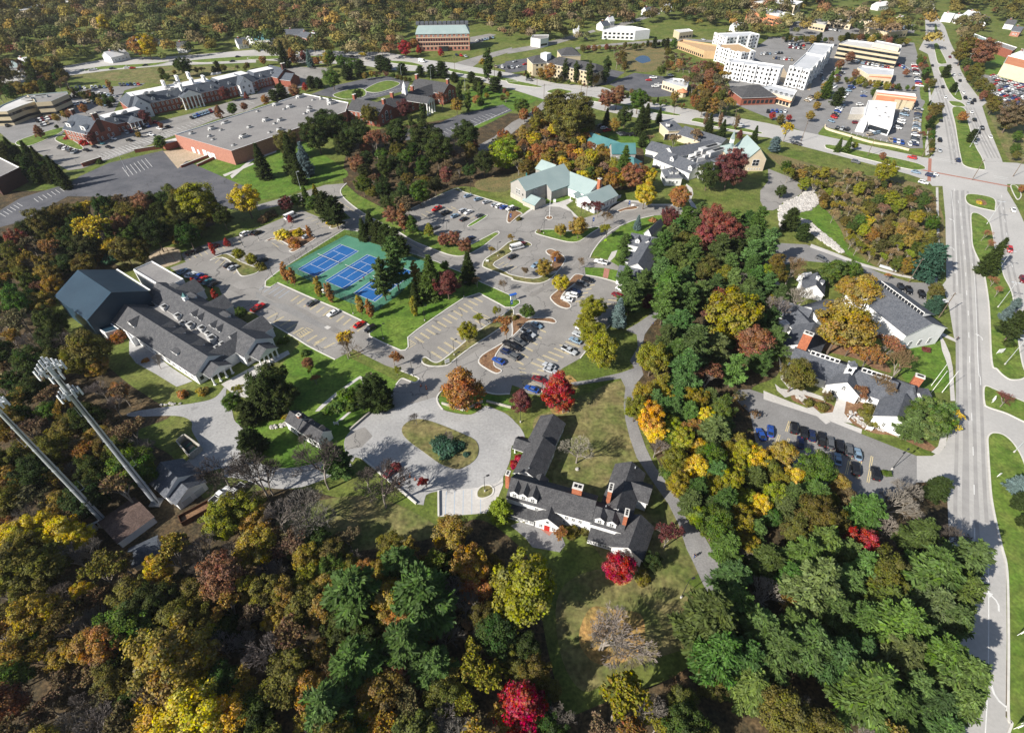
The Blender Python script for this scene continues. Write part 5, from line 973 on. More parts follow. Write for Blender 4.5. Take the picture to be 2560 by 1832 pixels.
# long colonial office row
b = Bld('office_row', G('00', (1500, 950)), 'long brick office row with slate mansard roofs, white gables and portico', 'office')
kw = dict(wall='brick', roof='shingle_blue')
o1 = wpx(b, '00', (640, 1002), (852, 1046), 9.5, 6.5, 12.5, **kw); chimney(b, o1.B - o1.d*.6, 1.8, 3, heading(o1.A, o1.B), 5, 15.5, 'brick_dark', 1); chimney(b, o1.A + o1.d*.8, 1.6, 2, heading(o1.A, o1.B), 9, 15, 'brick_dark', 1)
for t in (.2, .8): dormer(b, o1, -1, t, 4, 2.2, 1.6, roof='shingle_blue', shed=True)
wins(b, o1, -1, (1, 3.8), 7, 1.3, 1.8); gwins(b, o1, 1, (-5, -2, 2, 5), 1, 1.2, 1.8); gwins(b, o1, 1, (-4, 4), 4.2, 1.2, 1.8)
o2 = wpx(b, '00', (860, 1040), (1250, 945), 7.5, 5.6, 9.0, flat_top=4, hip=2.5, top='flat_roof_white', **kw); o3 = wpx(b, '00', (1060, 850), (1900, 690), 10, 7.6, 12, flat_top=5.5, hip=5, top='flat_roof_white', **kw)
o4 = wing(b, G('00', (1860, 700), 12), G('00', (2190, 625), 12), 9, 7.2, 11.6, flat_top=5, hip=3, top='flat_roof_white', **kw); o5 = wing(b, G('00', (2180, 640), 10), G('01', (160, 590), 10), 8.5, 6.4, 10, flat_top=4.5, hip=3, top='flat_roof_white', **kw)
o6 = wpx(b, '01', (120, 575), (250, 605), 8, 6.4, 11, **kw); chimney(b, o6.B - o6.d*.6, 1.8, 3, heading(o6.A, o6.B), 5, 14.5, 'brick_dark', 1); o7 = wpx(b, '01', (240, 640), (330, 650), 5.5, 5, 8.4, **kw)
for g, n_, zs in ((o2, 8, (1.0, )), (o3, 20, (1.0, 4.4)), (o4, 8, (1.0, 4.2)), (o5, 8, (1.0, 3.8))):
    wins(b, g, -1, zs, n_, 1.3, 2.0)
    for i in range(max(2, n_//3)): dormer(b, g, -1, (i+.7)/(max(2, n_//3)+.4), 1.9, 1.5, .9, roof='shingle_blue', style='arch')
for g, t, w_ in ((o3, .12, 5), (o4, .62, 5)):
    p = g.A + g.d*g.len*t; gg = wing(b, p, p - g.n*(g.hw + 3.5), w_, 7.6, 12.2, 'white_wall', 'shingle_blue'); gwins(b, gg, 1, (-2.2, 2.2), 1.2, 1.5, 2); gwins(b, gg, 1, (-2.2, 2.2), 4.6, 1.5, 1.9); gwins(b, gg, 1, (0,), 8.3, 1.2, 1.2)
p = o3.A + o3.d*o3.len*.62 - o3.n*(o3.hw - 3); pp = portico(b, p, -o3.n, 8, 6.5, 8, 11.5, 'shingle_blue', 6, r=.45); p = o2.A + o2.d*o2.len*.62 - o2.n*(o2.hw - 2); portico(b, p, -o2.n, 5, 4, 5, 7.6, 'shingle_blue', 4, r=.3)
for q in ((1440, 735), (1560, 690), (1590, 760), (1660, 660), (1690, 710), (1795, 690)): v = G('00', q, 14); chimney(b, (v.x, v.y), 1.4, 4.5, heading(o3.A, o3.B), 11, 15.5, 'white_wall', 1)
for q in ((1290, 825), (1340, 820), (1480, 775), (1520, 790), (1560, 735), (1890, 655), (1930, 650), (980, 970), (1080, 950)): v = G('00', q, 12.4); unit(b, (v.x, v.y, 12.0 if q[0] > 1100 else 9.0), (3, 2, 1.2), heading(o3.A, o3.B), 'hvac_grey')

b = Bld('tan_office', G('00', (300, 950)), 'two storey tan office with flat roof and dark window bands', 'office')
kq = bpx(b, '00', [(-80, 990), (20, 925), (235, 838), (430, 885), (310, 895), (200, 930), (60, 985)], 8.5, 'tan_wall', 'flat_roof_light', .5, cap='metal_teal'); kq2 = bpx(b, '00', [(235, 838), (590, 808), (600, 830), (450, 895), (310, 905), (300, 880)], 9.5, 'tan_wall', 'flat_roof', .5, cap='metal_teal')
for p_, q_, n_ in ((G('00', (450, 895), 9.5), G('00', (600, 830), 9.5), 6), (G('00', (310, 905), 9.5), G('00', (450, 895), 9.5), 4), (G('00', (-80, 990), 8.5), G('00', (60, 985), 8.5), 4), (G('00', (60, 985), 8.5), G('00', (200, 930), 8.5), 4), (G('00', (200, 930), 8.5), G('00', (310, 905), 8.5), 3)): wall_wins(b, p_, q_, (1.6, 5.4), n_, 4.2, 1.5, 'dark')
for q in ((240, 865), (330, 850), (380, 845)): v = G('00', q, 10); unit(b, (v.x, v.y, 9.02), (5, 2.4, 1.2), .3)
b = Bld('dark_brick_block', G('00', (40, 1480)), 'dark brick flat roofed block behind a dark conifer hedge', 'office')
bpx(b, '00', [(-300, 1420), (-40, 1370), (170, 1475), (-60, 1590)], 8, 'brick_dark', 'flat_roof', .5)

b = Bld('brick_office', G('01', (1650, 430)), 'four storey red brick office with teal roof and arched top windows', 'office')
f0, f1 = G('01', (1425, 455)), G('01', (1888, 447)); d_ = (f1-f0).normalized(); n_ = Vector((-d_.y, d_.x, 0)); mid_ = (f0+f1)/2
of = wing(b, f0 + n_*11, f1 + n_*11, 11, 14, 19, 'brick_pink', 'metal_teal', hip=3, flat_top=5, top='flat_roof', over=.6, trim='metal_teal')
for z, n2_ in ((1.2, 13), (4.6, 20), (8.0, 20)): wall_wins(b, f0, f1, (z,), n2_, 1.7, 1.8, 'dark')
wall_wins(b, f0, f1, (11.0,), 11, 1.8, 1.6, 'arch'); wall_wins(b, f1, f1 + n_*22, (1.2, 4.6, 8, 11.2), 7, 1.7, 1.8, 'dark'); m = MB(); p = mid_ - n_*1.2; m.box((p.x, p.y, 0), (8, 2.4, 4), heading(f0, f1)); b.add(m, 'entrance', 'glass_dark')
for z in (3.7, 7.1, 10.4): m = MB(); p = mid_ - n_*.08; m.box((p.x, p.y, z), ((f1-f0).length, .16, .5), heading(f0, f1)); b.add(m, 'band_course', 'cream_wall')
m = MB(); rr = Vector((0, 0, 0))
for i in range(12): p = f0 + (f1-f0)*((i+.5)/12) + n_*11; m.box((p.x, p.y, 19), (3.2, 7, 1.8), heading(f0, f1))
for k_ in range(1): b.add(m, 'roof_screen', 'shingle_slate')

b = Bld('hotel', G('02', (450, 560)), 'three storey tan hotel with dark hipped roofs and white stair tower', 'hotel')
h1 = wpx(b, '02', (365, 490), (800, 575), 9, 9.5, 13, 'tan_wall', 'shingle_charcoal', hip=6); h2 = wpx(b, '02', (160, 492), (400, 478), 9, 9.5, 13, 'tan_wall', 'shingle_charcoal', hip=5); h3 = wpx(b, '02', (420, 420), (590, 415), 9, 9.5, 13.5, 'tan_wall', 'shingle_charcoal', hip=6)
wins(b, h1, -1, (1.2, 4.2, 7.2), 14, 1.5, 1.4, style='dark'); wins(b, h2, -1, (1.2, 4.2, 7.2), 5, 1.5, 1.4, style='dark'); gwins(b, h1, 1, (-5, 0, 5), 4.2, 1.4, 1.4, 'dark'); gwins(b, h1, 1, (-5, 0, 5), 7.2, 1.4, 1.4, 'dark')
v = G('02', (300, 470), 15); m = MB(); m.box((v.x, v.y, 0), (6, 6, 15), heading(h1.A, h1.B)); b.add(m, 'stair_tower', 'white_wall'); v = G('02', (285, 590), 4); m = MB(); m.box((v.x, v.y, 3.4), (8, 6, .5), heading(h1.A, h1.B)); b.add(m, 'entrance_canopy', 'white_trim')
for s in (-1, 1): column(b, (v.x + 3*s, v.y - 2), 3.4, .3)
b = Bld('restaurant', G('02', (1430, 760)), 'small cream restaurant with flat roof and red corner awning', 'restaurant')
bpx(b, '02', [(1330, 715), (1420, 690), (1570, 705), (1545, 775), (1450, 755)], 5.5, 'cream_wall', 'flat_roof_pale', .9); p_, q_ = G('02', (1330, 715), 5.5), G('02', (1450, 755), 5.5); wall_wins(b, p_, q_, (1,), 5, 1.6, 1.8, 'dark'); wall_wins(b, q_, G('02', (1545, 775), 5.5), (1,), 3, 1.6, 1.8, 'dark')
v = G('02', (1505, 800), 4); m = MB(); m.tube((v.x, v.y, 0), (v.x, v.y, 3.4), 3.2, 3.2, 8); m.tube((v.x, v.y, 3.4), (v.x, v.y, 5.4), 4, .2, 8, 1); b.add(m, 'corner_turret', ['cream_wall', 'orange_roof'])
for q in ((1440, 715), (1490, 715), (1520, 725)): v = G('02', q, 5.5); unit(b, (v.x, v.y, 4.62), (2.4, 1.8, 1.1), .2)
b = Bld('drive_through', G('02', (2110, 800)), 'brick drive through with broad dark hipped roof', 'restaurant')
e1 = wpx(b, '02', (1990, 755), (2290, 745), 11, 5.4, 10, 'brick', 'shingle_charcoal', hip=9, over=.8); wins(b, e1, -1, (1.0,), 7, 2.2, 2.2, style='dark')
b = Bld('shop_row', G('03', (100, 850)), 'cream single storey shop row with red awning near car park', 'shop')
bpx(b, '03', [(-60, 770), (40, 745), (258, 800), (215, 870), (-40, 800)], 6, 'cream_wall', 'flat_roof_pale', .8); p_, q_ = G('03', (-40, 800), 6), G('03', (215, 870), 6); wall_wins(b, p_, q_, (.6,), 8, 2, 2.4, 'dark'); d_ = (q_-p_).normalized(); n_ = Vector((d_.y, -d_.x, 0)); c_ = p_ + (q_-p_)*.75 + n_*.9; m = MB(); m.box((c_.x, c_.y, 3.6), (12, 1.8, .7), heading(p_, q_)); b.add(m, 'awning', 'orange_roof')
for i in range(5): p = p_ + (q_-p_)*(i+.7)/5.6 - n_*4; unit(b, (p.x, p.y, 5.22), (3, 2, 1.1), .3)

def condo(name, label, fr, pts, h, front, roof='flat_roof_pale', floors=4, n=8, wall='white_wall'):
    b = Bld(name, G(fr, pts[0], h), label, 'apartments'); p = GP(fr, pts, h); block(b, p, h, wall, roof, .7)
    for i, j, k in front:
        a_, c_ = p[i], p[j]; fh = h/floors
        for f in range(floors): wall_wins(b, a_, c_, (f*fh + .8,), k, 1.3, fh*.5, 'dark')
        d_ = (c_-a_).normalized(); nn_ = Vector((d_.y, -d_.x, 0))
        for t in range(0, k, 3):
            q_ = a_ + (c_-a_)*((t+.5)/k) + nn_*.5; m = MB(); m.box((q_.x, q_.y, 0), (3.6, 1.4, h + .8), heading(a_, c_)); b.add(m, 'bay', wall)
            for f in range(floors): q2 = q_ + nn_*.72; window(b, (q2.x, q2.y, f*fh + .8), math.atan2(nn_.y, nn_.x), 1.4, fh*.5, 'dark')
    return b
condo('apartment_block', 'white four storey apartment block with grey flat roof facing small trees', '02', [(1890, 545), (1955, 515), (2400, 580), (2370, 612)], 12, [(0, 3, 12)])
condo('apartment_block', 'unfinished white apartment block with bare plywood roof', '02', [(1815, 410), (1850, 390), (2010, 385), (2155, 455), (2020, 470)], 11, [(0, 4, 7), (4, 3, 5)], 'wood_frame')
condo('apartment_block', 'white apartment block with pale roof farthest along the side street', '02', [(1795, 295), (2100, 282), (2190, 305), (1890, 335)], 11, [(0, 3, 5), (3, 2, 9)])
condo('apartment_block', 'tall white apartment block with shaded balcony side beside delivery lane', '03', [(205, 590), (340, 465), (490, 500), (370, 625)], 13, [(0, 3, 7), (3, 2, 8)]); condo('apartment_block', 'stepped white apartment block behind the tall one beside delivery lane', '03', [(340, 465), (405, 380), (572, 395), (495, 495)], 13.5, [(3, 2, 7)])
b = Bld('timber_frame', G('02', (1650, 420)), 'bare timber frame building under construction', 'construction'); fp = GP('02', [(1465, 365), (1510, 350), (1830, 400), (1800, 455), (1700, 450)], 6)
block(b, fp, 6, 'wood_frame', 'wood_frame', 1.2, cap='wood_frame'); p_, q_ = fp[0], fp[4]
for i in range(14): p = p_ + (q_-p_)*((i+.5)/14); window(b, (p.x, p.y, .6), heading(p_, q_) - math.pi/2, 1.6, 2, 'dark')
b = Bld('terraced_office', G('03', (900, 480)), 'three tier tan office with long dark window bands', 'office')
fp = GP('03', [(630, 385), (705, 352), (1180, 405), (1165, 470)], 11); block(b, fp, 11, 'tan_wall', 'flat_roof_light', .8); [wall_wins(b, fp[0], fp[3], (z,), 7, 8.5, 1.7, 'dark') for z in (1.2, 4.8, 8.2)]; wall_wins(b, fp[3], fp[2], (1.2, 4.8, 8.2), 2, 5, 1.7, 'dark'); bpx(b, '03', [(930, 380), (960, 360), (1175, 400), (1160, 425)], 13.5, 'cream_wall', 'flat_roof_light', .4, z0=10.5)
b = Bld('yellow_restaurant', G('03', (950, 640)), 'yellow stucco restaurant with crowded car park around it', 'restaurant')
bpx(b, '03', [(790, 600), (830, 580), (1110, 615), (1105, 665), (880, 655)], 5.5, 'cream_wall', 'flat_roof_pale', .8); bpx(b, '03', [(890, 650), (1100, 670), (1090, 700), (885, 680)], 4.4, 'tan_wall', 'orange_roof', .2); p_, q_ = G('03', (885, 680), 4.4), G('03', (1090, 700), 4.4); wall_wins(b, p_, q_, (.8,), 5, 1.6, 1.8, 'dark')
b = Bld('red_roof_shops', G('03', (1130, 850)), 'shop strip with red tile front roof and white back roof', 'shop')
bpx(b, '03', [(955, 795), (1300, 830), (1310, 870), (960, 830)], 6, 'cream_wall', 'flat_roof_white', .4); r_ = GP('03', [(960, 830), (1310, 870), (1300, 905), (955, 865)], 5.2); m = MB(); m.poly([(*r_[0].xy, 6.1), (*r_[1].xy, 6.1), (*r_[2].xy, 4.0), (*r_[3].xy, 4.0)]); b.add(m, 'roof', 'orange_roof'); block(b, r_, 3.9, 'cream_wall', 'dark_void', .2)
for i in range(3):
    v = r_[3] + (r_[2]-r_[3])*(.58 + .15*i); m = MB(); m.box((v.x, v.y, 0), (4.5, 1.2, 5.6), heading(r_[3], r_[2])); b.add(m, 'shop_front', 'tan_wall')
b = Bld('white_store', G('03', (1000, 1000)), 'store with brilliant white flat roof ringed by parked cars', 'store')
fp = bpx(b, '03', [(885, 885), (1135, 905), (1095, 1105), (905, 1050), (850, 1020)], 6.5, 'white_wall', 'flat_roof_white', .5); bpx(b, '03', [(820, 1045), (885, 1035), (870, 1100), (795, 1090)], 5, 'white_wall', 'flat_roof_white', .3); bpx(b, '03', [(740, 950), (860, 945), (850, 1010), (720, 1010)], 3.4, 'stone_wall', 'concrete', .2); p_, q_ = G('03', (905, 1050), 6.5), G('03', (1095, 1105), 6.5); wall_wins(b, p_, q_, (.8,), 6, 2.6, 2.6, 'dark')
for q in ((950, 960), (1040, 950), (1030, 1000), (1060, 1040), (980, 1030)): v = G('03', q, 6.6); unit(b, (v.x, v.y, 6.02), (1.6, 1.4, .8), .1, 'flat_roof_white')
m = MB(); ws = smooth(GP('03', [(500, 1115), (520, 1150), (700, 1205), (900, 1265), (1100, 1300), (1240, 1335)]), False); a_ = offset_line(ws, .25, False); c_ = offset_line(ws, -.25, False)
for i in range(len(ws)-1):
    m.poly([(*c_[i], 0), (*c_[i+1], 0), (*c_[i+1], 1.3), (*c_[i], 1.3)]); m.poly([(*a_[i+1], 0), (*a_[i], 0), (*a_[i], 1.3), (*a_[i+1], 1.3)]); m.poly([(*c_[i], 1.3), (*c_[i+1], 1.3), (*a_[i+1], 1.3), (*a_[i], 1.3)])
tag(m.build('retaining_wall', 'cream_wall'), 'long pale retaining wall curving round the white store car park', 'wall')
# farther off
def shed_box(name, label, cat, fr, pts, h, wall, roof, wn=0, para=.5):
    b = Bld(name, G(fr, pts[0], h), label, cat); p = ccw(GP(fr, pts, h)); block(b, p, h, wall, roof, para)
    if wn: i = min(range(len(p)), key=lambda k: (p[k].y + p[(k+1) % len(p)].y)); wall_wins(b, p[i], p[(i+1) % len(p)], (1.2, 4.4) if h > 7 else (1.2,), wn, 2.4, 1.6, 'dark')
    return b
shed_box('red_wing_office', 'far office with swept white roof and red brick piers', 'office', '03', [(-180, 90), (0, 70), (235, 130), (160, 165), (0, 130)], 9, 'orange_roof', 'flat_roof_white', 8)
b = Bld('far_garage_deck', G('03', (150, 60)), 'pale multi storey deck with regular dark openings at top of view', 'building'); fp = GP('03', [(-150, 20), (60, -10), (310, 15), (240, 50)], 12); block(b, fp, 12, 'cream_wall', 'flat_roof_white', .6); [wall_wins(b, fp[0], fp[3], (z,), 14, 3, 1.8, 'dark') for z in (1, 4.8, 8.4)]
for nm, lb, fr, pts, h, wl_, rf, k in [('strip_shop', 'tan strip shop with pale hipped roof at far car park', '03', [(520, 170), (620, 120), (760, 150), (740, 195)], 7, 'cream_wall', 'flat_roof_light', 6), ('strip_shop', 'low tan shop with flat roof beyond red shrubs', '03', [(370, 200), (400, 165), (530, 190), (510, 225)], 6, 'tan_wall', 'flat_roof_light', 5), ('strip_shop', 'white roofed shop strip with long rear yard', '03', [(800, 170), (830, 135), (970, 175), (960, 200)], 6, 'cream_wall', 'flat_roof_white', 4), ('strip_shop', 'long grey roofed shop strip near the road junction', '03', [(820, 235), (1000, 215), (1240, 265), (1060, 290)], 6, 'tan_wall', 'flat_roof', 6),
    ('lowrise_office', 'white two storey office with pale roof by a far street', '02', [(800, 265), (930, 230), (1060, 232), (1220, 262), (1090, 275)], 8, 'white_wall', 'flat_roof_white', 7), ('small_office', 'small white box office with flat roof on grass corner', '02', [(165, 335), (185, 310), (325, 308), (318, 335), (250, 348)], 7, 'white_wall', 'flat_roof', 4), ('orange_dealership', 'showroom with orange roof beside crowded car lot', '03', [(2080, 560), (2120, 490), (2420, 560), (2400, 640)], 9, 'cream_wall', 'orange_roof', 6), ('far_store', 'long low store with teal roofs past the far trees', '03', [(1750, 300), (1790, 285), (1960, 350), (1930, 375)], 6, 'brick_orange', 'metal_teal', 4),
    ('far_store', 'grey roofed store beside orange autumn trees', '03', [(1980, 390), (2030, 365), (2200, 420), (2160, 450)], 6, 'brick', 'flat_roof', 4), ('far_school', 'long white roofed building at top of the woods', '00', [(130, 90), (420, 20), (760, -10), (700, 40), (300, 110)], 7, 'cream_wall', 'flat_roof_white', 6), ('far_plaza', 'low pale plaza among trees beyond the far lawn', '02', [(1430, 265), (1560, 255), (1600, 275), (1480, 290)], 6, 'tan_wall', 'flat_roof_light', 4)]:
    shed_box(nm, lb, 'building', fr, pts, h, wl_, rf, k)
hs = [('00', (920, 460), (1080, 425), 6, 'flat_roof_white', 'pale roofed bungalow at the road edge'), ('00', (1320, 310), (1420, 300), 6, 'shingle_blue', 'blue roofed house behind yellow maple'), ('00', (1140, 345), (1230, 340), 5, 'flat_roof_pale', 'pale roofed house between orange trees'), ('00', (1560, 370), (1640, 368), 5, 'shingle_grey', 'grey roofed house before tall evergreens'), ('00', (2075, 340), (2160, 330), 6, 'shingle_blue', 'house with dormers and blue roof'), ('00', (2180, 310), (2259, 290), 7, 'shingle_blue', 'larger blue roofed house beside dormered one'),
      ('01', (0, 300), (130, 300), 7, 'metal_teal_dark', 'dark green roofed house by the cross road'), ('01', (250, 260), (420, 255), 8, 'shingle_slate', 'brick gabled church house with grey roof'), ('01', (400, 275), (480, 290), 6, 'shingle_slate', 'side wing house with bright grey roof'), ('01', (490, 285), (545, 285), 5, 'flat_roof_pale', 'white gabled cottage beside church house'), ('02', (545, 215), (590, 215), 5, 'flat_roof_pale', 'white gabled house by the far street corner'), ('02', (780, 190), (840, 180), 5, 'shingle_blue', 'blue roofed house among far oaks'), ('02', (845, 150), (890, 145), 4, 'flat_roof_pale', 'tiny white house among far oaks'), ('02', (1170, 65), (1225, 60), 5, 'shingle_blue', 'blue roofed house at top of far lane'), ('02', (1340, 35), (1390, 30), 5, 'flat_roof_pale', 'pale house at the top of the woods'), ('02', (1955, 205), (2040, 200), 5, 'flat_roof_pale', 'white house behind the apartments'), ('03', (1150, 145), (1195, 140), 5, 'flat_roof_white', 'white hipped kiosk house near main road'),
      ('03', (1560, 110), (1650, 120), 5, 'flat_roof_pale', 'pale row house nearest the main road'), ('03', (1770, 90), (1870, 110), 5, 'flat_roof_pale', 'pale row house in the far estate'), ('03', (1880, 140), (1960, 150), 5, 'shingle_grey', 'grey roofed row house in the far estate'), ('03', (2120, 170), (2200, 180), 5, 'shingle_grey', 'grey roofed house right of the far estate'), ('03', (1660, 125), (1740, 130), 5, 'flat_roof_pale', 'row house with white gable in the far estate'), ('03', (2180, 230), (2259, 240), 5, 'shingle_slate', 'slate roofed house behind orange trees'), ('03', (2230, 450), (2259, 440), 5, 'flat_roof_white', 'white pavilion beside the far store'), ('03', (960, 20), (1050, 10), 5, 'flat_roof_white', 'pale roofed house at the far hill'), ('00', (20, 545), (140, 535), 5, 'metal_teal', 'green roofed barn at the wood edge'), ('00', (160, 510), (230, 505), 5, 'flat_roof_white', 'white roofed house near green barn')]
for fr, a, c, hw, rf, lb in hs:
    b = Bld('house', G(fr, a, 7), lb, 'house', 'houses among the trees'); g = wpx(b, fr, a, c, hw, 4.5, 8, 'white_wall' if rf != 'shingle_slate' else 'brick_pink', rf); wins(b, g, -1, (1.2,), max(2, int(g.len/4)), 1.2, 1.4); gwins(b, g, 1, (-1.6, 1.6), 1.2, 1.1, 1.4); chimney(b, g.A + g.d*g.len*.3, 1, 1, 0, 6, 9.2, 'brick', 1)
# ================================================================== tennis courts, masts, poles, small things
tc = empty('tennis_court', G('11', (850, 790)), 0, 'fenced green hard court with three blue tennis courts', 'tennis court'); TL = Vector(tc.location)
def tadd(mb, name, mats): o = mb.build(name, mats, tc); o.location = -TL; return o
zc = .21
slab = GP('11', [(795, 455), (1240, 590), (1560, 715), (1420, 820), (1250, 985), (1050, 1135), (700, 1000), (480, 860), (340, 790), (250, 745)])
m = MB(); m.poly([(p.x, p.y, zc) for p in ccw(slab)]); tadd(m, 'court_surface', 'court_green')
def court(c0, c1, c2, c3):
    """corners in order: left, top, right, bottom"""
    a, b_, c, d = [G('11', p) for p in (c0, c1, c2, c3)]; cen = (a+b_+c+d)/4
    u = ((b_-a).normalized() + (c-d).normalized()).normalized(); v = Vector((u.y, -u.x, 0)); L, W, S, B_ = 11.885, 5.485, 4.115, 6.4
    P = lambda x, y: cen + u*x + v*y
    m = MB(); m.poly([(*P(x, y).xy, zc + .012) for x, y in ((-L-.05, -W-.05), (L+.05, -W-.05), (L+.05, W+.05), (-L-.05, W+.05))]); o = tadd(m, 'court', 'court_blue'); m = MB()
    seg = [((-L, -W), (L, -W)), ((-L, W), (L, W)), ((-L, -W), (-L, W)), ((L, -W), (L, W)), ((-L, -S), (L, -S)), ((-L, S), (L, S)), ((-B_, -S), (-B_, S)), ((B_, -S), (B_, S)), ((-B_, 0), (B_, 0))]
    for k, (p, q) in enumerate(seg): line_ribbon(m, [P(*p), P(*q)], .14, zc + .024 + k*.0004)
    m2 = m.build('court_line', 'white_line', o)
    n = MB(); p, q = P(0, -W-.9), P(0, W+.9)
    for e in (p, q): n.tube((*e.xy, zc), (*e.xy, zc + 1.1), .05, .05, 6, 1)
    n.poly([(*p.xy, zc+.1), (*q.xy, zc+.1), (*q.xy, zc+.95), (*p.xy, zc+.95)], 2); n.box(((p.x+q.x)/2, (p.y+q.y)/2, zc+.93), ((q-p).length, .06, .12), heading(p, q), 0)
    net = n.mesh('net', ['white_line', 'pole_black', 'chain_link']); o2 = place(net, 'net', tc); o2.location = -TL
    return cen, u, v
court((370, 760), (750, 533), (905, 597), (525, 825)); cc = court((610, 860), (990, 630), (1150, 685), (780, 935)); court((865, 968), (1240, 715), (1385, 785), (1045, 1043))
fz = MB(); post = MB().tube((0, 0, 0), (0, 0, 3.2), .045, .045, 6).mesh('fence_post', ['pole_black'])
fen = empty('court_fence', slab[0], 0, 'tall black chain link fence around the blue tennis courts', 'fence'); FL = Vector(fen.location)
loop = slab + [slab[0]]
for a_, c_ in zip(loop[:-1], loop[1:]):
    k_ = max(1, round((c_-a_).length/3.0))
    for i in range(k_): p = a_ + (c_-a_)*(i/k_); place(post, 'fence_post', fen, (p.x - FL.x, p.y - FL.y, .19))
    m = MB(); m.poly([(a_.x, a_.y, .22), (c_.x, c_.y, .22), (c_.x, c_.y, 3.35), (a_.x, a_.y, 3.35)]); o = m.build('mesh_panel', 'chain_link', fen); o.location = -FL
    m = MB(); m.tube((a_.x, a_.y, 3.38), (c_.x, c_.y, 3.38), .03, .03, 5); o = m.build('top_rail', 'pole_black', fen); o.location = -FL

# people: a skinned body from joints
def person(loc, rz, label, shirt, trousers, pose='stand', name='person'):
    J = {'pel': (0, 0, .95), 'waist': (0, 0, 1.1), 'chest': (0, .0, 1.32), 'neck': (0, 0, 1.48), 'lsh': (-.19, 0, 1.42), 'rsh': (.19, 0, 1.42)}
    if pose == 'walk': J.update(lh=(-.1, 0, .92), lk=(-.1, .18, .5), lf=(-.1, .10, .06), lt=(-.1, .26, .03), rh=(.1, 0, .92), rk=(.1, -.05, .5), rf=(.1, -.32, .1), rt=(.1, -.18, .03), le=(-.25, -.15, 1.15), lw=(-.24, -.1, .9), re=(.25, .15, 1.15), rw=(.24, .3, .95))
    elif pose == 'serve': J.update(lh=(-.12, 0, .92), lk=(-.18, .08, .5), lf=(-.22, 0, .06), lt=(-.22, .16, .03), rh=(.12, 0, .92), rk=(.2, .06, .5), rf=(.24, -.06, .06), rt=(.24, .1, .03), le=(-.3, .15, 1.25), lw=(-.25, .4, 1.2), re=(.35, .2, 1.35), rw=(.4, .45, 1.25))
    else: J.update(lh=(-.1, 0, .92), lk=(-.11, .03, .5), lf=(-.12, 0, .06), lt=(-.12, .16, .03), rh=(.1, 0, .92), rk=(.11, .03, .5), rf=(.12, 0, .06), rt=(.12, .16, .03), le=(-.26, .02, 1.15), lw=(-.25, .12, .9), re=(.26, .02, 1.15), rw=(.25, .12, .9))
    rad = dict(pel=.15, waist=.13, chest=.155, neck=.06, lsh=.075, rsh=.075, lh=.1, rh=.1, lk=.065, rk=.065, lf=.045, rf=.045, lt=.04, rt=.04, le=.048, re=.048, lw=.035, rw=.035)
    E = [('pel', 'waist'), ('waist', 'chest'), ('chest', 'neck'), ('chest', 'lsh'), ('chest', 'rsh'), ('lsh', 'le'), ('le', 'lw'), ('rsh', 're'), ('re', 'rw'), ('pel', 'lh'), ('lh', 'lk'), ('lk', 'lf'), ('lf', 'lt'), ('pel', 'rh'), ('rh', 'rk'), ('rk', 'rf'), ('rf', 'rt')]
    m = MB()
    def ball(c, r, mi, sz=1.0, n=8):
        for i in range(n//2):
            t0, t1 = math.pi*i/(n//2) - math.pi/2, math.pi*(i+1)/(n//2) - math.pi/2
            for j in range(n):
                u0, u1 = 2*math.pi*j/n, 2*math.pi*(j+1)/n; q = lambda t, u: (c[0] + r*math.cos(t)*math.cos(u), c[1] + r*math.cos(t)*math.sin(u), c[2] + r*sz*math.sin(t))
                m.poly([q(t0, u0), q(t0, u1), q(t1, u1), q(t1, u0)], mi)
    lower = {'lh', 'rh', 'lk', 'rk', 'lf', 'rf', 'pel'}
    for a, c in E:
        mi = 1 if (a in lower and c in lower) else (3 if c in ('lt', 'rt') else 0)
        if c in ('lw', 'rw'): mi = 2
        m.tube(J[a], J[c], rad[a], rad[c], 8, mi); ball(J[c], rad[c], mi)
    ball((0, .02, 1.64), .105, 2, 1.2); ball((0, -.015, 1.68), .11, 3, 1.1)
    m.tube((0, .1, 1.64), (0, .15, 1.62), .02, .012, 5, 2)
    for w in ('lw', 'rw'):
        c = Vector(J[w]); ball(c + Vector((0, .03, -.03)), .045, 2)
        for k in range(4): m.tube(c + Vector((-.03 + .02*k, .05, -.05)), c + Vector((-.03 + .02*k, .09, -.10 - .01*(k % 2))), .011, .009, 4, 2)
        m.tube(c + Vector((.03, .04, -.03)), c + Vector((.06, .08, -.06)), .012, .01, 4, 2)
    me = m.mesh('body', [shirt, trousers, 'skin', 'cloth_dark']); o = place(me, name, None, loc, rz)
    for f in me.polygons: f.use_smooth = True
    return tag(o, label, 'person')
cen, u, v = cc; pp_ = cen - u*3 + v*7.2; person((pp_.x, pp_.y, zc), .6, 'person in red top standing beside net of middle tennis court', 'cloth_red', 'cloth_dark', 'serve')
bag = MB(); bag.box((pp_.x - 1.3, pp_.y - 1.0, zc), (1.1, .4, .42), .4); bag.box((pp_.x - 1.3, pp_.y - 1.0, zc + .42), (.5, .06, .12), .4, 1); tag(bag.build('sports_bag', ['cloth_dark', 'pole_black']), 'dark sports bag beside the person on middle court', 'bag')
p_ = G('32', (1605, 75)); person((p_.x, p_.y, .09), 2.2, 'person in dark clothes walking along grey path by the pines', 'cloth_dark', 'cloth_blue', 'walk')
p_ = G('12', (1240, 1255)); person((p_.x, p_.y, .09), .4, 'person in blue walking on path between the pines', 'cloth_blue', 'cloth_dark', 'walk'); p_ = G('13', (1660, 1380)); person((p_.x, p_.y, .09), 1.0, 'person walking at the kerb by church walk', 'cloth_dark', 'cloth_dark', 'walk')

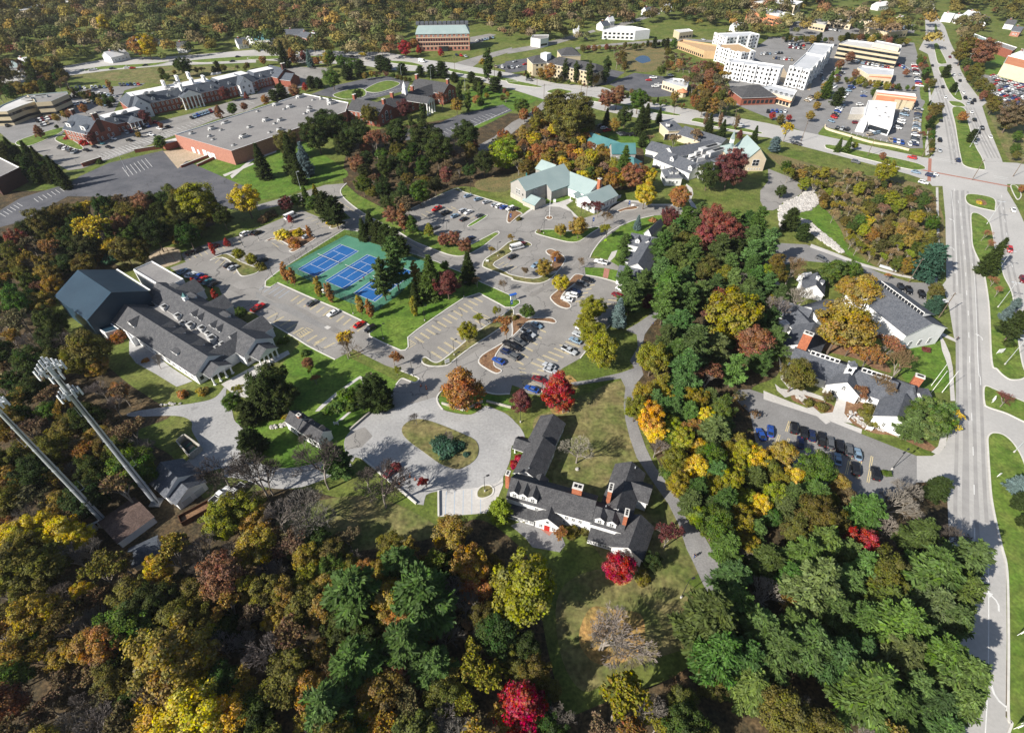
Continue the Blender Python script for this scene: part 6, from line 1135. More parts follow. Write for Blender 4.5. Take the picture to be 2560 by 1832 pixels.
# masts
def mast(name, label, foot, h, r0, r1, rings):
    b = Bld(name, foot, label, 'mast'); x, y = foot.x, foot.y; m = MB(); k_ = 6
    m.box((x, y, 0), (2.6, 2.6, .5)); b.add(m, 'base_plinth', 'concrete')
    for i in range(k_):
        z0, z1 = .5 + (h-.5)*i/k_, .5 + (h-.5)*(i+1)/k_; ra, rb = r0 + (r1-r0)*i/k_, r0 + (r1-r0)*(i+1)/k_; s = MB(); s.tube((x, y, z0), (x, y, z1), ra, rb + .03, 14); s.tube((x, y, z1 - .12), (x, y, z1), rb + .1, rb + .1, 14); b.add(s, 'mast_section', 'steel')
    for z, rr, n in rings:
        pl = MB()
        for i in range(3): t = 2*math.pi*i/3 + .3; t2 = t + 2*math.pi/3; pl.tube((x + rr*math.cos(t), y + rr*math.sin(t), z), (x + rr*math.cos(t2), y + rr*math.sin(t2), z), .07, .07, 5); pl.tube((x, y, z), (x + rr*math.cos(t), y + rr*math.sin(t), z), .08, .08, 5)
        plo = b.add(pl, 'antenna_platform', 'galvanised')
        for i in range(n):
            s = i/n*3; k = int(s); f = s - k; t = 2*math.pi*k/3 + .3; t2 = t + 2*math.pi/3; px_ = x + rr*(math.cos(t)*(1-f) + math.cos(t2)*f); py_ = y + rr*(math.sin(t)*(1-f) + math.sin(t2)*f); a = math.atan2(py_-y, px_-x)
            an_ = MB(); an_.box((px_ + .2*math.cos(a), py_ + .2*math.sin(a), z - 1.1), (.2, .42, 2.3), a); an_.tube((px_, py_, z - 1.2), (px_, py_, z + 1.4), .04, .04, 5, 1); b.add(an_, 'panel_antenna', ['antenna_grey', 'galvanised'], plo)
    for i, zf in enumerate((.3, .5, .72)):
        a = .8 + i*2.1; m = MB(); m.tube((x, y, h*zf), (x + 1.6*math.cos(a), y + 1.6*math.sin(a), h*zf + .3), .05, .05, 5); m.tube((x + 1.6*math.cos(a), y + 1.6*math.sin(a), h*zf + .3), (x + 1.6*math.cos(a), y + 1.6*math.sin(a), h*zf + 3.2), .035, .02, 5); b.add(m, 'whip_antenna', 'galvanised')
    m = MB(); m.box((x + r0*.8, y - r0*.4, .5), (.25, .12, h*.94 - 1), -.5); b.add(m, 'cable_run', 'plastic_black')
mast('radio_mast', 'tall pale steel mast with two rings of panel antennas near grey garage', G('P', (392, 1257)), 48, .78, .42, [(47.6, 2.4, 12), (40.5, 1.9, 9), (45.2, .9, 3)]); mast('radio_mast', 'slim pale steel mast with one antenna ring beside brown equipment shed', G('P', (266, 1308)), 44, .72, .4, [(43.4, 2.2, 12)])

# lamp posts
LAMP = {}
def lamp(fr, p, h=8.0, label='', arms=1, a=0.0, mt='pole_black', grp=None, name='lamp_post'):
    k = (h, arms, mt)
    if k not in LAMP:
        m = MB(); m.tube((0, 0, 0), (0, 0, .7), .22, .22, 8, 1); base = m.mesh('base', [mt, 'concrete']); m2 = MB(); m2.tube((0, 0, .5), (0, 0, h), .09, .06, 8); pole = m2.mesh('pole', [mt]); m3 = MB()
        for i in range(arms):
            s = 1 if i == 0 else -1; m3.tube((0, 0, h - .15), (s*.7, 0, h), .045, .045, 6); m3.box((s*1.05, 0, h - .04), (.8, .42, .18))
        LAMP[k] = (base, pole, m3.mesh('lamp_head', [mt]))
    v = G(fr, p); o = empty(name, (v.x, v.y, .05), a, label, 'lamp', grp)
    for me, nm in zip(LAMP[k], ('base', 'pole', 'lamp_head')): place(me, nm, o)
    return o
CARLAMPS = 'black lamps in the campus car parks'
for fr, p, lb in [('11', (1490, 1210), 'on the lawn by the tennis pines'), ('11', (1750, 1510), 'on the leafy island beside striped bays'), ('11', (1690, 460), 'among rust shrubs by the drive'), ('11', (2135, 640), 'at the oval car park corner'), ('11', (1835, 1000), 'at the head of the striped bays'), ('11', (150, 820), 'at tennis fence western corner'), ('11', (860, 1150), 'behind the orange columnar trees'), ('11', (1125, 1370), 'at the path by the dark car'), ('12', (280, 440), 'on island tip by round yellow tree'), ('22', (265, 210), 'against the scarlet maple'), ('21', (2020, 1090), 'on tiny island by accessible bays'), ('21', (1385, 70), 'at the drive mouth by cones'), ('32', (1490, 430), 'beside lower path near bare tree'), ('12', (605, 300), 'by the hall forecourt'), ('11', (1895, 90), 'at the back of the hall car park'), ('10', (2150, 560), 'by the western bays'), ('11', (30, 500), 'by yellow shrub island'), ('12', (865, 250), 'by the hall garden wall'), ('11', (1775, 1624), 'at the drive near blue car'), ('22', (75, 480), 'by the loop drive edge')]:
    lamp(fr, p, 6.5 if fr != '32' else 8.5, 'black parking lamp post ' + lb, 1, .4, grp=CARLAMPS)
for fr, p, lb in [('01', (395, 1620), 'on the store lawn edge'), ('00', (1120, 1515), 'in the dark car park'), ('01', (1285, 690), 'on grass near the colonial hall'), ('01', (1545, 705), 'behind the colonial hall chimneys'), ('01', (1845, 800), 'beside the hall car park verge'), ('11', (395, 45), 'near the campus road bend')]:
    lamp(fr, p, 9, 'pale steel lamp post ' + lb, 1, .2, 'galvanised', 'pale lamp posts around the colonial hall')
lamp('23', (1090, 895), 8, 'twin headed black lamp post on church car park island', 2, .6)
for fr, p, lb in [('13', (2025, 1090), 'beside brown bare shrubs'), ('13', (2000, 805), 'next to the dark spruce'), ('13', (2085, 1595), 'near white sign'), ('13', (1930, 355), 'at the turnaround tip'), ('23', (2165, 745), 'at kerb below the second turnaround'), ('03', (1780, 1300), 'by the orange median tree'), ('03', (1650, 840), 'on the long tapering median'), ('03', (1410, 970), 'at the store side verge'), ('03', (1735, 610), 'on the far verge')]:
    lamp(fr, p, 11, 'tall grey road lamp on median ' + lb, 2, -.35, 'galvanised', 'tall road lamps', 'street_lamp')
def upole(fr, p, h, lb, arm=True, a=0.0):
    v = G(fr, p); b = Bld('utility_pole', v, lb, 'pole', 'poles along the roads'); m = MB(); m.tube((v.x, v.y, 0), (v.x, v.y, h), .18, .12, 8); b.add(m, 'pole', 'pole_wood')
    if arm: m = MB(); m.box((v.x, v.y, h - .9), (2.8, .14, .16), a); b.add(m, 'cross_arm', 'pole_wood')
    for k in (-1.1, 0, 1.1): m = MB(); m.tube((v.x + k*math.cos(a), v.y + k*math.sin(a), h - .75), (v.x + k*math.cos(a), v.y + k*math.sin(a), h - .45), .05, .05, 6); b.add(m, 'insulator', 'antenna_grey')
    return v
UP = []
for i, (fr, p, lb) in enumerate([('02', (280, 890), 'by the campus access road'), ('02', (605, 860), 'at the paved gap in the median'), ('02', (655, 870), 'by the hotel driveway'), ('02', (1425, 1020), 'beyond tall oaks'), ('02', (1945, 1120), 'on the retreat centre median'), ('03', (290, 1250), 'at the shop entrance'), ('03', (875, 1380), 'on the sapling median'), ('03', (1355, 1390), 'at the junction corner'), ('03', (1800, 1590), 'on the junction median'), ('13', (1505, 1180), 'beside the church gable'), ('02', (220, 770), 'at the hotel verge'), ('01', (2105, 695), 'near the brick office corner'), ('01', (1755, 630), 'on the verge behind the chimneys'), ('01', (600, 460), 'at the conifer screen'), ('13', (1240, 870), 'over the church lane'), ('03', (2160, 1560), 'across the junction'), ('01', (525, 470), 'near the conifer screen gate'), ('01', (1120, 510), 'by the median pines')]):
    UP.append(upole(fr, p, 11, 'dark wooden utility pole ' + lb, True, .4))
for i, (a, c) in enumerate([((1440, 155), (1560, 0)), ((1440, 215), (1590, 20)), ((1535, 215), (1700, 10))]):
    v = G('23', a); b = Bld('flag_pole', v, ['white flagpole on the church lawn', 'white flagpole between the other two by church path', 'white flagpole right beside the church path'][i], 'flagpole', 'flagpoles by the church'); m = MB(); m.tube((v.x, v.y, 0), (v.x, v.y, 9), .1, .05, 8); b.add(m, 'pole', 'white_trim'); m = MB(); m.tube((v.x, v.y, 9), (v.x, v.y, 9.2), .12, .12, 8); b.add(m, 'finial', 'galvanised')
v = G('12', (330, 300)); b = Bld('flag_pole', v, 'white flagpole on round bed in the circular drive', 'flagpole'); m = MB(); m.tube((v.x, v.y, .2), (v.x, v.y, 11), .12, .06, 8); b.add(m, 'pole', 'white_trim'); m = MB(); m.tube((v.x, v.y, 11), (v.x, v.y, 11.3), .16, .16, 8); b.add(m, 'finial', 'galvanised'); m = MB(); m.poly([(v.x + .1, v.y, 9.0), (v.x + .3, v.y + .25, 7.8), (v.x + .25, v.y + .2, 8.4), (v.x + .12, v.y, 10.4)]); b.add(m, 'flag', 'cloth_red')
# overhead wires at the junction
def wire(a, c, z0, z1, lb, sag=.8):
    m = MB(); q = [(a.x + (c.x-a.x)*t, a.y + (c.y-a.y)*t, z0 + (z1-z0)*t - sag*4*t*(1-t)) for t in [i/8 for i in range(9)]]
    for s, e in zip(q[:-1], q[1:]): m.tube(s, e, .025, .025, 4, caps=False)
    o = m.build('overhead_wire', 'pole_black'); tag(o, lb, 'wire', 'overhead wires')
wire(UP[7], UP[8], 10, 10, 'thin black wire strung across the road junction'); wire(UP[8], UP[15], 10, 10, 'thin black wire over the junction median'); wire(UP[6], UP[7], 10.4, 10.4, 'thin black wire along the sapling median'); wire(UP[5], UP[6], 10.4, 10.4, 'thin black wire past the pale retaining wall'); wire(UP[0], UP[3], 10.4, 10.4, 'thin black wire along the cross road by the oaks'); wire(UP[3], UP[4], 10.4, 10.4, 'thin black wire past the retreat centre')
# signs
def sign(fr, p, w, h, lb, mt='white_trim', z=.6, a=0.0, posts=2, name='sign'):
    v = G(fr, p); o = empty(name, (v.x, v.y, .04), a, lb, 'sign'); m = MB()
    m.box((0, 0, z), (w, .12, h)); m.build('panel', mt, o)
    for s in ((-1, 1) if posts == 2 else (0,)): m = MB(); m.tube((s*w*.42, .1, 0), (s*w*.42, .1, z + h), .05, .05, 6); m.build('post', 'pole_black' if mt != 'white_trim' else 'white_trim', o)
    return o
sign('11', (1690, 1590), 1.6, 1.6, 'white board sign on leafy island tip', a=.5); sign('11', (600, 975), 2.6, 2.2, 'white board behind orange columnar trees at court fence', a=-.4); sign('12', (375, 170), 1.2, 1.4, 'small white sign on lawn before the hall'); sign('12', (1070, 205), 2.2, 1.0, 'white sign on mulch island by hall'); sign('13', (2035, 1500), 2.4, 1.6, 'white sign on grass median', a=.2); sign('23', (715, 450), 1.6, 1.4, 'white sign by church mulch bed', a=.6); sign('23', (880, 555), 1.8, 1.2, 'white sign near church car park kerb', a=-.3); sign('11', (2040, 695), 1.2, .8, 'tiny white sign at oval car park kerb'); sign('12', (820, 540), .9, .9, 'fluorescent yellow green warning sign by drive', 'lime_paint', 2.0, .3, 1)
sign('23', (1975, 300), 1.6, 1.6, 'white road sign seen edge on at turnaround', a=.9); sign('33', (2230, 740), 3.2, 1.6, 'white board on median grass with dark shadow', a=.5, z=1.4); sign('33', (2200, 1570), 2.6, 1.4, 'white low board at bottom of the median', a=.4, z=1.4); sign('23', (2020, 965), .8, 1.2, 'narrow white marker on striped median grass', a=.3, posts=1)
def banner(fr, p, lb):
    v = G(fr, p); o = empty('banner_post', (v.x, v.y, .05), .3, lb, 'banner'); m = MB(); m.tube((0, 0, 0), (0, 0, 4.6), .07, .05, 6); m.build('pole', 'pole_black', o); m = MB(); m.box((.5, 0, 2.4), (.8, .05, 1.9)); m.build('banner', 'blue_paint', o)
    m = MB(); m.box((.5, -.035, 3.1), (.3, .03, .5)); m.build('emblem', 'white_line', o)
for fr, p, lb in [('12', (1020, 225), 'blue banner on black post by hall entrance'), ('12', (705, 375), 'blue banner on post behind round yellow tree'), ('11', (2238, 340), 'blue banner on post by hedge island'), ('12', (365, 730), 'blue banner on post in the mixed shrubs'), ('11', (2245, 1110), 'blue and white banner at bays end')]: banner(fr, p, lb)
v = G('12', (10, 1030), 0); b = Bld('notice_kiosk', v, 'white roofed notice kiosk at head of striped bays', 'kiosk'); m = MB(); m.box((v.x, v.y, .2), (2.2, .5, 2.6), .5); b.add(m, 'panel', 'white_wall'); m = MB(); m.box((v.x, v.y, 2.8), (2.8, 1.2, .2), .5); b.add(m, 'roof', 'blue_paint')
# cones, benches, boulders, beds, low walls
cone_m = MB().box((0, 0, 0), (.42, .42, .05), mi=1).tube((0, 0, .05), (0, 0, .8), .17, .03, 10, 0).tube((0, 0, .38), (0, 0, .52), .113, .083, 10, 2).mesh('traffic_cone', ['orange_plastic', 'plastic_black', 'white_line'])
for i, (fr, p) in enumerate([('21', (1360, 960)), ('21', (1310, 990)), ('21', (1405, 985)), ('21', (1265, 1020)), ('21', (1455, 160)), ('21', (1505, 185)), ('21', (1500, 165))]):
    v = G(fr, p); tag(place(cone_m, 'traffic_cone', None, (v.x, v.y, .075), .3*i, (1.3, 1.3, 1.3)), 'orange traffic cone on loop drive by bare trees' if i < 4 else 'orange traffic cone at the narrow drive mouth', 'cone', 'cones on the loop drive' if i < 4 else 'cones at the drive mouth')
def bench(fr, p, a, lb):
    v = G(fr, p); o = empty('garden_bench', (v.x, v.y, .04), a, lb, 'bench'); [MB().box((0, -.2 + .14*i, .42), (2.0, .12, .05)).build('seat_slat', 'pole_wood', o) for i in range(4)]; [MB().box((0, .32, .58 + .16*i), (2.0, .05, .12)).build('back_slat', 'pole_wood', o) for i in range(3)]
    [MB().box((s*.85, .05, 0), (.08, .6, .42)).build('leg', 'galvanised', o) for s in (-1, 1)]; [MB().box((s*.85, .35, .42), (.07, .06, .6)).build('back_post', 'galvanised', o) for s in (-1, 1)]
bench('21', (1000, 65), .5, 'wooden bench at end of garden path'); bench('21', (1050, 100), .6, 'wooden bench beside pale garden pillar'); bench('22', (470, 390), .2, 'grey bench at north gable of white house')
def rocks(name, label, pts, n, smin, smax, fr, seed, z=.02):
    rg = random.Random(seed); m = MB(); poly = GP(fr, pts); xs = [p.x for p in poly]; ys = [p.y for p in poly]; k = 0
    def inside(x, y):
        c = False
        for i in range(len(poly)):
            a, e = poly[i], poly[i-1]
            if (a.y > y) != (e.y > y) and x < (e.x-a.x)*(y-a.y)/(e.y-a.y) + a.x: c = not c
        return c
    while k < n:
        x, y = rg.uniform(min(xs), max(xs)), rg.uniform(min(ys), max(ys))
        if not inside(x, y): continue
        k += 1; r = rg.uniform(smin, smax); q = []
        for zz, f in ((-.2, .8), (.35, 1.0), (.8, .55)):
            q.append([(x + r*f*rg.uniform(.8, 1.15)*math.cos(2*math.pi*i/6 + zz), y + r*f*rg.uniform(.8, 1.15)*math.sin(2*math.pi*i/6 + zz), z + r*zz*rg.uniform(.85, 1.2)) for i in range(6)])
        b0 = len(m.v); m.v += q[0] + q[1] + q[2]
        for l_ in (0, 6):
            for i in range(6): j = (i+1) % 6; m.f.append((b0+l_+i, b0+l_+j, b0+l_+6+j, b0+l_+6+i)); m.m.append(0)
        m.f.append(tuple(b0+12+i for i in range(6))); m.m.append(0)
    o = m.build(name, 'rock'); return tag(o, label, 'rocks', kind='stuff')
rocks('rock_bank', 'bank of pale riprap boulders below the turning circle', [(335, 10), (430, 80), (460, 150), (420, 195), (370, 235), (280, 245), (190, 325), (170, 405), (110, 405), (90, 225), (140, 170), (280, 115), (335, 62)], 1500, .5, 1.05, '13', 3)
rocks('rock_stream', 'ribbon of small pale stones running down the grass', [(290, 310), (370, 330), (440, 400), (560, 490), (670, 600), (640, 615), (500, 530), (380, 440), (300, 380)], 700, .3, .7, '13', 4)
rocks('rock_edging', 'row of pale boulders beside cottage lawn', [(1420, 455), (1600, 415), (1660, 430), (1600, 455), (1430, 480)], 26, .3, .7, 'N', 5); rocks('rock_edging', 'pale stones edging the church bed', [(670, 1350), (720, 1360), (880, 1500), (990, 1520), (980, 1540), (800, 1500), (660, 1400)], 60, .25, .6, 'W', 6); rocks('rock_edging', 'row of stones along the service drive', [(260, 215), (480, 195), (480, 212), (260, 235)], 16, .3, .55, 'N', 8)
rocks('rock_edging', 'loose stones on church island bed', [(240, 240), (290, 250), (290, 270), (240, 262)], 12, .3, .6, '23', 9)
for i, (fr, a, c, h, mt, lb) in enumerate([('21', (1640, 318), (1830, 378), .7, 'stone_wall', 'low stone wall below rust red tree'), ('21', (1840, 378), (2000, 300), .7, 'stone_wall', 'low stone wall on rust red tree lawn'), ('21', (2035, 300), (2250, 355), .7, 'stone_wall', 'low stone wall between lawn and loop drive'), ('21', (935, 800), (1415, 1200), .6, 'kerb_concrete', 'long low concrete kerb wall under the bare trees'), ('21', (830, 550), (1005, 398), .6, 'stone_wall', 'low wall along edge of the garden lawn'), ('21', (1610, 1090), (1612, 1310), .5, 'kerb_concrete', 'short kerb wall at edge of accessible bays'), ('V', (1860, 850), (2080, 760), 1.2, 'white_wall', 'white garden wall in front of the hall'), ('13', (980, 730), (1130, 775), 1.0, 'galvanised', 'pale metal guard rail by church lane')]):
    a_, c_ = G(fr, a), G(fr, c); m = MB(); m.box(((a_.x+c_.x)/2, (a_.y+c_.y)/2, 0), ((c_-a_).length, .35, h), heading(a_, c_)); m.box(((a_.x+c_.x)/2, (a_.y+c_.y)/2, h), ((c_-a_).length + .08, .45, .1), heading(a_, c_)); tag(m.build('low_wall', mt), lb, 'wall')
v = G('21', (1170, 360)); b = Bld('wooden_post', v, 'leaning wooden post by the garden hedge', 'post'); m = MB(); m.tube((v.x, v.y, 0), (v.x, v.y, 4.2), .14, .12, 8); b.add(m, 'pole', 'pole_wood')
v = G('21', (960, 135)); m = MB(); [m.box((v.x + s*.5, v.y, 0), (.25, .25, 1.8)) for s in (-1, 1)]; m.box((v.x, v.y, 1.8), (1.6, .4, .2)); tag(m.build('garden_arch', 'white_trim'), 'small white arch over the garden path', 'arch')
v = G('21', (710, 500)); m = MB(); [m.box((v.x + s*.6, v.y, 0), (.2, .2, 1.3)) for s in (-1, 1)]; m.box((v.x, v.y, .3), (1.0, .06, .9)); tag(m.build('garden_gate', 'white_trim'), 'pale gate behind the cottage end', 'gate')
pl = Bld('swing_frame', G('10', (1480, 660)), 'rusty swing frame on sandy playground', 'swing'); m = MB(); A_ = [G('10', p) for p in ((1425, 640), (1490, 610), (1550, 690), (1470, 705))]
for i in range(4): a_, c_ = A_[i], A_[(i+1) % 4]; m = MB(); m.tube((a_.x, a_.y, 0), (a_.x, a_.y, 2.4), .06, .06, 6); pl.add(m, 'post', 'rust'); m = MB(); m.tube((a_.x, a_.y, 2.4), (c_.x, c_.y, 2.4), .06, .06, 6); pl.add(m, 'beam', 'rust')
v = G('22', (575, 892)); rocks_o = MB(); rocks_o.tube((v.x, v.y, 0), (v.x, v.y, .5), .6, .35, 7); tag(rocks_o.build('boulder', 'rock'), 'pale boulder at foot of bare courtyard tree', 'boulder')
v = G('20', (850, 1430)); b = Bld('equipment_cabinet', v, 'pale equipment cabinets on gantry at foot of slim mast', 'cabinet')
for i in range(3): m = MB(); m.box((v.x + i*1.4, v.y + i*.9, .3), (1.0, .8, 1.7), .5); m.box((v.x + i*1.4, v.y + i*.9, 2.0), (1.1, .9, .08), .5); b.add(m, 'cabinet', 'hvac_grey')
m = MB(); m.box((v.x + 2.6, v.y + 1.9, 2.4), (8.5, .6, .12), .57); b.add(m, 'cable_tray', 'galvanised')
# ================================================================== trees: a few grown prototypes, each planted many times
def raw_mesh(name, V, F, mt, tone=None, attr='tone'):
    me = bpy.data.meshes.new(name); n, k = len(F), F.shape[1]
    me.vertices.add(len(V)); me.vertices.foreach_set('co', np.ascontiguousarray(V, np.float32).ravel())
    me.loops.add(n*k); me.loops.foreach_set('vertex_index', np.ascontiguousarray(F, np.int32).ravel())
    me.polygons.add(n); me.polygons.foreach_set('loop_start', np.arange(n, dtype=np.int32)*k); me.polygons.foreach_set('loop_total', np.full(n, k, np.int32))
    me.update(calc_edges=True); me.materials.append(MATS[mt])
    if tone is not None:
        a = me.attributes.new(attr, 'FLOAT_COLOR', 'FACE'); a.data.foreach_set('color', np.ascontiguousarray(np.c_[tone, np.ones(n)], np.float32).ravel())
    return me
def unit_v(a): return a/np.maximum(np.linalg.norm(a, axis=1, keepdims=True), 1e-6)
def leaf_quads(c, nrm, w, l=None, axis=None, rg=None):
    """a small bent-free leaf patch at every centre: normal nrm, width w, length l along axis"""
    nrm = unit_v(nrm); n = len(c)
    if axis is None: axis = rg.normal(size=(n, 3))
    u = unit_v(np.cross(nrm, axis)); v = unit_v(np.cross(u, nrm)); l = w if l is None else l
    u = u*(w/2)[:, None]; v = v*(l/2)[:, None]
    V = np.stack([c-u-v*.6, c+u*.9-v, c+u+v*.7, c-u*.8+v], 1).reshape(-1, 3); F = np.arange(4*n).reshape(n, 4)
    return V, F
def tones(rg, n, clump=None, h=.009, v=.17, s=.10):
    t = np.c_[.5 + rg.normal(0, h, n), 1 + rg.normal(0, v, n), 1 + rg.normal(0, s, n)]
    if clump is not None: t = t + clump
    t[:, 1] = np.clip(t[:, 1], .35, 1.8); t[:, 2] = np.clip(t[:, 2], .5, 1.4); return t
def limb_mesh(name, segs, mt, sides=6):
    m = MB()
    for a, b_, r0, r1 in segs: m.tube(a, b_, r0, r1, sides, caps=False)
    me = m.mesh(name, [mt])
    for p in me.polygons: p.use_smooth = True
    return me
def decid(seed, K=150, per=105, rx=.36, zc_=.62, rz_=.37, cl=.07, size=.021, shell=.45, low=.2, cone=0.0):
    rg = np.random.default_rng(seed); d = unit_v(rg.normal(size=(K, 3))); bump = unit_v(rg.normal(size=(7, 3)))
    lob = 1 + .20*np.clip((d@bump.T)*3 - 1.9, -.4, 1).max(1) - .06; r = shell + (1-shell)*rg.random(K)**.6
    r[:K//5] *= .55
    c = d*np.array([rx, rx, rz_])*(r*lob)[:, None]; c[:, 2] += zc_
    if cone: f = np.clip((1 - c[:, 2])/(1-low), .08, 1)**cone; c[:, :2] *= (f*1.35)[:, None]
    c = c[c[:, 2] > low]; K = len(c); cs = cl*rg.uniform(.75, 1.35, K); n = K*per; ci = np.repeat(np.arange(K), per)
    off = unit_v(rg.normal(size=(n, 3)))*(rg.random(n)**.45)[:, None]; P = c[ci] + off*cs[ci][:, None]*np.array([1.15, 1.15, .8])
    nr = off*.9 + (c[ci] - np.array([0, 0, zc_-.1]))*1.2 + rg.normal(size=(n, 3))*.45 + np.array([0, 0, .35])
    V, F = leaf_quads(P, nr, size*rg.uniform(.6, 1.4, n), rg=rg)
    ct = np.c_[rg.normal(0, .013, K), rg.normal(0, .11, K), rg.normal(0, .06, K)][ci]
    crown = raw_mesh('crown', V, F, 'leaves', tones(rg, n, ct))
    segs = [((0, 0, -.01), (.005, .004, .22), .021, .016), ((.005, .004, .22), (.0, .01, .5), .016, .010), ((0, .01, .5), (0, 0, .82), .010, .003)]
    for i in range(min(14, K)): q = c[i*K//14]; z = .24 + .3*rg.random(); segs.append(((0, 0, z), tuple(q), .008, .002))
    return limb_mesh('trunk', segs, 'bark'), crown
def bare(seed, spread=.62, lev=6, leafy=0, r0=.018, tw='twig'):
    rg = random.Random(seed); big, fine, tips = [], [], []
    def grow(p, d, L, r, k):
        e = p + d*L; (big if k < 3 else fine).append((p, e, r, r*.72)); 
        if k >= lev: tips.append(e); return
        n = 3 if k < 4 else (3 if rg.random() < .6 else 2)
        for i in range(n):
            o = d.orthogonal(); o.rotate(Matrix.Rotation(rg.uniform(0, 6.28), 3, d)); a = rg.uniform(.25, spread) if i else rg.uniform(.05, .3)
            q = (d*math.cos(a) + o.normalized()*math.sin(a) + Vector((0, 0, .10))).normalized(); grow(e, q, L*rg.uniform(.66, .86), r*(.68 if i else .76), k+1)
    grow(Vector((0, 0, 0)), Vector((.02, .01, 1)), .2, r0, 0)
    zt = max(e.z for _, e, _, _ in fine); s = 1/zt
    trunk = limb_mesh('trunk', [(a*s, e*s, r*s, q*s) for a, e, r, q in big], 'bark_pale', 6)
    n = len(fine); A = np.array([a for a, *_ in fine])*s; B_ = np.array([e for _, e, *_ in fine])*s; rr = np.maximum(np.array([r for *_, r, _ in fine])*s, .0026)
    g = np.random.default_rng(seed); ax = B_ - A; Vs, Fs = [], []
    for t in range(2):
        u = unit_v(np.cross(ax, g.normal(size=(n, 3))))*rr[:, None]; Vq = np.stack([A-u, A+u, B_+u*.6, B_-u*.6], 1).reshape(-1, 3); Fs.append(np.arange(4*n).reshape(n, 4) + 4*n*t); Vs.append(Vq)
    me = raw_mesh('crown', np.concatenate(Vs), np.concatenate(Fs), tw)
    lv = None
    if leafy:
        T = np.array(tips)*s; T = np.repeat(T, leafy, 0) + g.normal(0, .018, (len(T)*leafy, 3)); V, F = leaf_quads(T, g.normal(size=T.shape) + [0, 0, .6], .026*g.uniform(.6, 1.5, len(T)), rg=g); lv = raw_mesh('foliage', V, F, 'leaves', tones(g, len(T), None, .02, .25))
    return trunk, me, lv
def conifer(seed, whorls=20, arms=6, rx=.24, base=.14, droop=-.12, per=11, sz=.040, tuft=4, irregular=.25, blunt=.75):
    rg = np.random.default_rng(seed); C_, N_, A_, W_, L_, T_ = [], [], [], [], [], []; segs = [((0, 0, -.01), (0, 0, .5), .019, .011), ((0, 0, .5), (0, 0, .98), .011, .002)]
    for w in range(whorls):
        f = w/(whorls-1); z = base + (1-base)*f*.985; R_ = rx*((1-f)**blunt)*(1 if f > .12 else .75 + 2*f) + .012
        for a in range(arms):
            if rg.random() < irregular*.45: continue
            th = 2*math.pi*(a + rg.uniform(-.35, .35))/arms + w*2.4; Lb = R_*rg.uniform(1-irregular, 1+irregular*.5); d = np.array([math.cos(th), math.sin(th), 0]); sl = droop + .35*f + rg.uniform(-.08, .08); val = rg.normal(0, .13)
            if Lb > .08: segs.append(((0, 0, z), tuple(np.array([0, 0, z]) + d*Lb*.8 + np.array([0, 0, sl*Lb*.8])), .004, .0012))
            m = max(3, int(per*Lb/rx + 2))
            for i in range(m):
                t = .16 + .84*(i + rg.random())/m; p = np.array([0, 0, z]) + d*Lb*t + np.array([0, 0, sl*Lb*t + .03*t*t])
                for q in range(tuft):
                    sd = rg.normal(0, 1); sp = np.array([-d[1], d[0], 0])*sd*Lb*.16*(1.15 - t*.6); C_.append(p + sp + rg.normal(0, .006, 3)); ax = d + np.array([-d[1], d[0], 0])*sd*.55 + np.array([0, 0, .25 + rg.normal(0, .2)]); A_.append(ax); N_.append(np.array([0, 0, 1.0]) + rg.normal(0, .45, 3)); W_.append(sz*rg.uniform(.2, .42)); L_.append(sz*rg.uniform(.8, 1.7)); T_.append(val)
    C_, N_, A_ = np.array(C_), np.array(N_), np.array(A_); V, F = leaf_quads(C_, N_, np.array(W_), np.array(L_), A_); n = len(C_); tv = np.zeros((n, 3)); tv[:, 1] = T_
    return limb_mesh('trunk', segs, 'bark', 5), raw_mesh('crown', V, F, 'leaves', tones(rg, n, tv, .006, .15, .08))
def bush(seed, K=26, per=70, flat=.5, size=.07):
    rg = np.random.default_rng(seed); d = unit_v(rg.normal(size=(K, 3))); d[:, 2] = np.abs(d[:, 2]); c = d*np.array([.42, .42, flat])*rg.uniform(.45, 1, K)[:, None]; c[:, 2] += .08; n = K*per; ci = np.repeat(np.arange(K), per)
    off = unit_v(rg.normal(size=(n, 3)))*(rg.random(n)**.45)[:, None]; P = c[ci] + off*.17; P[:, 2] = np.abs(P[:, 2]); V, F = leaf_quads(P, off + c[ci]*1.2 + rg.normal(size=(n, 3))*.4 + [0, 0, .3], size*rg.uniform(.6, 1.4, n), rg=rg)
    ct = np.c_[rg.normal(0, .012, K), rg.normal(0, .15, K), rg.normal(0, .08, K)][ci]; return None, raw_mesh('foliage', V, F, 'leaves', tones(rg, n, ct))
PROTO = {
    'oak': [decid(s) for s in (1, 2, 3, 4, 5)], 'sparse': [bare(s, .62, 6, 6) for s in (31, 32, 33)], 'bare': [bare(s, .78, 7) for s in (41, 42)], 'open': [bare(s, .85, 7, 0, .013) for s in (44, 45)],
    'cone': [decid(s, 140, 100, .33, .55, .45, .065, .021, .42, .1, .8) for s in (11, 12)], 'column': [decid(s, 80, 80, .15, .54, .46, .055, .023, .4, .08) for s in (14, 15)],
    'pine': [conifer(s, 17, 6, .31, .22, .02, 12, .060, 10, .5, .55) for s in (21, 22, 23, 24)], 'spruce': [conifer(s, 24, 8, .24, .04, -.2, 9, .048, 7, .2, .9) for s in (25, 26)], 'fir': [conifer(s, 15, 8, .36, .08, .08, 10, .070, 8, .35, .42) for s in (27, 28)],
    'bush': [bush(s) for s in (51, 52)], 'low': [bush(s, 30, 60, .22, .06) for s in (53,)], 'willow': [decid(16, 130, 100, .42, .55, .42, .08, .021, .6, .1)]}
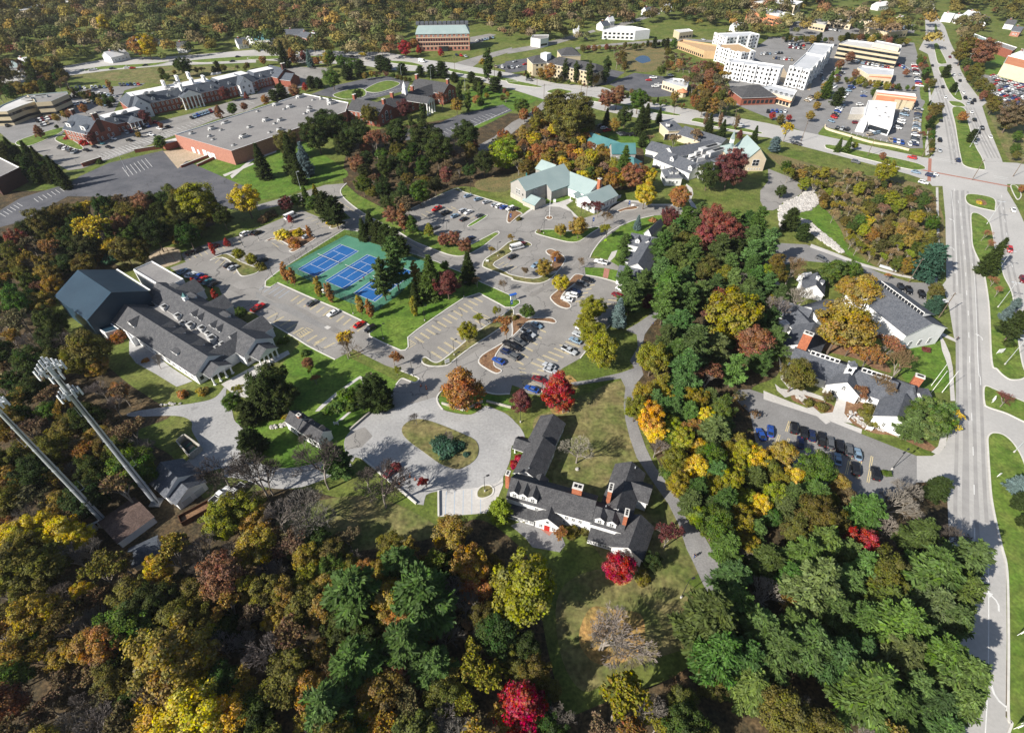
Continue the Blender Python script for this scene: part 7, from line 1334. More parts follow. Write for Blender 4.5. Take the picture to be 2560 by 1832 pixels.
def fit_width(pr, w):
    for k, lst in pr.items():
        for t in lst:
            c = t[1]; n = len(c.vertices); co = np.empty(n*3, np.float32); c.vertices.foreach_get('co', co); co = co.reshape(-1, 3); r = np.percentile(np.hypot(co[:, 0], co[:, 1]), 96); f = w[k][0]/2/r; hz = 1/max(np.percentile(co[:, 2], 99.7), .01) if k not in ('bush', 'low') else 1.0
            for me in t:
                if me is None: continue
                n = len(me.vertices); co = np.empty(n*3, np.float32); me.vertices.foreach_get('co', co); co = co.reshape(-1, 3); co[:, :2] *= f; co[:, 2] *= hz; me.vertices.foreach_set('co', co.ravel()); me.update()
#            width per unit of height, where the crown's middle stands
FORM = {'oak': (.80, .60), 'sparse': (.95, .68), 'bare': (.95, .66), 'open': (1.15, .66), 'cone': (.68, .5), 'column': (.33, .54), 'pine': (.60, .56), 'spruce': (.46, .42), 'fir': (.68, .42), 'bush': (1.1, .35), 'low': (1.1, .2), 'willow': (.95, .52)}
fit_width(PROTO, FORM)
WORD = {'oak': 'broadleaf tree', 'sparse': 'thin leaved tree', 'bare': 'bare tree', 'open': 'bare open branched tree', 'cone': 'pointed maple', 'column': 'narrow upright tree', 'pine': 'tall pine', 'spruce': 'spruce', 'fir': 'bushy conifer', 'bush': 'shrub', 'low': 'spreading juniper', 'willow': 'weeping willow'}
NAME = {'oak': 'broadleaf_tree', 'sparse': 'thin_leaved_tree', 'bare': 'bare_tree', 'open': 'bare_tree', 'cone': 'autumn_tree', 'column': 'upright_tree', 'pine': 'pine_tree', 'spruce': 'spruce_tree', 'fir': 'conifer_tree', 'bush': 'shrub', 'low': 'juniper_shrub', 'willow': 'willow_tree'}
COL = {'dk': ((.050, .070, .022), 'dark green'), 'gr': ((.085, .130, .028), 'green'), 'ol': ((.135, .125, .034), 'olive green'), 'yg': ((.23, .225, .030), 'yellow green'), 'ye': ((.50, .37, .035), 'yellow'), 'go': ((.285, .205, .048), 'golden'), 'or': ((.32, .160, .058), 'orange'), 'ru': ((.24, .115, .065), 'rust brown'),
       're': ((.36, .040, .032), 'scarlet'), 'dr': ((.23, .075, .058), 'dull red'), 'cr': ((.34, .020, .034), 'crimson'), 'ma': ((.14, .050, .045), 'maroon'), 'br': ((.175, .125, .070), 'brown'), 'ta': ((.27, .205, .115), 'tan'), 'pi': ((.088, .145, .042), 'deep green'), 'p2': ((.125, .185, .055), 'light green'), 'bl': ((.15, .215, .205), 'blue grey'), 'li': ((.22, .27, .035), 'lime green'), 'te': ((.055, .115, .075), 'blue green'),
       'gy': ((1.15, 1.1, 1.05), 'grey'), 'dg': ((.45, .40, .38), 'dark'), 'pl': ((1.7, 1.6, 1.45), 'pale')}
trng = random.Random(99); TREES = []; NTREE = {}
def plant_at(kind, v, width, colour, zone, grp, hmul=1.0, fixed=True):
    c, word = COL[colour]; pr = trng.choice(PROTO[kind]); h = width/FORM[kind][0]*hmul
    NTREE[kind] = NTREE.get(kind, 0) + 1
    art = ('small ' if width < 4.4 and kind not in ('bush', 'low') else 'large ' if width > 10.5 else '') + word + ' ' + WORD[kind]
    nm = NAME[kind] if kind != 'oak' else 'small_tree' if width < 5.2 else 'green_tree' if colour in ('dk', 'gr') else 'olive_brown_tree' if colour in ('ol', 'br') else 'autumn_tree'  # broadleaf trees of unknown species: the name follows only width and leaf colour
    o = empty(nm, (v.x, v.y, 0), trng.uniform(0, 6.28), art + ' ' + zone, 'shrub' if kind in ('bush', 'low') else 'tree', grp)
    wx = width/(FORM[kind][0])/1.0; s = (wx*trng.uniform(.94, 1.06), wx*trng.uniform(.94, 1.06), h)
    q = .03 if kind in ('bare', 'open') else .06 if fixed else .16; j = lambda: trng.uniform(1 - q, 1 + q)
    tint = tuple(min(1.6, x*j()) for x in c); base = trng.uniform(.92, 1.08) if fixed else trng.uniform(.78, 1.15); tint = tuple(x*base for x in tint)
    if kind in ('bare', 'open') and colour not in ('gy', 'dg', 'pl'): tint = tuple(x*5.5 for x in tint)
    trunk, crown = pr[0], pr[1]
    if trunk is not None: place(trunk, 'trunk', o, scale=s)
    if kind in ('bare', 'sparse', 'open'):
        place(crown, 'branches' if kind == 'sparse' else 'crown', o, scale=s, color=tint if kind != 'sparse' else (.85, .8, .75))
        if kind == 'sparse': place(pr[2], 'crown', o, scale=s, color=tint)
    else: place(crown, 'crown' if kind not in ('bush', 'low') else 'foliage', o, scale=s, color=tint)
    return o
def tree(kind, fr, p, rpx, colour, zone, grp, hmul=1.0, fixed=True):
    """rpx: radius of the crown as sighted; the crown's middle stands at the sighted point"""
    v = G(fr, p); fw, fm = FORM[kind]
    for _ in range(3):
        width = 2*rpx*depth(v)/CAM_F; z = fm*width/fw*hmul; v = G(fr, p, z)
    TREES.append((px(fr, p), rpx)); return plant_at(kind, v, width, colour, zone, grp, hmul, fixed)
def plant(fr, zone, grp, spec):
    """spec lines: kind colour x,y,r x,y,r ..."""
    for ln in spec.strip().split('\n'):
        w = ln.split(); kind, colour = w[0].split('*')[0], w[1]; hm = float(w[0].split('*')[1]) if '*' in w[0] else 1.0
        for t in w[2:]: x, y, r = (float(q) for q in t.split(',')); tree(kind, fr, (x, y), r, colour, zone, grp, hm)
plant('22', 'on the lawn by the white house', 'trees around the white house', '''cone re 415,195,40
cone ma 85,290,25
bare pl 585,700,46
bush cr 20,840,13 60,790,12
bush ma 90,625,9
sparse ma 1375,1490,36
bush gr 1370,910,18
bush ol 140,1310,14 60,1280,12 520,1440,20 650,1420,16
sparse or 440,1440,20''')
plant('32', 'on the lower lawn', 'trees around the lower lawn', '''oak cr 945,180,40
open*.8 gy 840,745,118
open*.7 gy 800,790,96
bare br 1495,1160,34
sparse yg 930,1390,72 1280,1570,44
oak dk 1240,110,24
oak yg 120,330,80
cone cr 90,1380,62
bush ol 1160,250,20
oak dk 20,560,36 120,870,34
oak ol 330,1230,26 60,1080,30''')
plant('21', 'beside the loop drive', 'trees by the loop drive', '''cone or 1815,190,46
oak go 1735,1455,46
fir li 2155,1265,28
open dg 1410,450,18 570,880,80 1100,1060,76 960,960,56 80,980,60
pine pi 720,830,34
low te 1690,700,32 1620,650,22 1760,690,22
bush te 1855,755,9
bare gy 1690,590,18
bush ma 1235,865,14 1180,905,12
sparse re 1500,1010,17
fir dk 1050,230,36 1130,300,20 960,250,20
bush gr 800,240,24 900,180,22 720,330,18 640,360,16 840,330,16
oak dk 120,120,48 30,180,34 230,230,36
fir dk 60,300,34 160,300,30
bush go 260,420,12
sparse yg 480,20,13 1240,20,12
sparse or 520,100,12''')
plant('N', 'along the service drive', 'trees by the service drive', '''fir dk 1200,330,24
oak gr 1020,190,24
fir dk 1240,640,32
bush go 700,60,16
bush or 490,95,14
open dg 1290,980,80 880,900,70
bare gy 1180,640,16 1780,620,22
spruce dk 1300,90,18 1420,140,30
oak yg 1040,1330,44 1230,1300,36 900,1480,44
sparse yg 1110,50,16
bare gy 1500,1400,60 1760,1320,60 1900,1440,56''')
plant('11', 'near the tennis courts', 'trees near the tennis courts', '''bush ye 230,430,19 360,420,15 650,335,10
bush or 335,510,17
cone re 300,310,7
column or 465,420,6 315,810,9 640,955,10 1000,1105,10 250,780,10
column go 550,905,10 915,1060,10 1400,780,11
oak ma 255,170,17
oak gr 350,140,15 500,170,18
spruce gr 440,120,12
spruce yg 530,100,11
pine dk 600,190,24 690,240,26
bush br 120,250,16 60,300,14
spruce dk 945,420,14 1010,380,17
pine dk 1080,430,22 1150,460,22 1225,490,22 1285,560,20
oak ru 1190,265,20
column ru 1290,295,13
cone gr 1370,360,16
cone yg 1525,405,12
oak ru 1650,490,15 1740,475,17 1840,540,17
pine*1.5 pi 1220,690,31 1110,830,25
spruce gr 1540,850,28
pine dk 1460,860,18
oak ma 1690,880,32
spruce dk 1870,760,20 1400,990,15
column yg 1385,1080,10
oak gr 1665,720,12
bare br 1950,860,13 2190,890,16
sparse yg 2110,1120,14 1980,1200,17
oak yg 1865,1300,24
sparse or 2210,1260,32 1210,1540,20
open br 780,1410,44
sparse ye 800,1400,30
oak ru 460,1575,14
bush gr 430,1480,12 230,1370,14
sparse go 2070,590,11 2240,470,12
bush br 80,1280,11
bush ol 40,720,14''')
plant('10', 'around the school', 'trees around the school', '''oak ye 2165,130,36
oak yg 1720,150,46
sparse ye 870,400,44 980,540,26 780,220,24
column re 1870,570,6 1725,890,8 1895,990,7
cone re 2000,515,8
oak yg 2100,620,15 2220,665,15
bush br 1415,765,11
oak gr 2130,1130,14
bush or 1020,1345,20 1275,1550,9
oak ol 770,1450,48
bush go 870,640,12 1240,500,18 1560,480,14
bush te 960,640,20 800,640,16
bush ol 1100,720,14 1280,740,12
bare gy 1380,1560,20''')
plant('12', 'around the hall car park', 'trees around the hall car park', '''oak go 430,405,15 590,375,23
oak ye 435,870,20
oak gr 135,1125,18
spruce bl 940,1150,19
oak or 395,640,13
oak go 280,740,20
sparse br 105,770,12
oak yg 720,1090,30 700,1310,32 800,1460,42 1240,1540,40
pine yg 660,1200,24
oak ye 1175,100,25
oak or 1490,110,25
sparse ma 650,190,13 760,205,19
pine pi 1050,1000,30 1000,520,17 985,640,16 1330,560,30 1010,830,22 1160,880,26
cone ye 1200,20,13
oak dr 1740,360,36 1870,420,36 1800,300,30 1720,480,32
oak yg 1960,1140,62
oak ru 2130,1400,44
fir ma 1200,1040,13
bare br 820,290,20 600,690,14
bush or 1245,310,10
oak ma 1390,290,22
sparse yg 840,400,17
spruce bl 1110,350,9
bush ta 240,410,7
bush ol 60,300,8 30,1170,9
oak dk 1980,560,26''')
plant('W', 'beside the white church', 'trees beside the white church', '''oak go 610,560,66
oak or 720,700,36
oak go 790,250,42 660,210,26
oak ol 190,1015,42
sparse or 860,840,36
sparse ru 1010,760,36 800,1200,24
bare br 1150,930,44 950,1110,34 480,1210,18
bare gy 60,420,40 200,330,42
bush ol 310,1270,14 430,1300,16 860,1350,22 900,1430,20
oak gr 1300,1390,32 1480,1460,36
oak p2 1400,1350,34 1390,1480,36 1540,1380,30
pine p2 1250,1480,30
sparse ye 1640,1390,26 1620,1480,20
oak ol 1470,240,18
fir te 1450,390,18
sparse or 1045,115,9
bare br 150,40,36
oak gr 540,70,28 680,60,26
bush ru 870,130,12
bush ma 1390,780,10
bush ol 1180,790,14 560,1100,12
oak ol 480,1230,12''')
plant('23', 'by the church car park', 'trees by the church car park', '''oak gr 430,870,44
oak go 120,760,36
oak ye 230,960,28
bare gy 1090,1180,58 1250,1100,40
fir dk 1490,1080,26
bare dg 1560,1500,50
oak go 620,1010,26
oak br 700,1140,24
oak re 850,1570,44
bush gr 1050,920,11
bare gy 520,260,14''')
plant('13', 'on the road medians and lane', 'trees along the main road', '''fir te 1420,720,34
spruce dk 1985,665,23
spruce bl 2120,1130,12
pine dk 2200,1240,28
bare ru 2040,940,15 1920,440,15 1960,520,15 2000,850,14
bush dk 2140,1400,14
fir bl 2190,1060,10
oak or 2240,40,8
bush ye 1870,160,7
oak go 490,180,10
oak ye 880,330,14
fir dk 200,330,20 310,440,16
oak dk 120,60,14''')
plant('23', 'on the striped median', 'trees on the lower median', '''fir bl 2190,1040,20
fir dk 2240,1180,20
bare ma 2110,270,22
fir dk 2255,1350,14''')
plant('01', 'around the colonial hall', 'trees around the colonial hall', '''cone or 320,500,13
cone dr 415,500,9
spruce bl 470,530,9
spruce dk 240,500,14
oak go 620,520,14
oak gr 650,510,16 750,540,13 840,565,12
sparse ye 935,495,10
fir*.72 dk 920,610,16 805,650,16 1100,570,16 1155,585,14
oak gr 670,680,21
fir*.72 dk 1290,620,13 1450,640,12 1550,640,14 1640,630,18 1750,690,11 1900,690,12 1960,760,15 2110,760,16 490,735,13 550,740,12 220,810,15 155,850,12 2150,660,6
cone re 430,770,7
oak ru 340,800,14
oak or 80,880,11 60,530,9 530,540,9
oak dk 900,830,12
oak ma 1310,950,19
sparse ru 1640,870,19
oak go 1770,930,16
column dk 1790,820,8 1475,1010,9 1365,1070,6
column gr 1870,890,9 1970,800,7
oak or 1950,880,10
oak gr 1985,900,11
oak re 1310,420,16
cone re 1435,440,7 1630,465,7
oak or 1390,390,11
spruce dk 45,1450,20 310,1390,22 370,1520,17
spruce bl 425,1430,19
oak ol 270,1250,28 1000,1010,22
oak dk 530,1170,36 700,1130,34 900,1180,34 600,1060,26 1250,1170,30 780,1280,26
sparse ru 1050,1240,32
willow li 2185,1360,36
oak dk 1850,1180,32 1450,1200,34 1600,1300,36
bush go 2010,540,10 2060,530,8
column dk 2050,560,12''')
plant('00', 'around the office row', 'trees around the office row', '''cone ru 340,1165,11 1930,990,11
oak gr 2050,960,13 1410,1255,15
oak ru 2150,940,9 1420,1110,6
oak ma 1270,1030,14 1080,1090,11 1980,820,14 800,1210,12
bush re 740,1255,10 590,1210,8
bush br 1630,930,12
oak go 490,1040,9 565,1010,8 1220,1185,6
oak or 735,955,10
oak ru 620,1000,10
column or 970,770,6
oak dk 1620,580,18 1560,575,10 500,1120,5
fir dk 1750,300,14 1800,350,12
cone yg 1790,310,9 1850,380,11
oak or 1210,410,20
oak ye 1290,400,22 920,220,21
bush dk 870,1420,9
cone dr 2170,850,6''')
plant('02', 'around the retreat centre', 'trees around the retreat centre', '''oak gr 1115,880,23
oak ru 930,850,22 830,870,19
oak dk 1000,1020,20
oak go 905,1100,14
spruce dk 1185,1040,13 1135,1090,16 1300,1030,8 835,1050,10 1740,1120,12 1860,1150,10 2140,1205,10
cone ma 2010,1190,8
column dk 680,650,10 570,630,8 470,610,8 840,610,10
oak or 340,630,17
oak go 250,645,11 740,695,11
spruce gr 985,1480,21
oak gr 690,1530,16 80,940,18
oak ru 1080,1540,28
oak ye 1190,1560,24
sparse ta 1620,1190,20 1430,1240,16 1220,1230,12
oak dk 1740,1540,28
oak ma 1930,1470,40
oak ol 400,950,40 600,970,38 500,1080,40 650,1080,26
fir dk 1150,1250,12
oak or 110,1010,13 210,980,10
bush br 970,770,9 1060,795,8
oak go 1440,850,11
column br 1715,1050,6 1840,1060,6 1990,1075,6''')
plant('03', 'in the shopping area', 'trees in the shopping area', '''oak go 370,1020,11 430,930,9 440,845,9
fir dk 620,870,15
oak ru 720,505,12 640,565,10 770,650,9
oak gr 940,815,9
oak yg 815,715,10 960,745,9 1050,760,9
spruce gr 625,1290,8 705,1290,9
oak yg 770,1285,8
oak ru 1015,1375,8
oak or 1720,1030,12
fir dk 1570,640,10 1800,1210,11 1640,780,8
oak yg 1040,1510,26
sparse ye 170,1140,22
oak br 2170,1000,32
oak ru 1910,450,28
oak ol 1750,430,26 1840,630,18 1880,740,14 1940,790,14 2000,920,18
oak gr 2200,1200,12 2190,1310,12
oak ol 2190,1370,10
spruce gr 530,770,14
oak go 515,770,12
fir bl 60,1290,13
oak ol 2110,1110,11
sparse ru 1370,1190,10
oak ol 1450,730,9 1490,960,14
oak ru 1220,640,8
oak re 40,1020,8 185,1040,7
oak ol 110,1050,10''')
# --- closed stands: crowns packed until they touch
def in_poly(poly, x, y):
    c = False
    for i in range(len(poly)):
        (ax, ay), (bx, by) = poly[i], poly[i-1]
        if (ay > y) != (by > y) and x < (bx-ax)*(y-ay)/(by-ay) + ax: c = not c
    return c
def stand(fr, poly, n, rmin, rmax, mix, zone, grp, pack=.72, tries=60, seed=1):
    """mix: [(weight, kind, colour), ...]; radii in metres"""
    rg = random.Random(seed); P = [px(fr, p) for p in poly]; xs = [p[0] for p in P]; ys = [p[1] for p in P]; tot = sum(m[0] for m in mix); k = 0
    for _ in range(n*tries):
        if k >= n: break
        x, y = rg.uniform(min(xs), max(xs)), rg.uniform(min(ys), max(ys))
        if not in_poly(P, x, y): continue
        r = rg.uniform(rmin, rmax); v = G('P', (x, y), r*1.3); rp = r*CAM_F/depth(v)
        if any((x-a)**2 + (y-b_)**2 < (pack*(rp + q))**2 for (a, b_), q in TREES): continue
        w = rg.uniform(0, tot)
        for m in mix:
            w -= m[0]
            if w <= 0: break
        tree(m[1], 'P', (x, y), rp, m[2], zone, grp, rg.uniform(.82, 1.28), False); k += 1
    return k
plant('31', 'in the lower wood', 'pines and maples in the lower wood', """pine pi 870,430,66 1470,430,72 1340,850,60 890,1040,62 1590,1040,46 640,1420,66 1270,150,46
oak gr 660,170,34
oak yg 450,280,36 1130,650,28 980,1480,44
oak go 620,330,34 170,620,34
oak ol 430,520,46 300,1080,56
bare gy 60,190,34 230,200,34 900,80,26 1960,780,30
sparse yg 1900,1000,60 2050,1180,44 1850,1350,40
bare br 1380,1180,34""")
plant('33', 'at the foot of the pine wood', 'trees at the pine wood foot', """oak ol 150,1450,60 420,1560,50
bare gy 330,1500,44
pine pi 60,900,56
pine p2 -120,700,50""")
plant('30', 'in the western wood', 'broad trees in the lower wood', """oak ol 100,180,64 370,200,54 250,420,40
oak gr 1110,680,58 100,1130,46 330,800,36
oak go 1480,960,86 740,880,40 560,950,36
oak ye 1700,1480,74 730,400,28
oak ol 1560,620,50 1750,600,46
bare gy 760,700,42 480,420,36 1960,880,44 2150,850,40
sparse br 540,1180,44 820,1160,44 400,1400,44
sparse go 2180,1120,40 2140,1300,36 1500,330,38
oak dk 1200,1350,44 1000,1000,34""")
plant('20', 'in the wood beside the masts', 'trees beside the masts', """oak ye 140,1480,44 330,1440,44 560,1460,44 680,1500,36
oak ol 60,1200,46 250,1560,46 120,800,40
oak go 60,1000,38 520,1180,34 290,750,32 850,600,26
oak gr 430,400,30 60,330,34
sparse br 430,260,34 250,560,36 1150,600,44 620,700,36 1080,230,30
bare gy 1000,330,30 1240,720,34 880,180,30
oak or 1050,200,22
sparse go 480,960,36 180,300,34""")
MIXW = [(3, 'oak', 'ol'), (.9, 'oak', 'gr'), (2.2, 'oak', 'go'), (.9, 'oak', 'ye'), (3, 'sparse', 'br'), (2.4, 'bare', 'gy'), (2.2, 'sparse', 'go'), (1, 'sparse', 'ol'), (.6, 'oak', 'or'), (1.2, 'oak', 'dk'), (.8, 'oak', 'ru')]
stand('A', [(-10, 1180), (190, 1200), (240, 1245), (330, 1255), (420, 1200), (520, 1160), (640, 1130), (700, 1170), (820, 1210), (950, 1200), (980, 1240), (1090, 1240), (1090, 1330), (1080, 1420), (1000, 1450), (1060, 1540), (1080, 1650), (-10, 1650)], 130, 2.8, 4.8, MIXW, 'crowded into the lower wood', 'trees in the lower wood', .58, seed=11)
stand('A', [(-10, 560), (110, 520), (120, 620), (110, 690), (170, 770), (250, 830), (150, 800), (60, 840), (170, 900), (260, 950), (330, 1000), (320, 1070), (240, 1110), (180, 1170), (-10, 1170)], 80, 3.0, 5.2, [(3, 'oak', 'ol'), (2.4, 'sparse', 'br'), (.8, 'sparse', 'or'), (1, 'oak', 'go'), (2.2, 'oak', 'dk'), (1.6, 'bare', 'gy'), (1, 'oak', 'gr'), (1, 'sparse', 'go')], 'in the wood west of the school', 'trees west of the school', .58, seed=12)
stand('A', [(-10, 540), (60, 500), (140, 462), (340, 428), (440, 428), (490, 455), (500, 480), (430, 515), (300, 560), (240, 585), (130, 590), (60, 560)], 75, 3.6, 5.8, [(5, 'oak', 'dk'), (3, 'oak', 'ol'), (1.5, 'oak', 'gr'), (.8, 'oak', 'ru'), (.8, 'sparse', 'br'), (.6, 'oak', 'go')], 'in the oak belt by the dark car park', 'oaks by the dark car park', .55, seed=13)
stand('A', [(770, 345), (850, 295), (960, 290), (1060, 310), (1080, 370), (1000, 405), (940, 430), (900, 460), (840, 455), (790, 425)], 34, 3.2, 5.2, [(5, 'oak', 'dk'), (2, 'oak', 'ol'), (1.2, 'oak', 'ru'), (1, 'sparse', 'br'), (1, 'oak', 'gr')], 'in the oak clump behind the tennis courts', 'oaks behind the tennis courts', .58, seed=14)
stand('A', [(1085, 310), (1170, 290), (1195, 250), (1290, 240), (1330, 320), (1400, 370), (1400, 400), (1330, 425), (1250, 370), (1180, 375), (1130, 360)], 80, 2.4, 4.2, [(3.5, 'oak', 'go'), (1.2, 'sparse', 'or'), (1.2, 'oak', 'or'), (1.6, 'oak', 'ye'), (1.2, 'sparse', 'ta'), (1.2, 'oak', 'ol'), (.8, 'oak', 'yg')], 'in the golden copse behind the hall', 'trees behind the hall', .5, seed=15)
stand('A', [(1460, 560), (1500, 480), (1560, 470), (1690, 480), (1730, 560), (1735, 700), (1700, 800), (1600, 850), (1500, 830), (1450, 770), (1490, 690), (1450, 640)], 52, 3.2, 5.0, [(6, 'pine', 'pi'), (2, 'pine', 'p2'), (1, 'oak', 'yg'), (.6, 'sparse', 'ru'), (.7, 'oak', 'ol')], 'in the pine grove', 'pines in the grove', .62, seed=16)
stand('A', [(1400, 860), (1500, 840), (1580, 860), (1620, 930), (1670, 1010), (1760, 1090), (1720, 1150), (1650, 1240), (1580, 1200), (1510, 1090), (1450, 990), (1415, 930)], 60, 2.4, 4.2, [(3, 'oak', 'yg'), (1.8, 'oak', 'gr'), (1.4, 'oak', 'ye'), (2.4, 'pine', 'pi'), (1, 'sparse', 'go'), (1, 'fir', 'p2'), (.6, 'bare', 'gy')], 'in the wood between path and church', 'trees between path and church', .62, seed=17)
stand('A', [(1560, 1360), (1640, 1260), (1700, 1170), (1790, 1090), (1880, 1110), (1960, 1150), (2050, 1190), (2140, 1250), (2150, 1330), (2120, 1450), (2145, 1500), (2115, 1600), (2120, 1650), (1920, 1650), (1870, 1560), (1890, 1500), (1770, 1440), (1700, 1480), (1650, 1540), (1570, 1510), (1540, 1440)], 70, 3.0, 5.6, [(6, 'pine', 'pi'), (4, 'pine', 'p2'), (1.2, 'oak', 'ol'), (1.2, 'bare', 'gy'), (.6, 'sparse', 'go'), (.8, 'fir', 'p2')], 'in the pine wood by the main road', 'pines by the main road', .66, seed=18)
stand('A', [(1690, 1020), (1760, 1020), (1850, 1070), (1870, 1095), (1800, 1120), (1700, 1070)], 10, 2.4, 3.8, [(2, 'oak', 'go'), (2, 'oak', 'ol'), (1, 'oak', 'gr'), (1, 'oak', 'ye')], 'at the back of the church car park', 'trees behind the church car park', .66, seed=19)
stand('A', [(1560, 640), (1700, 600), (1735, 700), (1700, 720), (1640, 700)], 10, 2.6, 3.6, [(2, 'oak', 'yg'), (1, 'bare', 'gy'), (1, 'sparse', 'br')], 'at the edge of the pine grove', 'trees at the grove edge', .66, seed=20)
stand('00', [(-20, 1260), (60, 1290), (200, 1330), (330, 1400), (470, 1500), (560, 1560), (430, 1600), (300, 1560), (180, 1440), (-20, 1370)], 36, 2.4, 3.6, [(5, 'fir', 'dk'), (2, 'spruce', 'dk'), (1, 'oak', 'dk')], 'in the hedge by the dark brick block', 'conifers by the dark brick block', .6, seed=21)
stand('02', [(1520, 720), (1640, 570), (1850, 600), (1900, 720), (1940, 860), (1900, 960), (1740, 960), (1580, 880)], 44, 3.0, 5.0, [(3, 'sparse', 'br'), (2, 'oak', 'ol'), (1, 'oak', 'ru'), (1.5, 'sparse', 'go'), (1, 'bare', 'br'), (.6, 'oak', 'or')], 'in the strip beside the drive through', 'trees beside the drive through', .58, seed=22)
stand('A', [(1720, 365), (1880, 385), (2060, 430), (2082, 590), (2000, 600), (1900, 545), (1840, 480), (1780, 410)], 90, 1.9, 3.4, [(2, 'sparse', 'ta'), (3, 'oak', 'ol'), (2, 'bare', 'ta'), (1, 'oak', 'yg'), (1.6, 'sparse', 'yg'), (1, 'oak', 'gr'), (1, 'oak', 'go')], 'in the thicket by the junction', 'trees in the junction thicket', .62, seed=23)
stand('00', [(-20, 560), (200, 570), (540, 590), (600, 740), (380, 800), (240, 800), (60, 830), (-20, 860)], 40, 3.5, 5.5, [(3, 'sparse', 'br'), (2, 'oak', 'dk'), (2, 'oak', 'ol'), (1, 'oak', 'go')], 'in the clump behind the tan office', 'trees behind the tan office', .6, seed=24)
stand('02', [(900, 430), (980, 420), (1000, 600), (930, 580)], 10, 2.5, 4, [(2, 'sparse', 'br'), (1, 'oak', 'ol')], 'at the edge of the marsh', 'trees at the marsh edge', .6, seed=25)
stand('02', [(1330, 430), (1450, 450), (1650, 560), (1560, 640), (1300, 620), (1350, 520)], 26, 2.0, 3.4, [(2, 'sparse', 'br'), (2, 'bare', 'br'), (1, 'oak', 'ol'), (.6, 'oak', 'or')], 'at the edge of the marsh', 'trees at the marsh edge', .62, seed=26)
stand('A', [(1095, 1340), (1170, 1440), (1215, 1560), (1330, 1590), (1440, 1560), (1530, 1490), (1560, 1650), (1080, 1650)], 26, 2.8, 4.6, [(3, 'oak', 'ol'), (2, 'oak', 'dk'), (1.5, 'sparse', 'go'), (1.2, 'sparse', 'br'), (1, 'bare', 'gy')], 'round the lower clearing', 'trees round the clearing', .6, seed=27)
for z_, (fr, poly, n_, r0_, r1_) in enumerate([('02', [(0, 650), (140, 640), (700, 740), (690, 760), (120, 680)], 22, .8, 1.6), ('02', [(840, 770), (1000, 820), (1300, 880), (1560, 930), (1550, 960), (1200, 900), (850, 800)], 18, .8, 1.8), ('01', [(880, 640), (1180, 640), (1380, 690), (1340, 710), (1150, 660), (900, 680)], 14, 1.2, 2.2), ('01', [(1680, 700), (2259, 800), (2259, 900), (2000, 840)], 8, 1.5, 2.6), ('03', [(560, 700), (760, 690), (1300, 780), (1290, 800), (740, 740)], 16, 1.2, 2.2), ('03', [(1330, 500), (1385, 520), (1430, 760), (1400, 800)], 22, 1.6, 3.0), ('03', [(1420, 900), (1460, 930), (1450, 1100), (1470, 1340), (1430, 1350)], 16, 1.2, 2.4), ('03', [(1700, 490), (1800, 600), (1930, 800), (2060, 950), (1960, 920), (1760, 660)], 24, 2.0, 3.6), ('03', [(640, 310), (1250, 340), (1240, 375), (640, 345)], 22, 2.5, 4.5), ('03', [(100, 330), (560, 330), (560, 370), (120, 350)], 12, 2.0, 3.4), ('00', [(600, 780), (1000, 870), (960, 930), (640, 830)], 20, 1.4, 2.4), ('02', [(1900, 620), (2259, 700), (2259, 720), (1900, 660)], 12, 1.0, 1.8), ('02', [(600, 430), (1450, 370), (1450, 395), (900, 430)], 22, 1.5, 3.0), ('00', [(1300, 640), (2200, 570), (2200, 600), (1400, 690)], 14, 1.5, 3.0)]):
    stand(fr, poly, n_, r0_, r1_, [(3, 'oak', 'ol'), (2, 'oak', 'gr'), (1, 'oak', 'go'), (1, 'sparse', 'br'), (.8, 'oak', 'ru'), (1, 'fir', 'dk')], ['by the hotel hedge', 'along the dark restaurant lot', 'in the shrub belt behind colonial hall', 'on the verge past colonial hall', 'before the shop row', 'between shops and main road', 'along the store ditch', 'on the bank by the sales lot', 'behind the terraced office', 'behind the apartments', 'in the tan office lot', 'before the white apartments', 'along the far street', 'on the bank behind office row'][z_], 'roadside trees %d' % (z_+1), .7, seed=40 + z_)
print('TREES', NTREE, sum(NTREE.values()))

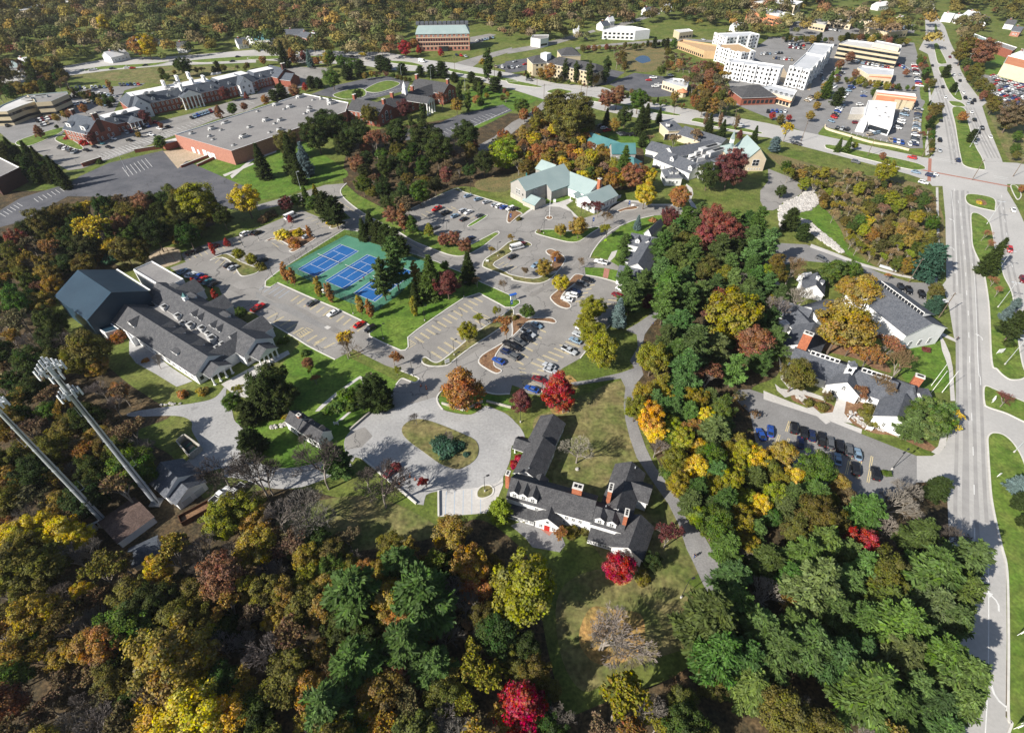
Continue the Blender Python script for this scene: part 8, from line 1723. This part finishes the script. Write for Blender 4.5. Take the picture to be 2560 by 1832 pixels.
# --- far woods that read as one mass: one object, leaves coloured tree by tree
FARCOL = [(.145, .135, .045), (.105, .120, .040), (.075, .095, .036), (.22, .175, .05), (.30, .21, .055), (.19, .15, .085), (.24, .14, .07), (.20, .075, .055), (.155, .15, .06), (.24, .195, .105)]
def far_woods(name, label, polys, rmin, rmax, seed, leaves=130, lf=.27, weights=(5, 4, 3, 3, 1.4, 3, .8, .25, 4, 2.4)):
    rg = np.random.default_rng(seed); pr = random.Random(seed); pts = []
    for fr, poly, dens in polys:
        W = [G(fr, p) for p in poly]; P2 = [(v.x, v.y) for v in W]; xs = [p[0] for p in P2]; ys = [p[1] for p in P2]; A_ = abs(area2(P2))/2; cell = {}
        for _ in range(int(A_*dens*1.6)):
            x, y = pr.uniform(min(xs), max(xs)), pr.uniform(min(ys), max(ys))
            if not in_poly(P2, x, y) or any(abs(x - q[0]) < 13 and -26 < y - q[1] < 12 for q in HL): continue
            r = pr.uniform(rmin, rmax); k = (int(x//12), int(y//12))
            if any((x-a)**2 + (y-b_)**2 < (.53*(r+q))**2 for i in (-1, 0, 1) for j in (-1, 0, 1) for a, b_, q in cell.get((k[0]+i, k[1]+j), ())): continue
            cell.setdefault(k, []).append((x, y, r)); pts.append((x, y, r))
    n = len(pts); P_ = np.array(pts); wt = np.array(weights)/sum(weights); pt = np.sin(P_[:, 0]/37 + 1.3*np.sin(P_[:, 1]/53)) + np.sin(P_[:, 1]/41 + np.sin(P_[:, 0]/61)); base = np.array(FARCOL)[rg.choice(len(FARCOL), n, p=wt)]*rg.uniform(.62, 1.3, (n, 1))*(1 + .16*pt)[:, None]*rg.uniform(.92, 1.08, (n, 3))
    h = P_[:, 2]*rg.uniform(1.5, 2.4, n); ci = np.repeat(np.arange(n), leaves); N = n*leaves
    K = 14; cc_ = unit_v(rg.normal(size=(n*K, 3))).reshape(n, K, 3); cc_[..., 2] = np.abs(cc_[..., 2])*.9 - .15; which = rg.integers(0, K, N); off = cc_[ci, which]*.60 + unit_v(rg.normal(size=(N, 3)))*(rg.random(N)**.4)[:, None]*.40
    C3 = np.c_[P_[ci, 0] + off[:, 0]*P_[ci, 2], P_[ci, 1] + off[:, 1]*P_[ci, 2], h[ci]*(.60 + off[:, 2]*.42)]; C3[:, 2] = np.maximum(C3[:, 2], .4)
    V, F = leaf_quads(C3, off + rg.normal(size=(N, 3))*.35 + [0, 0, .3], P_[ci, 2]*lf*rg.uniform(.6, 1.3, N), rg=rg)
    col_ = base[ci]*rg.uniform(.82, 1.18, (N, 1)); o = place(raw_mesh(name, V, F, 'woodland_leaves', col_, 'leaf'), name); tag(o, label, 'woodland', kind='stuff'); print(name, n, N)
HL = [o.location for o in C.objects if o.name.startswith('house')]; D1 = 1/55
far_woods('far_woodland', 'autumn woodland stretching away behind the roads and offices', [
    ('A', [(-140, -25), (620, -30), (1300, -30), (1880, -30), (1840, 15), (1680, 55), (1560, 62), (1460, 48), (1330, 78), (1180, 66), (1060, 58), (900, 70), (890, 112), (700, 120), (500, 118), (360, 140), (200, 150), (60, 152), (-60, 170)], D1),
    ('A', [(1600, 60), (1700, 62), (1890, 40), (1900, 60), (1800, 78), (1700, 90), (1580, 90)], D1), ('A', [(2085, -20), (2330, -20), (2330, 60), (2220, 60), (2150, 90), (2100, 40)], D1), ('A', [(1985, -20), (2050, -20), (2048, 50), (2000, 45), (1960, 30), (1880, 20), (1900, -10)], D1),
    ('A', [(2120, 60), (2160, 120), (2180, 150), (2150, 160), (2120, 110)], D1), ('A', [(1040, 62), (1180, 70), (1190, 110), (1160, 105), (1060, 60)], D1), ('A', [(900, 112), (925, 118), (930, 128), (700, 140), (560, 142), (620, 128)], D1), ('A', [(60, 152), (140, 150), (130, 168), (60, 165)], D1),
    ('A', [(1180, 80), (1240, 75), (1320, 90), (1280, 95), (1190, 95)], D1), ('A', [(1880, 55), (2050, 60), (2045, 80), (1960, 92), (1880, 80)], 1/90), ('A', [(2060, 100), (2066, 180), (2072, 240), (2060, 240), (2048, 150), (2040, 100)], 1/70)], 4.2, 9.8, 5, 300, .16)
far_woods('junction_thicket', 'scrubby undergrowth in the junction thicket', [('A', [(1720, 365), (1880, 385), (2065, 430), (2085, 590), (2000, 605), (1900, 550), (1840, 480), (1780, 410)], 1/6)], .9, 1.9, 6, 80, .27, (5, 3, 1, 4, .6, 1, .2, 0, 6, 3))
far_woods('wood_undergrowth', 'leafy undergrowth in the lower woods', [('A', [(-10, 1190), (240, 1250), (330, 1255), (520, 1165), (700, 1180), (960, 1200), (1090, 1260), (1080, 1430), (1080, 1650), (-10, 1650)], 1/26), ('A', [(-10, 560), (110, 540), (110, 690), (240, 840), (330, 1000), (240, 1110), (-10, 1170)], 1/26), ('A', [(1085, 310), (1290, 250), (1400, 380), (1330, 425), (1180, 375)], 1/20), ('A', [(770, 345), (960, 290), (1080, 360), (900, 460), (790, 425)], 1/24), ('A', [(1410, 870), (1640, 870), (1780, 1080), (1650, 1240), (1500, 1080)], 1/24)], .9, 2.0, 7, 60, .27, (3, 2, 2, 2, 1.5, 5, 1.5, .1, 2, 3))
# ================================================================== vehicles
def loft(mb, st, mi=0):
    """st: stations (x, z0, zm, z1, half width) -> closed six sided hull"""
    rings = []
    for x, z0, zm, z1, w in st:
        rings.append([(x, -w*.88, z0), (x, w*.88, z0), (x, w, zm), (x, w*.9, z1), (x, -w*.9, z1), (x, -w, zm)])
    for a, b_ in zip(rings[:-1], rings[1:]):
        for i in range(6): j = (i+1) % 6; mb.poly([a[i], b_[i], b_[j], a[j]], mi)
    mb.poly(rings[0], mi); mb.poly(rings[-1][::-1], mi)
def frustum(b0, b1, zb, t0, t1, zt, wb, wt):
    """glass house: bottom from x=b0..b1 at zb, top t0..t1 at zt"""
    B_ = [(b0, -wb, zb), (b1, -wb, zb), (b1, wb, zb), (b0, wb, zb)]; T = [(t0, -wt, zt), (t1, -wt, zt), (t1, wt, zt), (t0, wt, zt)]; return B_, T
SPEC = {  # length, width, body stations as fractions, glass (rear bottom, front bottom, rear top, front top), belt, roof height
    'sedan': dict(L=4.7, W=1.82, belt=.93, top=1.44, st=[(-.5, .42, .62, .80, .86), (-.47, .3, .62, .90, .97), (-.3, .24, .6, .95, 1), (.1, .24, .6, .95, 1), (.28, .24, .6, .90, 1), (.46, .3, .58, .74, .95), (.5, .4, .56, .66, .84)], g=(-.40, .22, -.22, .06)),
    'suv': dict(L=4.75, W=1.92, belt=1.08, top=1.72, st=[(-.5, .45, .75, 1.02, .9), (-.48, .34, .75, 1.08, .98), (-.2, .28, .7, 1.1, 1), (.22, .28, .7, 1.08, 1), (.44, .34, .68, .98, .97), (.5, .45, .68, .86, .86)], g=(-.47, .24, -.40, .10)),
    'pickup': dict(L=5.7, W=2.0, belt=1.12, top=1.82, st=[(-.5, .5, .8, 1.05, .95), (-.49, .42, .8, 1.08, 1), (.2, .36, .75, 1.1, 1), (.44, .4, .72, 1.05, .97), (.5, .5, .72, .92, .88)], g=(-.14, .22, -.10, .11)),
    'van': dict(L=6.4, W=2.2, belt=1.4, top=2.75, st=[(-.5, .45, .9, 1.4, .97), (-.49, .4, .9, 1.42, 1), (.36, .36, .85, 1.42, 1), (.46, .4, .8, 1.2, .97), (.5, .5, .8, 1.05, .88)], g=(-.5, .42, -.49, .30))}
RIM = MB().tube((0, -.125, 0), (0, .125, 0), .22, .22, 10).mesh('rim', ['rim'])
def car_parts(k):
    s = SPEC[k]; L, W = s['L'], s['W']/2; out = []; b_ = MB(); loft(b_, [(x*L, z0, zm, z1, w*W) for x, z0, zm, z1, w in s['st']])
    if k == 'pickup':
        b_.box((-.32*L, 0, 1.05), (.30*L, W*1.55, .06), mi=1)
        for sy in (-1, 1): b_.box((-.32*L, sy*W*.88, 1.05), (.34*L, .10, .22))
        b_.box((-.495*L, 0, 1.05), (.06, W*1.7, .22))
    b0, b1, t0, t1 = (q*L for q in s['g']); B_, T = frustum(b0, b1, s['belt'] - .02, t0, t1, s['top'] - .04, W*.9, W*.74)
    out.append(('body', b_.mesh('body', ['car_paint', 'plastic_black']), (0, 0, 0)))
    r = MB(); r.poly([(t0-.04, -W*.76, s['top']-.05), (t1+.04, -W*.76, s['top']-.05), (t1-.05, -W*.70, s['top']), (t0+.05, -W*.70, s['top'])]); r.poly([(t0+.05, -W*.7, s['top']), (t1-.05, -W*.7, s['top']), (t1-.05, W*.7, s['top']), (t0+.05, W*.7, s['top'])]); r.poly([(t1+.04, W*.76, s['top']-.05), (t0-.04, W*.76, s['top']-.05), (t0+.05, W*.7, s['top']), (t1-.05, W*.7, s['top'])]); r.poly([(t1+.04, -W*.76, s['top']-.05), (t1+.04, W*.76, s['top']-.05), (t1-.05, W*.7, s['top']), (t1-.05, -W*.7, s['top'])]); r.poly([(t0-.04, W*.76, s['top']-.05), (t0-.04, -W*.76, s['top']-.05), (t0+.05, -W*.7, s['top']), (t0+.05, W*.7, s['top'])])
    for i, j in ((0, 0), (1, 1), (2, 2), (3, 3)): r.tube(B_[i], T[j], .055, .05, 4, caps=False)
    for sy in (-1, 1): xm = (b0+b1)/2; r.tube((xm, sy*W*.905, s['belt']), ((t0+t1)/2, sy*W*.75, s['top']-.05), .06, .05, 4, caps=False)
    if k == 'van':
        for sy in (-1, 1): r.poly([(b0*.98, sy*W*.885, 1.9), (t1*.8, sy*W*.865, 1.95), (t1*.8, sy*W*.77, 2.66), (b0*.98, sy*W*.77, 2.66)])
    out.append(('roof', r.mesh('roof', ['car_paint']), (0, 0, 0)))
    for nm, q in (('windscreen', [B_[1], B_[2], T[2], T[1]]), ('rear_window', [B_[3], B_[0], T[0], T[3]]), ('side_window', [B_[0], B_[1], T[1], T[0]]), ('side_window', [B_[2], B_[3], T[3], T[2]])): out.append((nm, MB().poly(q).mesh(nm, ['glass_dark']), (0, 0, 0)))
    wr = .34 if k == 'sedan' else .39; wh = MB(); wh.tube((0, -.11, 0), (0, .11, 0), wr, wr, 14, 0); wm = wh.mesh('wheel', ['tyre'])
    for x in (-.31, .31):
        for sy in (-1, 1): out.append(('wheel', wm, (x*L, sy*(W - .09), wr)))
    x0 = s['st'][-1][0]*L; zf = s['st'][-1][3]; hl = MB().box((0, 0, 0), (.12, .36, .15)).mesh('headlight', ['head_lamp']); tl = MB().box((0, 0, 0), (.1, .32, .18)).mesh('tail_light', ['tail_lamp'])
    for sy in (-1, 1): out.append(('headlight', hl, (x0 - .05, sy*W*.66, zf - .2))); out.append(('tail_light', tl, (-.5*L + .03, sy*W*.7, s['st'][0][3] - .2)))
    return out
CARP = {k: car_parts(k) for k in SPEC}
def joined(k):
    mb = MB(); mats = ['car_paint', 'glass_dark', 'tyre', 'plastic_black']
    for nm, me, off in CARP[k]:
        if nm in ('headlight', 'tail_light'): continue
        mi = 0 if nm in ('body', 'roof') else (2 if nm == 'wheel' else 1); vs_ = [v.co for v in me.vertices]
        for p in me.polygons: mb.poly([(vs_[i].x + off[0], vs_[i].y + off[1], vs_[i].z + off[2]) for i in p.vertices], 3 if (nm == 'body' and p.material_index == 1) else mi)
    return mb.mesh(k, mats)
CARJ = {k: joined(k) for k in SPEC}
PAINT = {'k': ((.012, .012, .014), 'black'), 'g': ((.10, .105, .11), 'grey'), 's': ((.42, .44, .46), 'silver'), 'w': ((.80, .80, .79), 'white'), 'r': ((.48, .018, .015), 'red'), 'm': ((.16, .012, .018), 'maroon'), 'b': ((.02, .07, .30), 'blue'), 'n': ((.012, .022, .07), 'navy'), 'l': ((.20, .29, .38), 'light blue'), 't': ((.04, .14, .17), 'teal'), 'e': ((.36, .30, .22), 'beige')}
TYPEN = {'sedan': ('parked_car', 'car'), 'suv': ('parked_suv', 'suv'), 'pickup': ('pickup_truck', 'pickup truck'), 'van': ('minibus', 'minibus')}
NCAR = [0]
def car(v, ang, k, col, where, grp, detail=True, z=.09):
    c, word = PAINT[col]; nm, tw = TYPEN[k]; NCAR[0] += 1; lb = '%s %s %s' % (word, tw, where)
    if detail:
        o = empty(nm, (v.x, v.y, z), ang, lb, 'car' if k != 'van' else 'bus', grp)
        for pn, me, off in CARP[k]:
            q = place(me, pn, o, off, color=c if pn in ('body', 'roof') else None)
            if pn == 'wheel': place(RIM, 'rim', q)
    else:
        o = place(CARJ[k], nm, None, (v.x, v.y, z), ang, color=c); tag(o, lb, 'car' if k != 'van' else 'bus', grp)
    return o
KT = {'S': 'sedan', 'U': 'suv', 'P': 'pickup', 'V': 'van'}
def cars(fr, axis, spec, where, grp, detail=True):
    """axis: two sighted points giving the way the bonnets point; spec: 'Skx,y' items"""
    a, b_ = G(fr, axis[0]), G(fr, axis[1]); base = math.atan2(b_.y-a.y, b_.x-a.x)
    for t in spec.split():
        x, y = t[2:].split(','); v = G(fr, (float(x), float(y)), .6); car(v, base + crng.uniform(-.04, .04) + (math.pi if crng.random() < .3 else 0), KT[t[0]], t[1], where, grp, detail)
crng = random.Random(5)
def crow(fr, p0, p1, n, axis, where, grp, detail=False, fill=.9, cols='kkgsswwwllbrnme'):
    A_, B_ = G(fr, p0, .6), G(fr, p1, .6); a, b_ = G(fr, axis[0]), G(fr, axis[1]); base = math.atan2(b_.y-a.y, b_.x-a.x)
    for i in range(n):
        if crng.random() > fill: continue
        car(A_ + (B_-A_)*(i/max(1, n-1)), base + crng.uniform(-.05, .05), crng.choice(['sedan', 'sedan', 'suv', 'suv', 'pickup']) if detail or crng.random() < .8 else 'suv', crng.choice(cols), where, grp, detail)
E1 = ((110, 1215), (215, 1272))
cars('12', E1, 'Sl215,1245 Ps145,1320 Uk130,1362 Ug65,1395 Uk32,1442 Ug10,1520', 'parked in the eastern bays by leaf strewn island', 'cars in the eastern bays')
cars('11', ((2090, 1540), (2200, 1595)), 'Sb2140,1560 Un2215,1490 Pk2240,1420', 'parked at the lower end of leaf strewn island', 'cars in the eastern bays')
cars('12', ((430, 1440), (580, 1510)), 'Ps505,1472 Sl560,1380 Ps600,1335 Ss330,1605 Sw615,1280', 'parked under yellow green trees', 'cars beneath the yellow green trees')
cars('22', ((100, 160), (250, 215)), 'Sb175,185 Sm240,100 Ss335,20', 'parked by the scarlet maple', 'cars by the scarlet maple')
cars('12', ((430, 1000), (540, 1030)), 'Uk665,848 Ug615,882 Sn555,945 Uw530,980 Sw485,1015', 'parked behind the round yellow tree', 'cars behind the round yellow tree')
cars('12', ((890, 970), (975, 1010)), 'Um930,985 Sw965,930', 'parked facing the pine grove lawn', 'cars at the grove edge'); cars('12', ((850, 705), (720, 675)), 'Pw785,690', 'in the driveway of the pine house', 'car in the pine house drive')
cars('12', ((-20, 585), (90, 555)), 'Vw45,565', 'parked in the oval car park', 'vehicles in the oval car park'); cars('12', ((0, 650), (90, 600)), 'Sm85,530 Sk5,640 Sl210,715', 'parked in the oval car park', 'vehicles in the oval car park')
N1 = ((1545, 245), (1640, 200)); cars('11', N1, 'Pr1595,222 Uk1675,255 Sl1755,282 Us1825,238 Sw1872,250 Sk1835,310 Sg1970,280', 'parked in the middle of the hall car park', 'cars in the hall car park'); cars('11', N1, 'Sg1580,385 Sg1760,430 Sn1890,480 Uk1335,292', 'parked beside the rust shrubs of hall car park', 'cars in the hall car park')
cars('11', ((1835, 120), (1905, 95)), 'Sl1870,105 Sl1960,135 Ss2035,160 Ss2110,185 Uw2150,196 Sb2190,207 Uw2245,218', 'in the back row of hall car park', 'cars in the hall back row'); cars('12', ((-20, 235), (60, 210)), 'Sk25,222', 'in the back row of hall car park', 'cars in the hall back row')
cars('11', ((440, 1080), (550, 1020)), 'Sg495,1050 Sw680,1140 Sr912,1240 Uk1010,1278', 'parked below the tennis court hedge', 'cars below the tennis courts'); cars('11', ((0, 1120), (70, 1075)), 'Pr20,1092', 'parked before the school porch', 'car before the school porch')
cars('10', ((1580, 790), (1650, 745)), 'Sl1610,772 Sw1680,800 Ss1712,806 Sb1752,818 Sr1792,838 St1832,862 Sk1882,884', 'parked in a row beside the school', 'cars beside the school')
cars('10', ((1990, 745), (2080, 700)), 'Sk2022,716 Ss2058,738', 'parked by the yellow green island trees', 'pair by the island trees'); cars('10', ((2140, 460), (2200, 430)), 'Uw2165,440 Sg2225,428 Uk1690,606 Uk1742,590 Sm1890,553', 'parked along the western wood edge', 'cars along the wood edge')
cars('11', ((410, 480), (490, 440)), 'Ss450,462 Uk60,678 Sk12,432', 'parked by the yellow shrub island', 'cars by the yellow shrubs'); cars('11', ((700, 270), (760, 240)), 'Uk735,256', 'parked under the dark pines', 'car under the dark pines'); cars('11', ((250, 320), (370, 270)), 'Vw310,292', 'with white roof by the pine bank', 'minibus by the pine bank')
CL = ((795, 820), (782, 712)); cars('23', CL, 'Uk225,530 Uk315,572 Sn385,596 Pk470,630 Ug545,660 Uk630,690 Ug710,725', 'in the shaded row of church car park', 'cars in the shaded church row'); cars('23', CL, 'Sl790,760 Sl615,805 Uk770,890 Uk945,932', 'at the sunny end of church car park', 'cars at the sunny church end'); cars('23', CL, 'Sb20,556 Sn285,655', 'deep in the tree shade of church car park', 'cars under the church trees'); cars('22', CL, 'Sb2195,585', 'deep in the tree shade of church car park', 'cars under the church trees')
cars('13', ((1160, 890), (1175, 945)), 'Uk1165,917 Uk1238,942 Uk1352,978', 'parked behind the church clerestory', 'cars behind the church'); cars('13', ((420, 640), (525, 690)), 'Ug472,660', 'driving along the church lane', 'car on the church lane'); cars('13', ((1500, 1040), (1570, 1030)), 'Sw1538,1036', 'by the kerb near the church trees', 'car by the church kerb')
cars('N', ((860, 1230), (980, 1130)), 'Pw905,1190 Pw965,1275', 'parked on leaves beside the rusty skip', 'white trucks by the skip'); cars('N', ((1000, 1230), (1100, 1140)), 'Pw1060,1160', 'parked under the bare tree beyond skip', 'white truck under the bare tree'); cars('21', ((1150, 940), (1220, 880)), 'Sm1190,915', 'half hidden under red shrubs by loop drive', 'car by the loop drive')
RD = 'cars driving on the main road'
cars('13', ((2120, 540), (2140, 620)), 'Ur2130,580 Sw2165,230 Um2245,845 Sk2225,1155', 'driving on the far carriageway', RD)
cars('03', ((1500, 1240), (1540, 1380)), 'Uk1515,1240 Ss1515,1330 Un1675,1415 Sk1525,1065 Sw1565,860 Uk1540,770 Sk1450,580', 'driving on the near carriageway', RD, False)
cars('03', ((1760, 1000), (1850, 1180)), 'Sw1725,820 Uk1740,868 Ss1780,880 Uk1820,890 Ss1765,915 Sk1800,910 Sw1795,990 Uk1820,1060 Uk1888,1135 Uk1855,1168 Sw1962,1210 Ss1828,1260 Ss1690,660 Sk1695,715 Sm1605,505 Sw1640,660', 'driving on the carriageway past the car lot', RD, False)
X = ((900, 1310), (1300, 1400)); cars('03', X, 'Ur1270,1392 Ug772,1430 Pk250,1270 Sl1305,1520 Un1430,1550 Sw1460,1538 Uw1370,1612', 'driving on the cross road at the junction', 'cars on the cross road'); cars('02', ((1900, 1080), (2100, 1120)), 'Ss2015,1100 Pg150,708', 'driving on the cross road past retreat centre', 'cars on the cross road', False)
cars('01', ((1400, 540), (1520, 560)), 'Vw1465,545', 'like white shuttle truck crossing the junction', 'shuttle on the cross road', False); cars('01', ((800, 490), (900, 500)), 'Sk850,497 Sk500,600 Sg300,735', 'driving near the conifer screen', 'cars on the cross road', False); cars('00', ((800, 620), (1000, 600)), 'Ss810,620 Sw830,615 Sk990,606 Sw1120,597 Sr1170,602 Sk1280,578 Sk1900,556 Sk2050,542 Sk2100,503', 'driving on the curve by the office row', 'cars on the curve', False)
OF = 'parked before the long office row'; OG = 'cars before the office row'; AX = ((1700, 1010), (1730, 1040))
crow('00', (1690, 1040), (1890, 975), 8, AX, OF, OG); crow('00', (1120, 1172), (1310, 1112), 6, AX, OF, OG); cars('00', ((960, 1225), (1030, 1240)), 'Sw1000,1226 Sk1140,1238 Sw1330,1190 Sk1205,1200 Sk960,1300 St895,1265 Sk840,1297 Sk760,1325 Ur1380,1085 Pw1280,1112 Sw1410,1135 Sk1480,1120', OF, OG, False); crow('00', (540, 1298), (660, 1340), 4, ((600, 1320), (640, 1290)), 'parked by the end of office row', 'cars at the office end'); crow('00', (2100, 860), (2259, 800), 6, AX, 'parked at the far end of office row', 'cars at the far office end')
TG = 'cars around the tan office'; TW = 'parked in the lot of tan office'
for p0, p1, n in (((330, 1068), (470, 1040), 7), ((370, 1105), (470, 1075), 5), ((640, 782), (920, 770), 9), ((1065, 752), (1220, 745), 6), ((620, 860), (820, 835), 7), ((600, 935), (780, 900), 7), ((820, 905), (920, 930), 5), ((880, 830), (1010, 850), 6), ((520, 1000), (640, 1050), 5), ((60, 1110), (190, 1060), 6)): crow('00', p0, p1, n, ((700, 880), (715, 900)), TW, TG)
crow('01', (1950, 365), (2090, 335), 7, ((1960, 360), (1980, 385)), 'parked behind the brick office', 'cars behind the brick office'); crow('01', (2115, 590), (2259, 600), 6, ((2120, 590), (2140, 620)), 'parked beyond the cross road corner', 'cars beyond the corner'); crow('01', (1730, 480), (1850, 500), 4, ((1740, 480), (1760, 500)), 'parked before the brick office', 'cars before the brick office')
crow('02', (785, 1112), (840, 1155), 3, ((780, 1110), (830, 1100)), 'parked by the retreat centre spruces', 'cars by the spruces', cols='wrk', fill=1); crow('02', (950, 1185), (1115, 1190), 5, ((950, 1170), (1000, 1200)), 'parked before the cream pavilion', 'cars before the pavilion', cols='kkgk', fill=1); crow('02', (430, 665), (640, 690), 6, ((450, 660), (470, 690)), 'parked along the hotel front', 'cars at the hotel'); cars('02', ((40, 590), (80, 580)), 'Sw60,590 Sr115,568 Ss25,545', 'parked at the hotel side', 'cars beside the hotel', False); cars('02', ((1180, 690), (1260, 690)), 'Pw1245,688 Sr1205,708 Uw1400,670 Pw1290,752 Pw1265,765', 'parked at the cream restaurant', 'cars at the cream restaurant', False); cars('02', ((1230, 1480), (1310, 1475)), 'Uk1272,1480', 'parked by the small gatehouse', 'car by the gatehouse')
cars('02', ((780, 330), (840, 345)), 'Sk800,335 Ss820,342 Sk650,345 Ss1690,352 Sr1450,305', 'parked by the white far office', 'cars by the far office', False)
SX = ((560, 1060), (600, 1075)); SW = 'parked around the white roofed store'; SG = 'cars at the white store'
for p0, p1, n, ax, f in (((560, 1070), (655, 925), 10, SX, .95), ((660, 855), (740, 770), 9, SX, .95), ((1290, 1275), (1330, 965), 22, ((1280, 1200), (1340, 1210)), .95), ((1145, 1130), (1235, 950), 9, ((1140, 1100), (1180, 1110)), .8), ((775, 1085), (810, 925), 5, ((780, 1000), (820, 1000)), .8), ((610, 1130), (700, 1142), 3, ((600, 1130), (620, 1110)), 1), ((1080, 1238), (1250, 1275), 6, ((1080, 1240), (1090, 1260)), .9), ((840, 885), (850, 815), 3, ((840, 850), (860, 850)), .8), ((900, 1190), (1010, 1165), 4, ((900, 1190), (960, 1180)), .7)): crow('03', p0, p1, n, ax, SW, SG, fill=f)
YW = 'parked around the yellow restaurant'; YG = 'cars at the yellow restaurant'
for p0, p1, n, ax in (((590, 690), (660, 640), 7, SX), ((740, 540), (1010, 590), 16, ((740, 540), (735, 560)), ), ((1290, 575), (1335, 760), 12, ((1280, 600), (1330, 605))), ((1150, 570), (1250, 630), 7, ((1150, 570), (1140, 590))), ((345, 890), (395, 860), 4, SX), ((560, 770), (600, 750), 4, SX), ((940, 575), (1060, 600), 8, ((740, 540), (735, 560)))): crow('03', p0, p1, n, ax, YW, YG)
FWh = 'parked in the far shopping lot'; FG = 'cars in the far lots'
for p0, p1, n in (((390, 235), (630, 275), 14), ((880, 275), (1070, 305), 12), ((190, 395), (330, 405), 10), ((190, 420), (330, 432), 10), ((50, 515), (210, 530), 8), ((1720, 330), (1880, 390), 10), ((1000, 240), (1200, 250), 8), ((-60, 480), (120, 470), 8), ((470, 640), (480, 700), 3), ((0, 985), (150, 985), 5), ((1975, 800), (2020, 840), 3)): crow('03', p0, p1, n, ((400, 230), (395, 250)), FWh, FG)
print('CARS', NCAR)
# the packed sales lot: far more cars than one could pick apart
lot = MB(); lc = []; me_ = CARJ['sedan']; vs_ = [v.co.copy() for v in me_.vertices]; pg = [(tuple(p.vertices), p.material_index) for p in me_.polygons]; lotcol = []
P4 = [G('03', p) for p in ((1950, 665), (2330, 760), (2330, 930), (2110, 930))]; rgl = random.Random(8); nL = 0
u_ = (P4[1]-P4[0]).normalized(); w_ = Vector((-u_.y, u_.x, 0))
if w_.y > 0: w_ = -w_
for i in range(60):
    for j in range(26):
        v = P4[0] + u_*(i*2.75) + w_*(j*(5.6 if j % 2 else 5.2) + (j//2)*1.2)
        if not in_poly([(p.x, p.y) for p in P4], v.x, v.y) or rgl.random() < .08: continue
        nL += 1; ca_, sa_ = w_.x, w_.y; k0 = len(lot.v); lot.v += [(v.x + q.x*ca_ - q.y*sa_, v.y + q.x*sa_ + q.y*ca_, q.z + .06) for q in vs_]; ci_ = rgl.choice((0, 0, 1, 1, 2, 3, 4, 5))
        for f, mi in pg:
            if mi == 2: continue
            lot.f.append(tuple(k0 + t for t in f)); lot.m.append(6 if mi else ci_)
for nm, c in (('lot_white', (.8, .8, .79)), ('lot_silver', (.42, .44, .46)), ('lot_black', (.012, .012, .014)), ('lot_blue', (.02, .05, .2)), ('lot_red', (.42, .02, .02)), ('lot_grey', (.1, .105, .11))): mat(nm, c, rough=.3, spec=.5)
o = lot.build('sales_lot_cars', ['lot_white', 'lot_silver', 'lot_black', 'lot_blue', 'lot_red', 'lot_grey', 'glass_dark']); tag(o, 'hundreds of cars packed in rows on the sales lot', 'cars', kind='stuff'); print('LOT', nL)
# ================================================================== thin autumn haze
def haze():
    m = bpy.data.materials.new('haze_air'); m.use_nodes = True; n, l = m.node_tree.nodes, m.node_tree.links; n.remove(n['Principled BSDF'])
    v = n.new('ShaderNodeVolumePrincipled'); v.inputs['Color'].default_value = (.86, .90, .97, 1); v.inputs['Density'].default_value = HAZE; v.inputs['Anisotropy'].default_value = .2
    l.new(v.outputs[0], n['Material Output'].inputs['Volume']); MATS['haze_air'] = m
    o = MB().prism([(-4100, -700), (4100, -700), (4100, 6100), (-4100, 6100)], -1.0, 121.0).build('haze', 'haze_air'); tag(o, kind='stuff')
HAZE = .000055
haze()
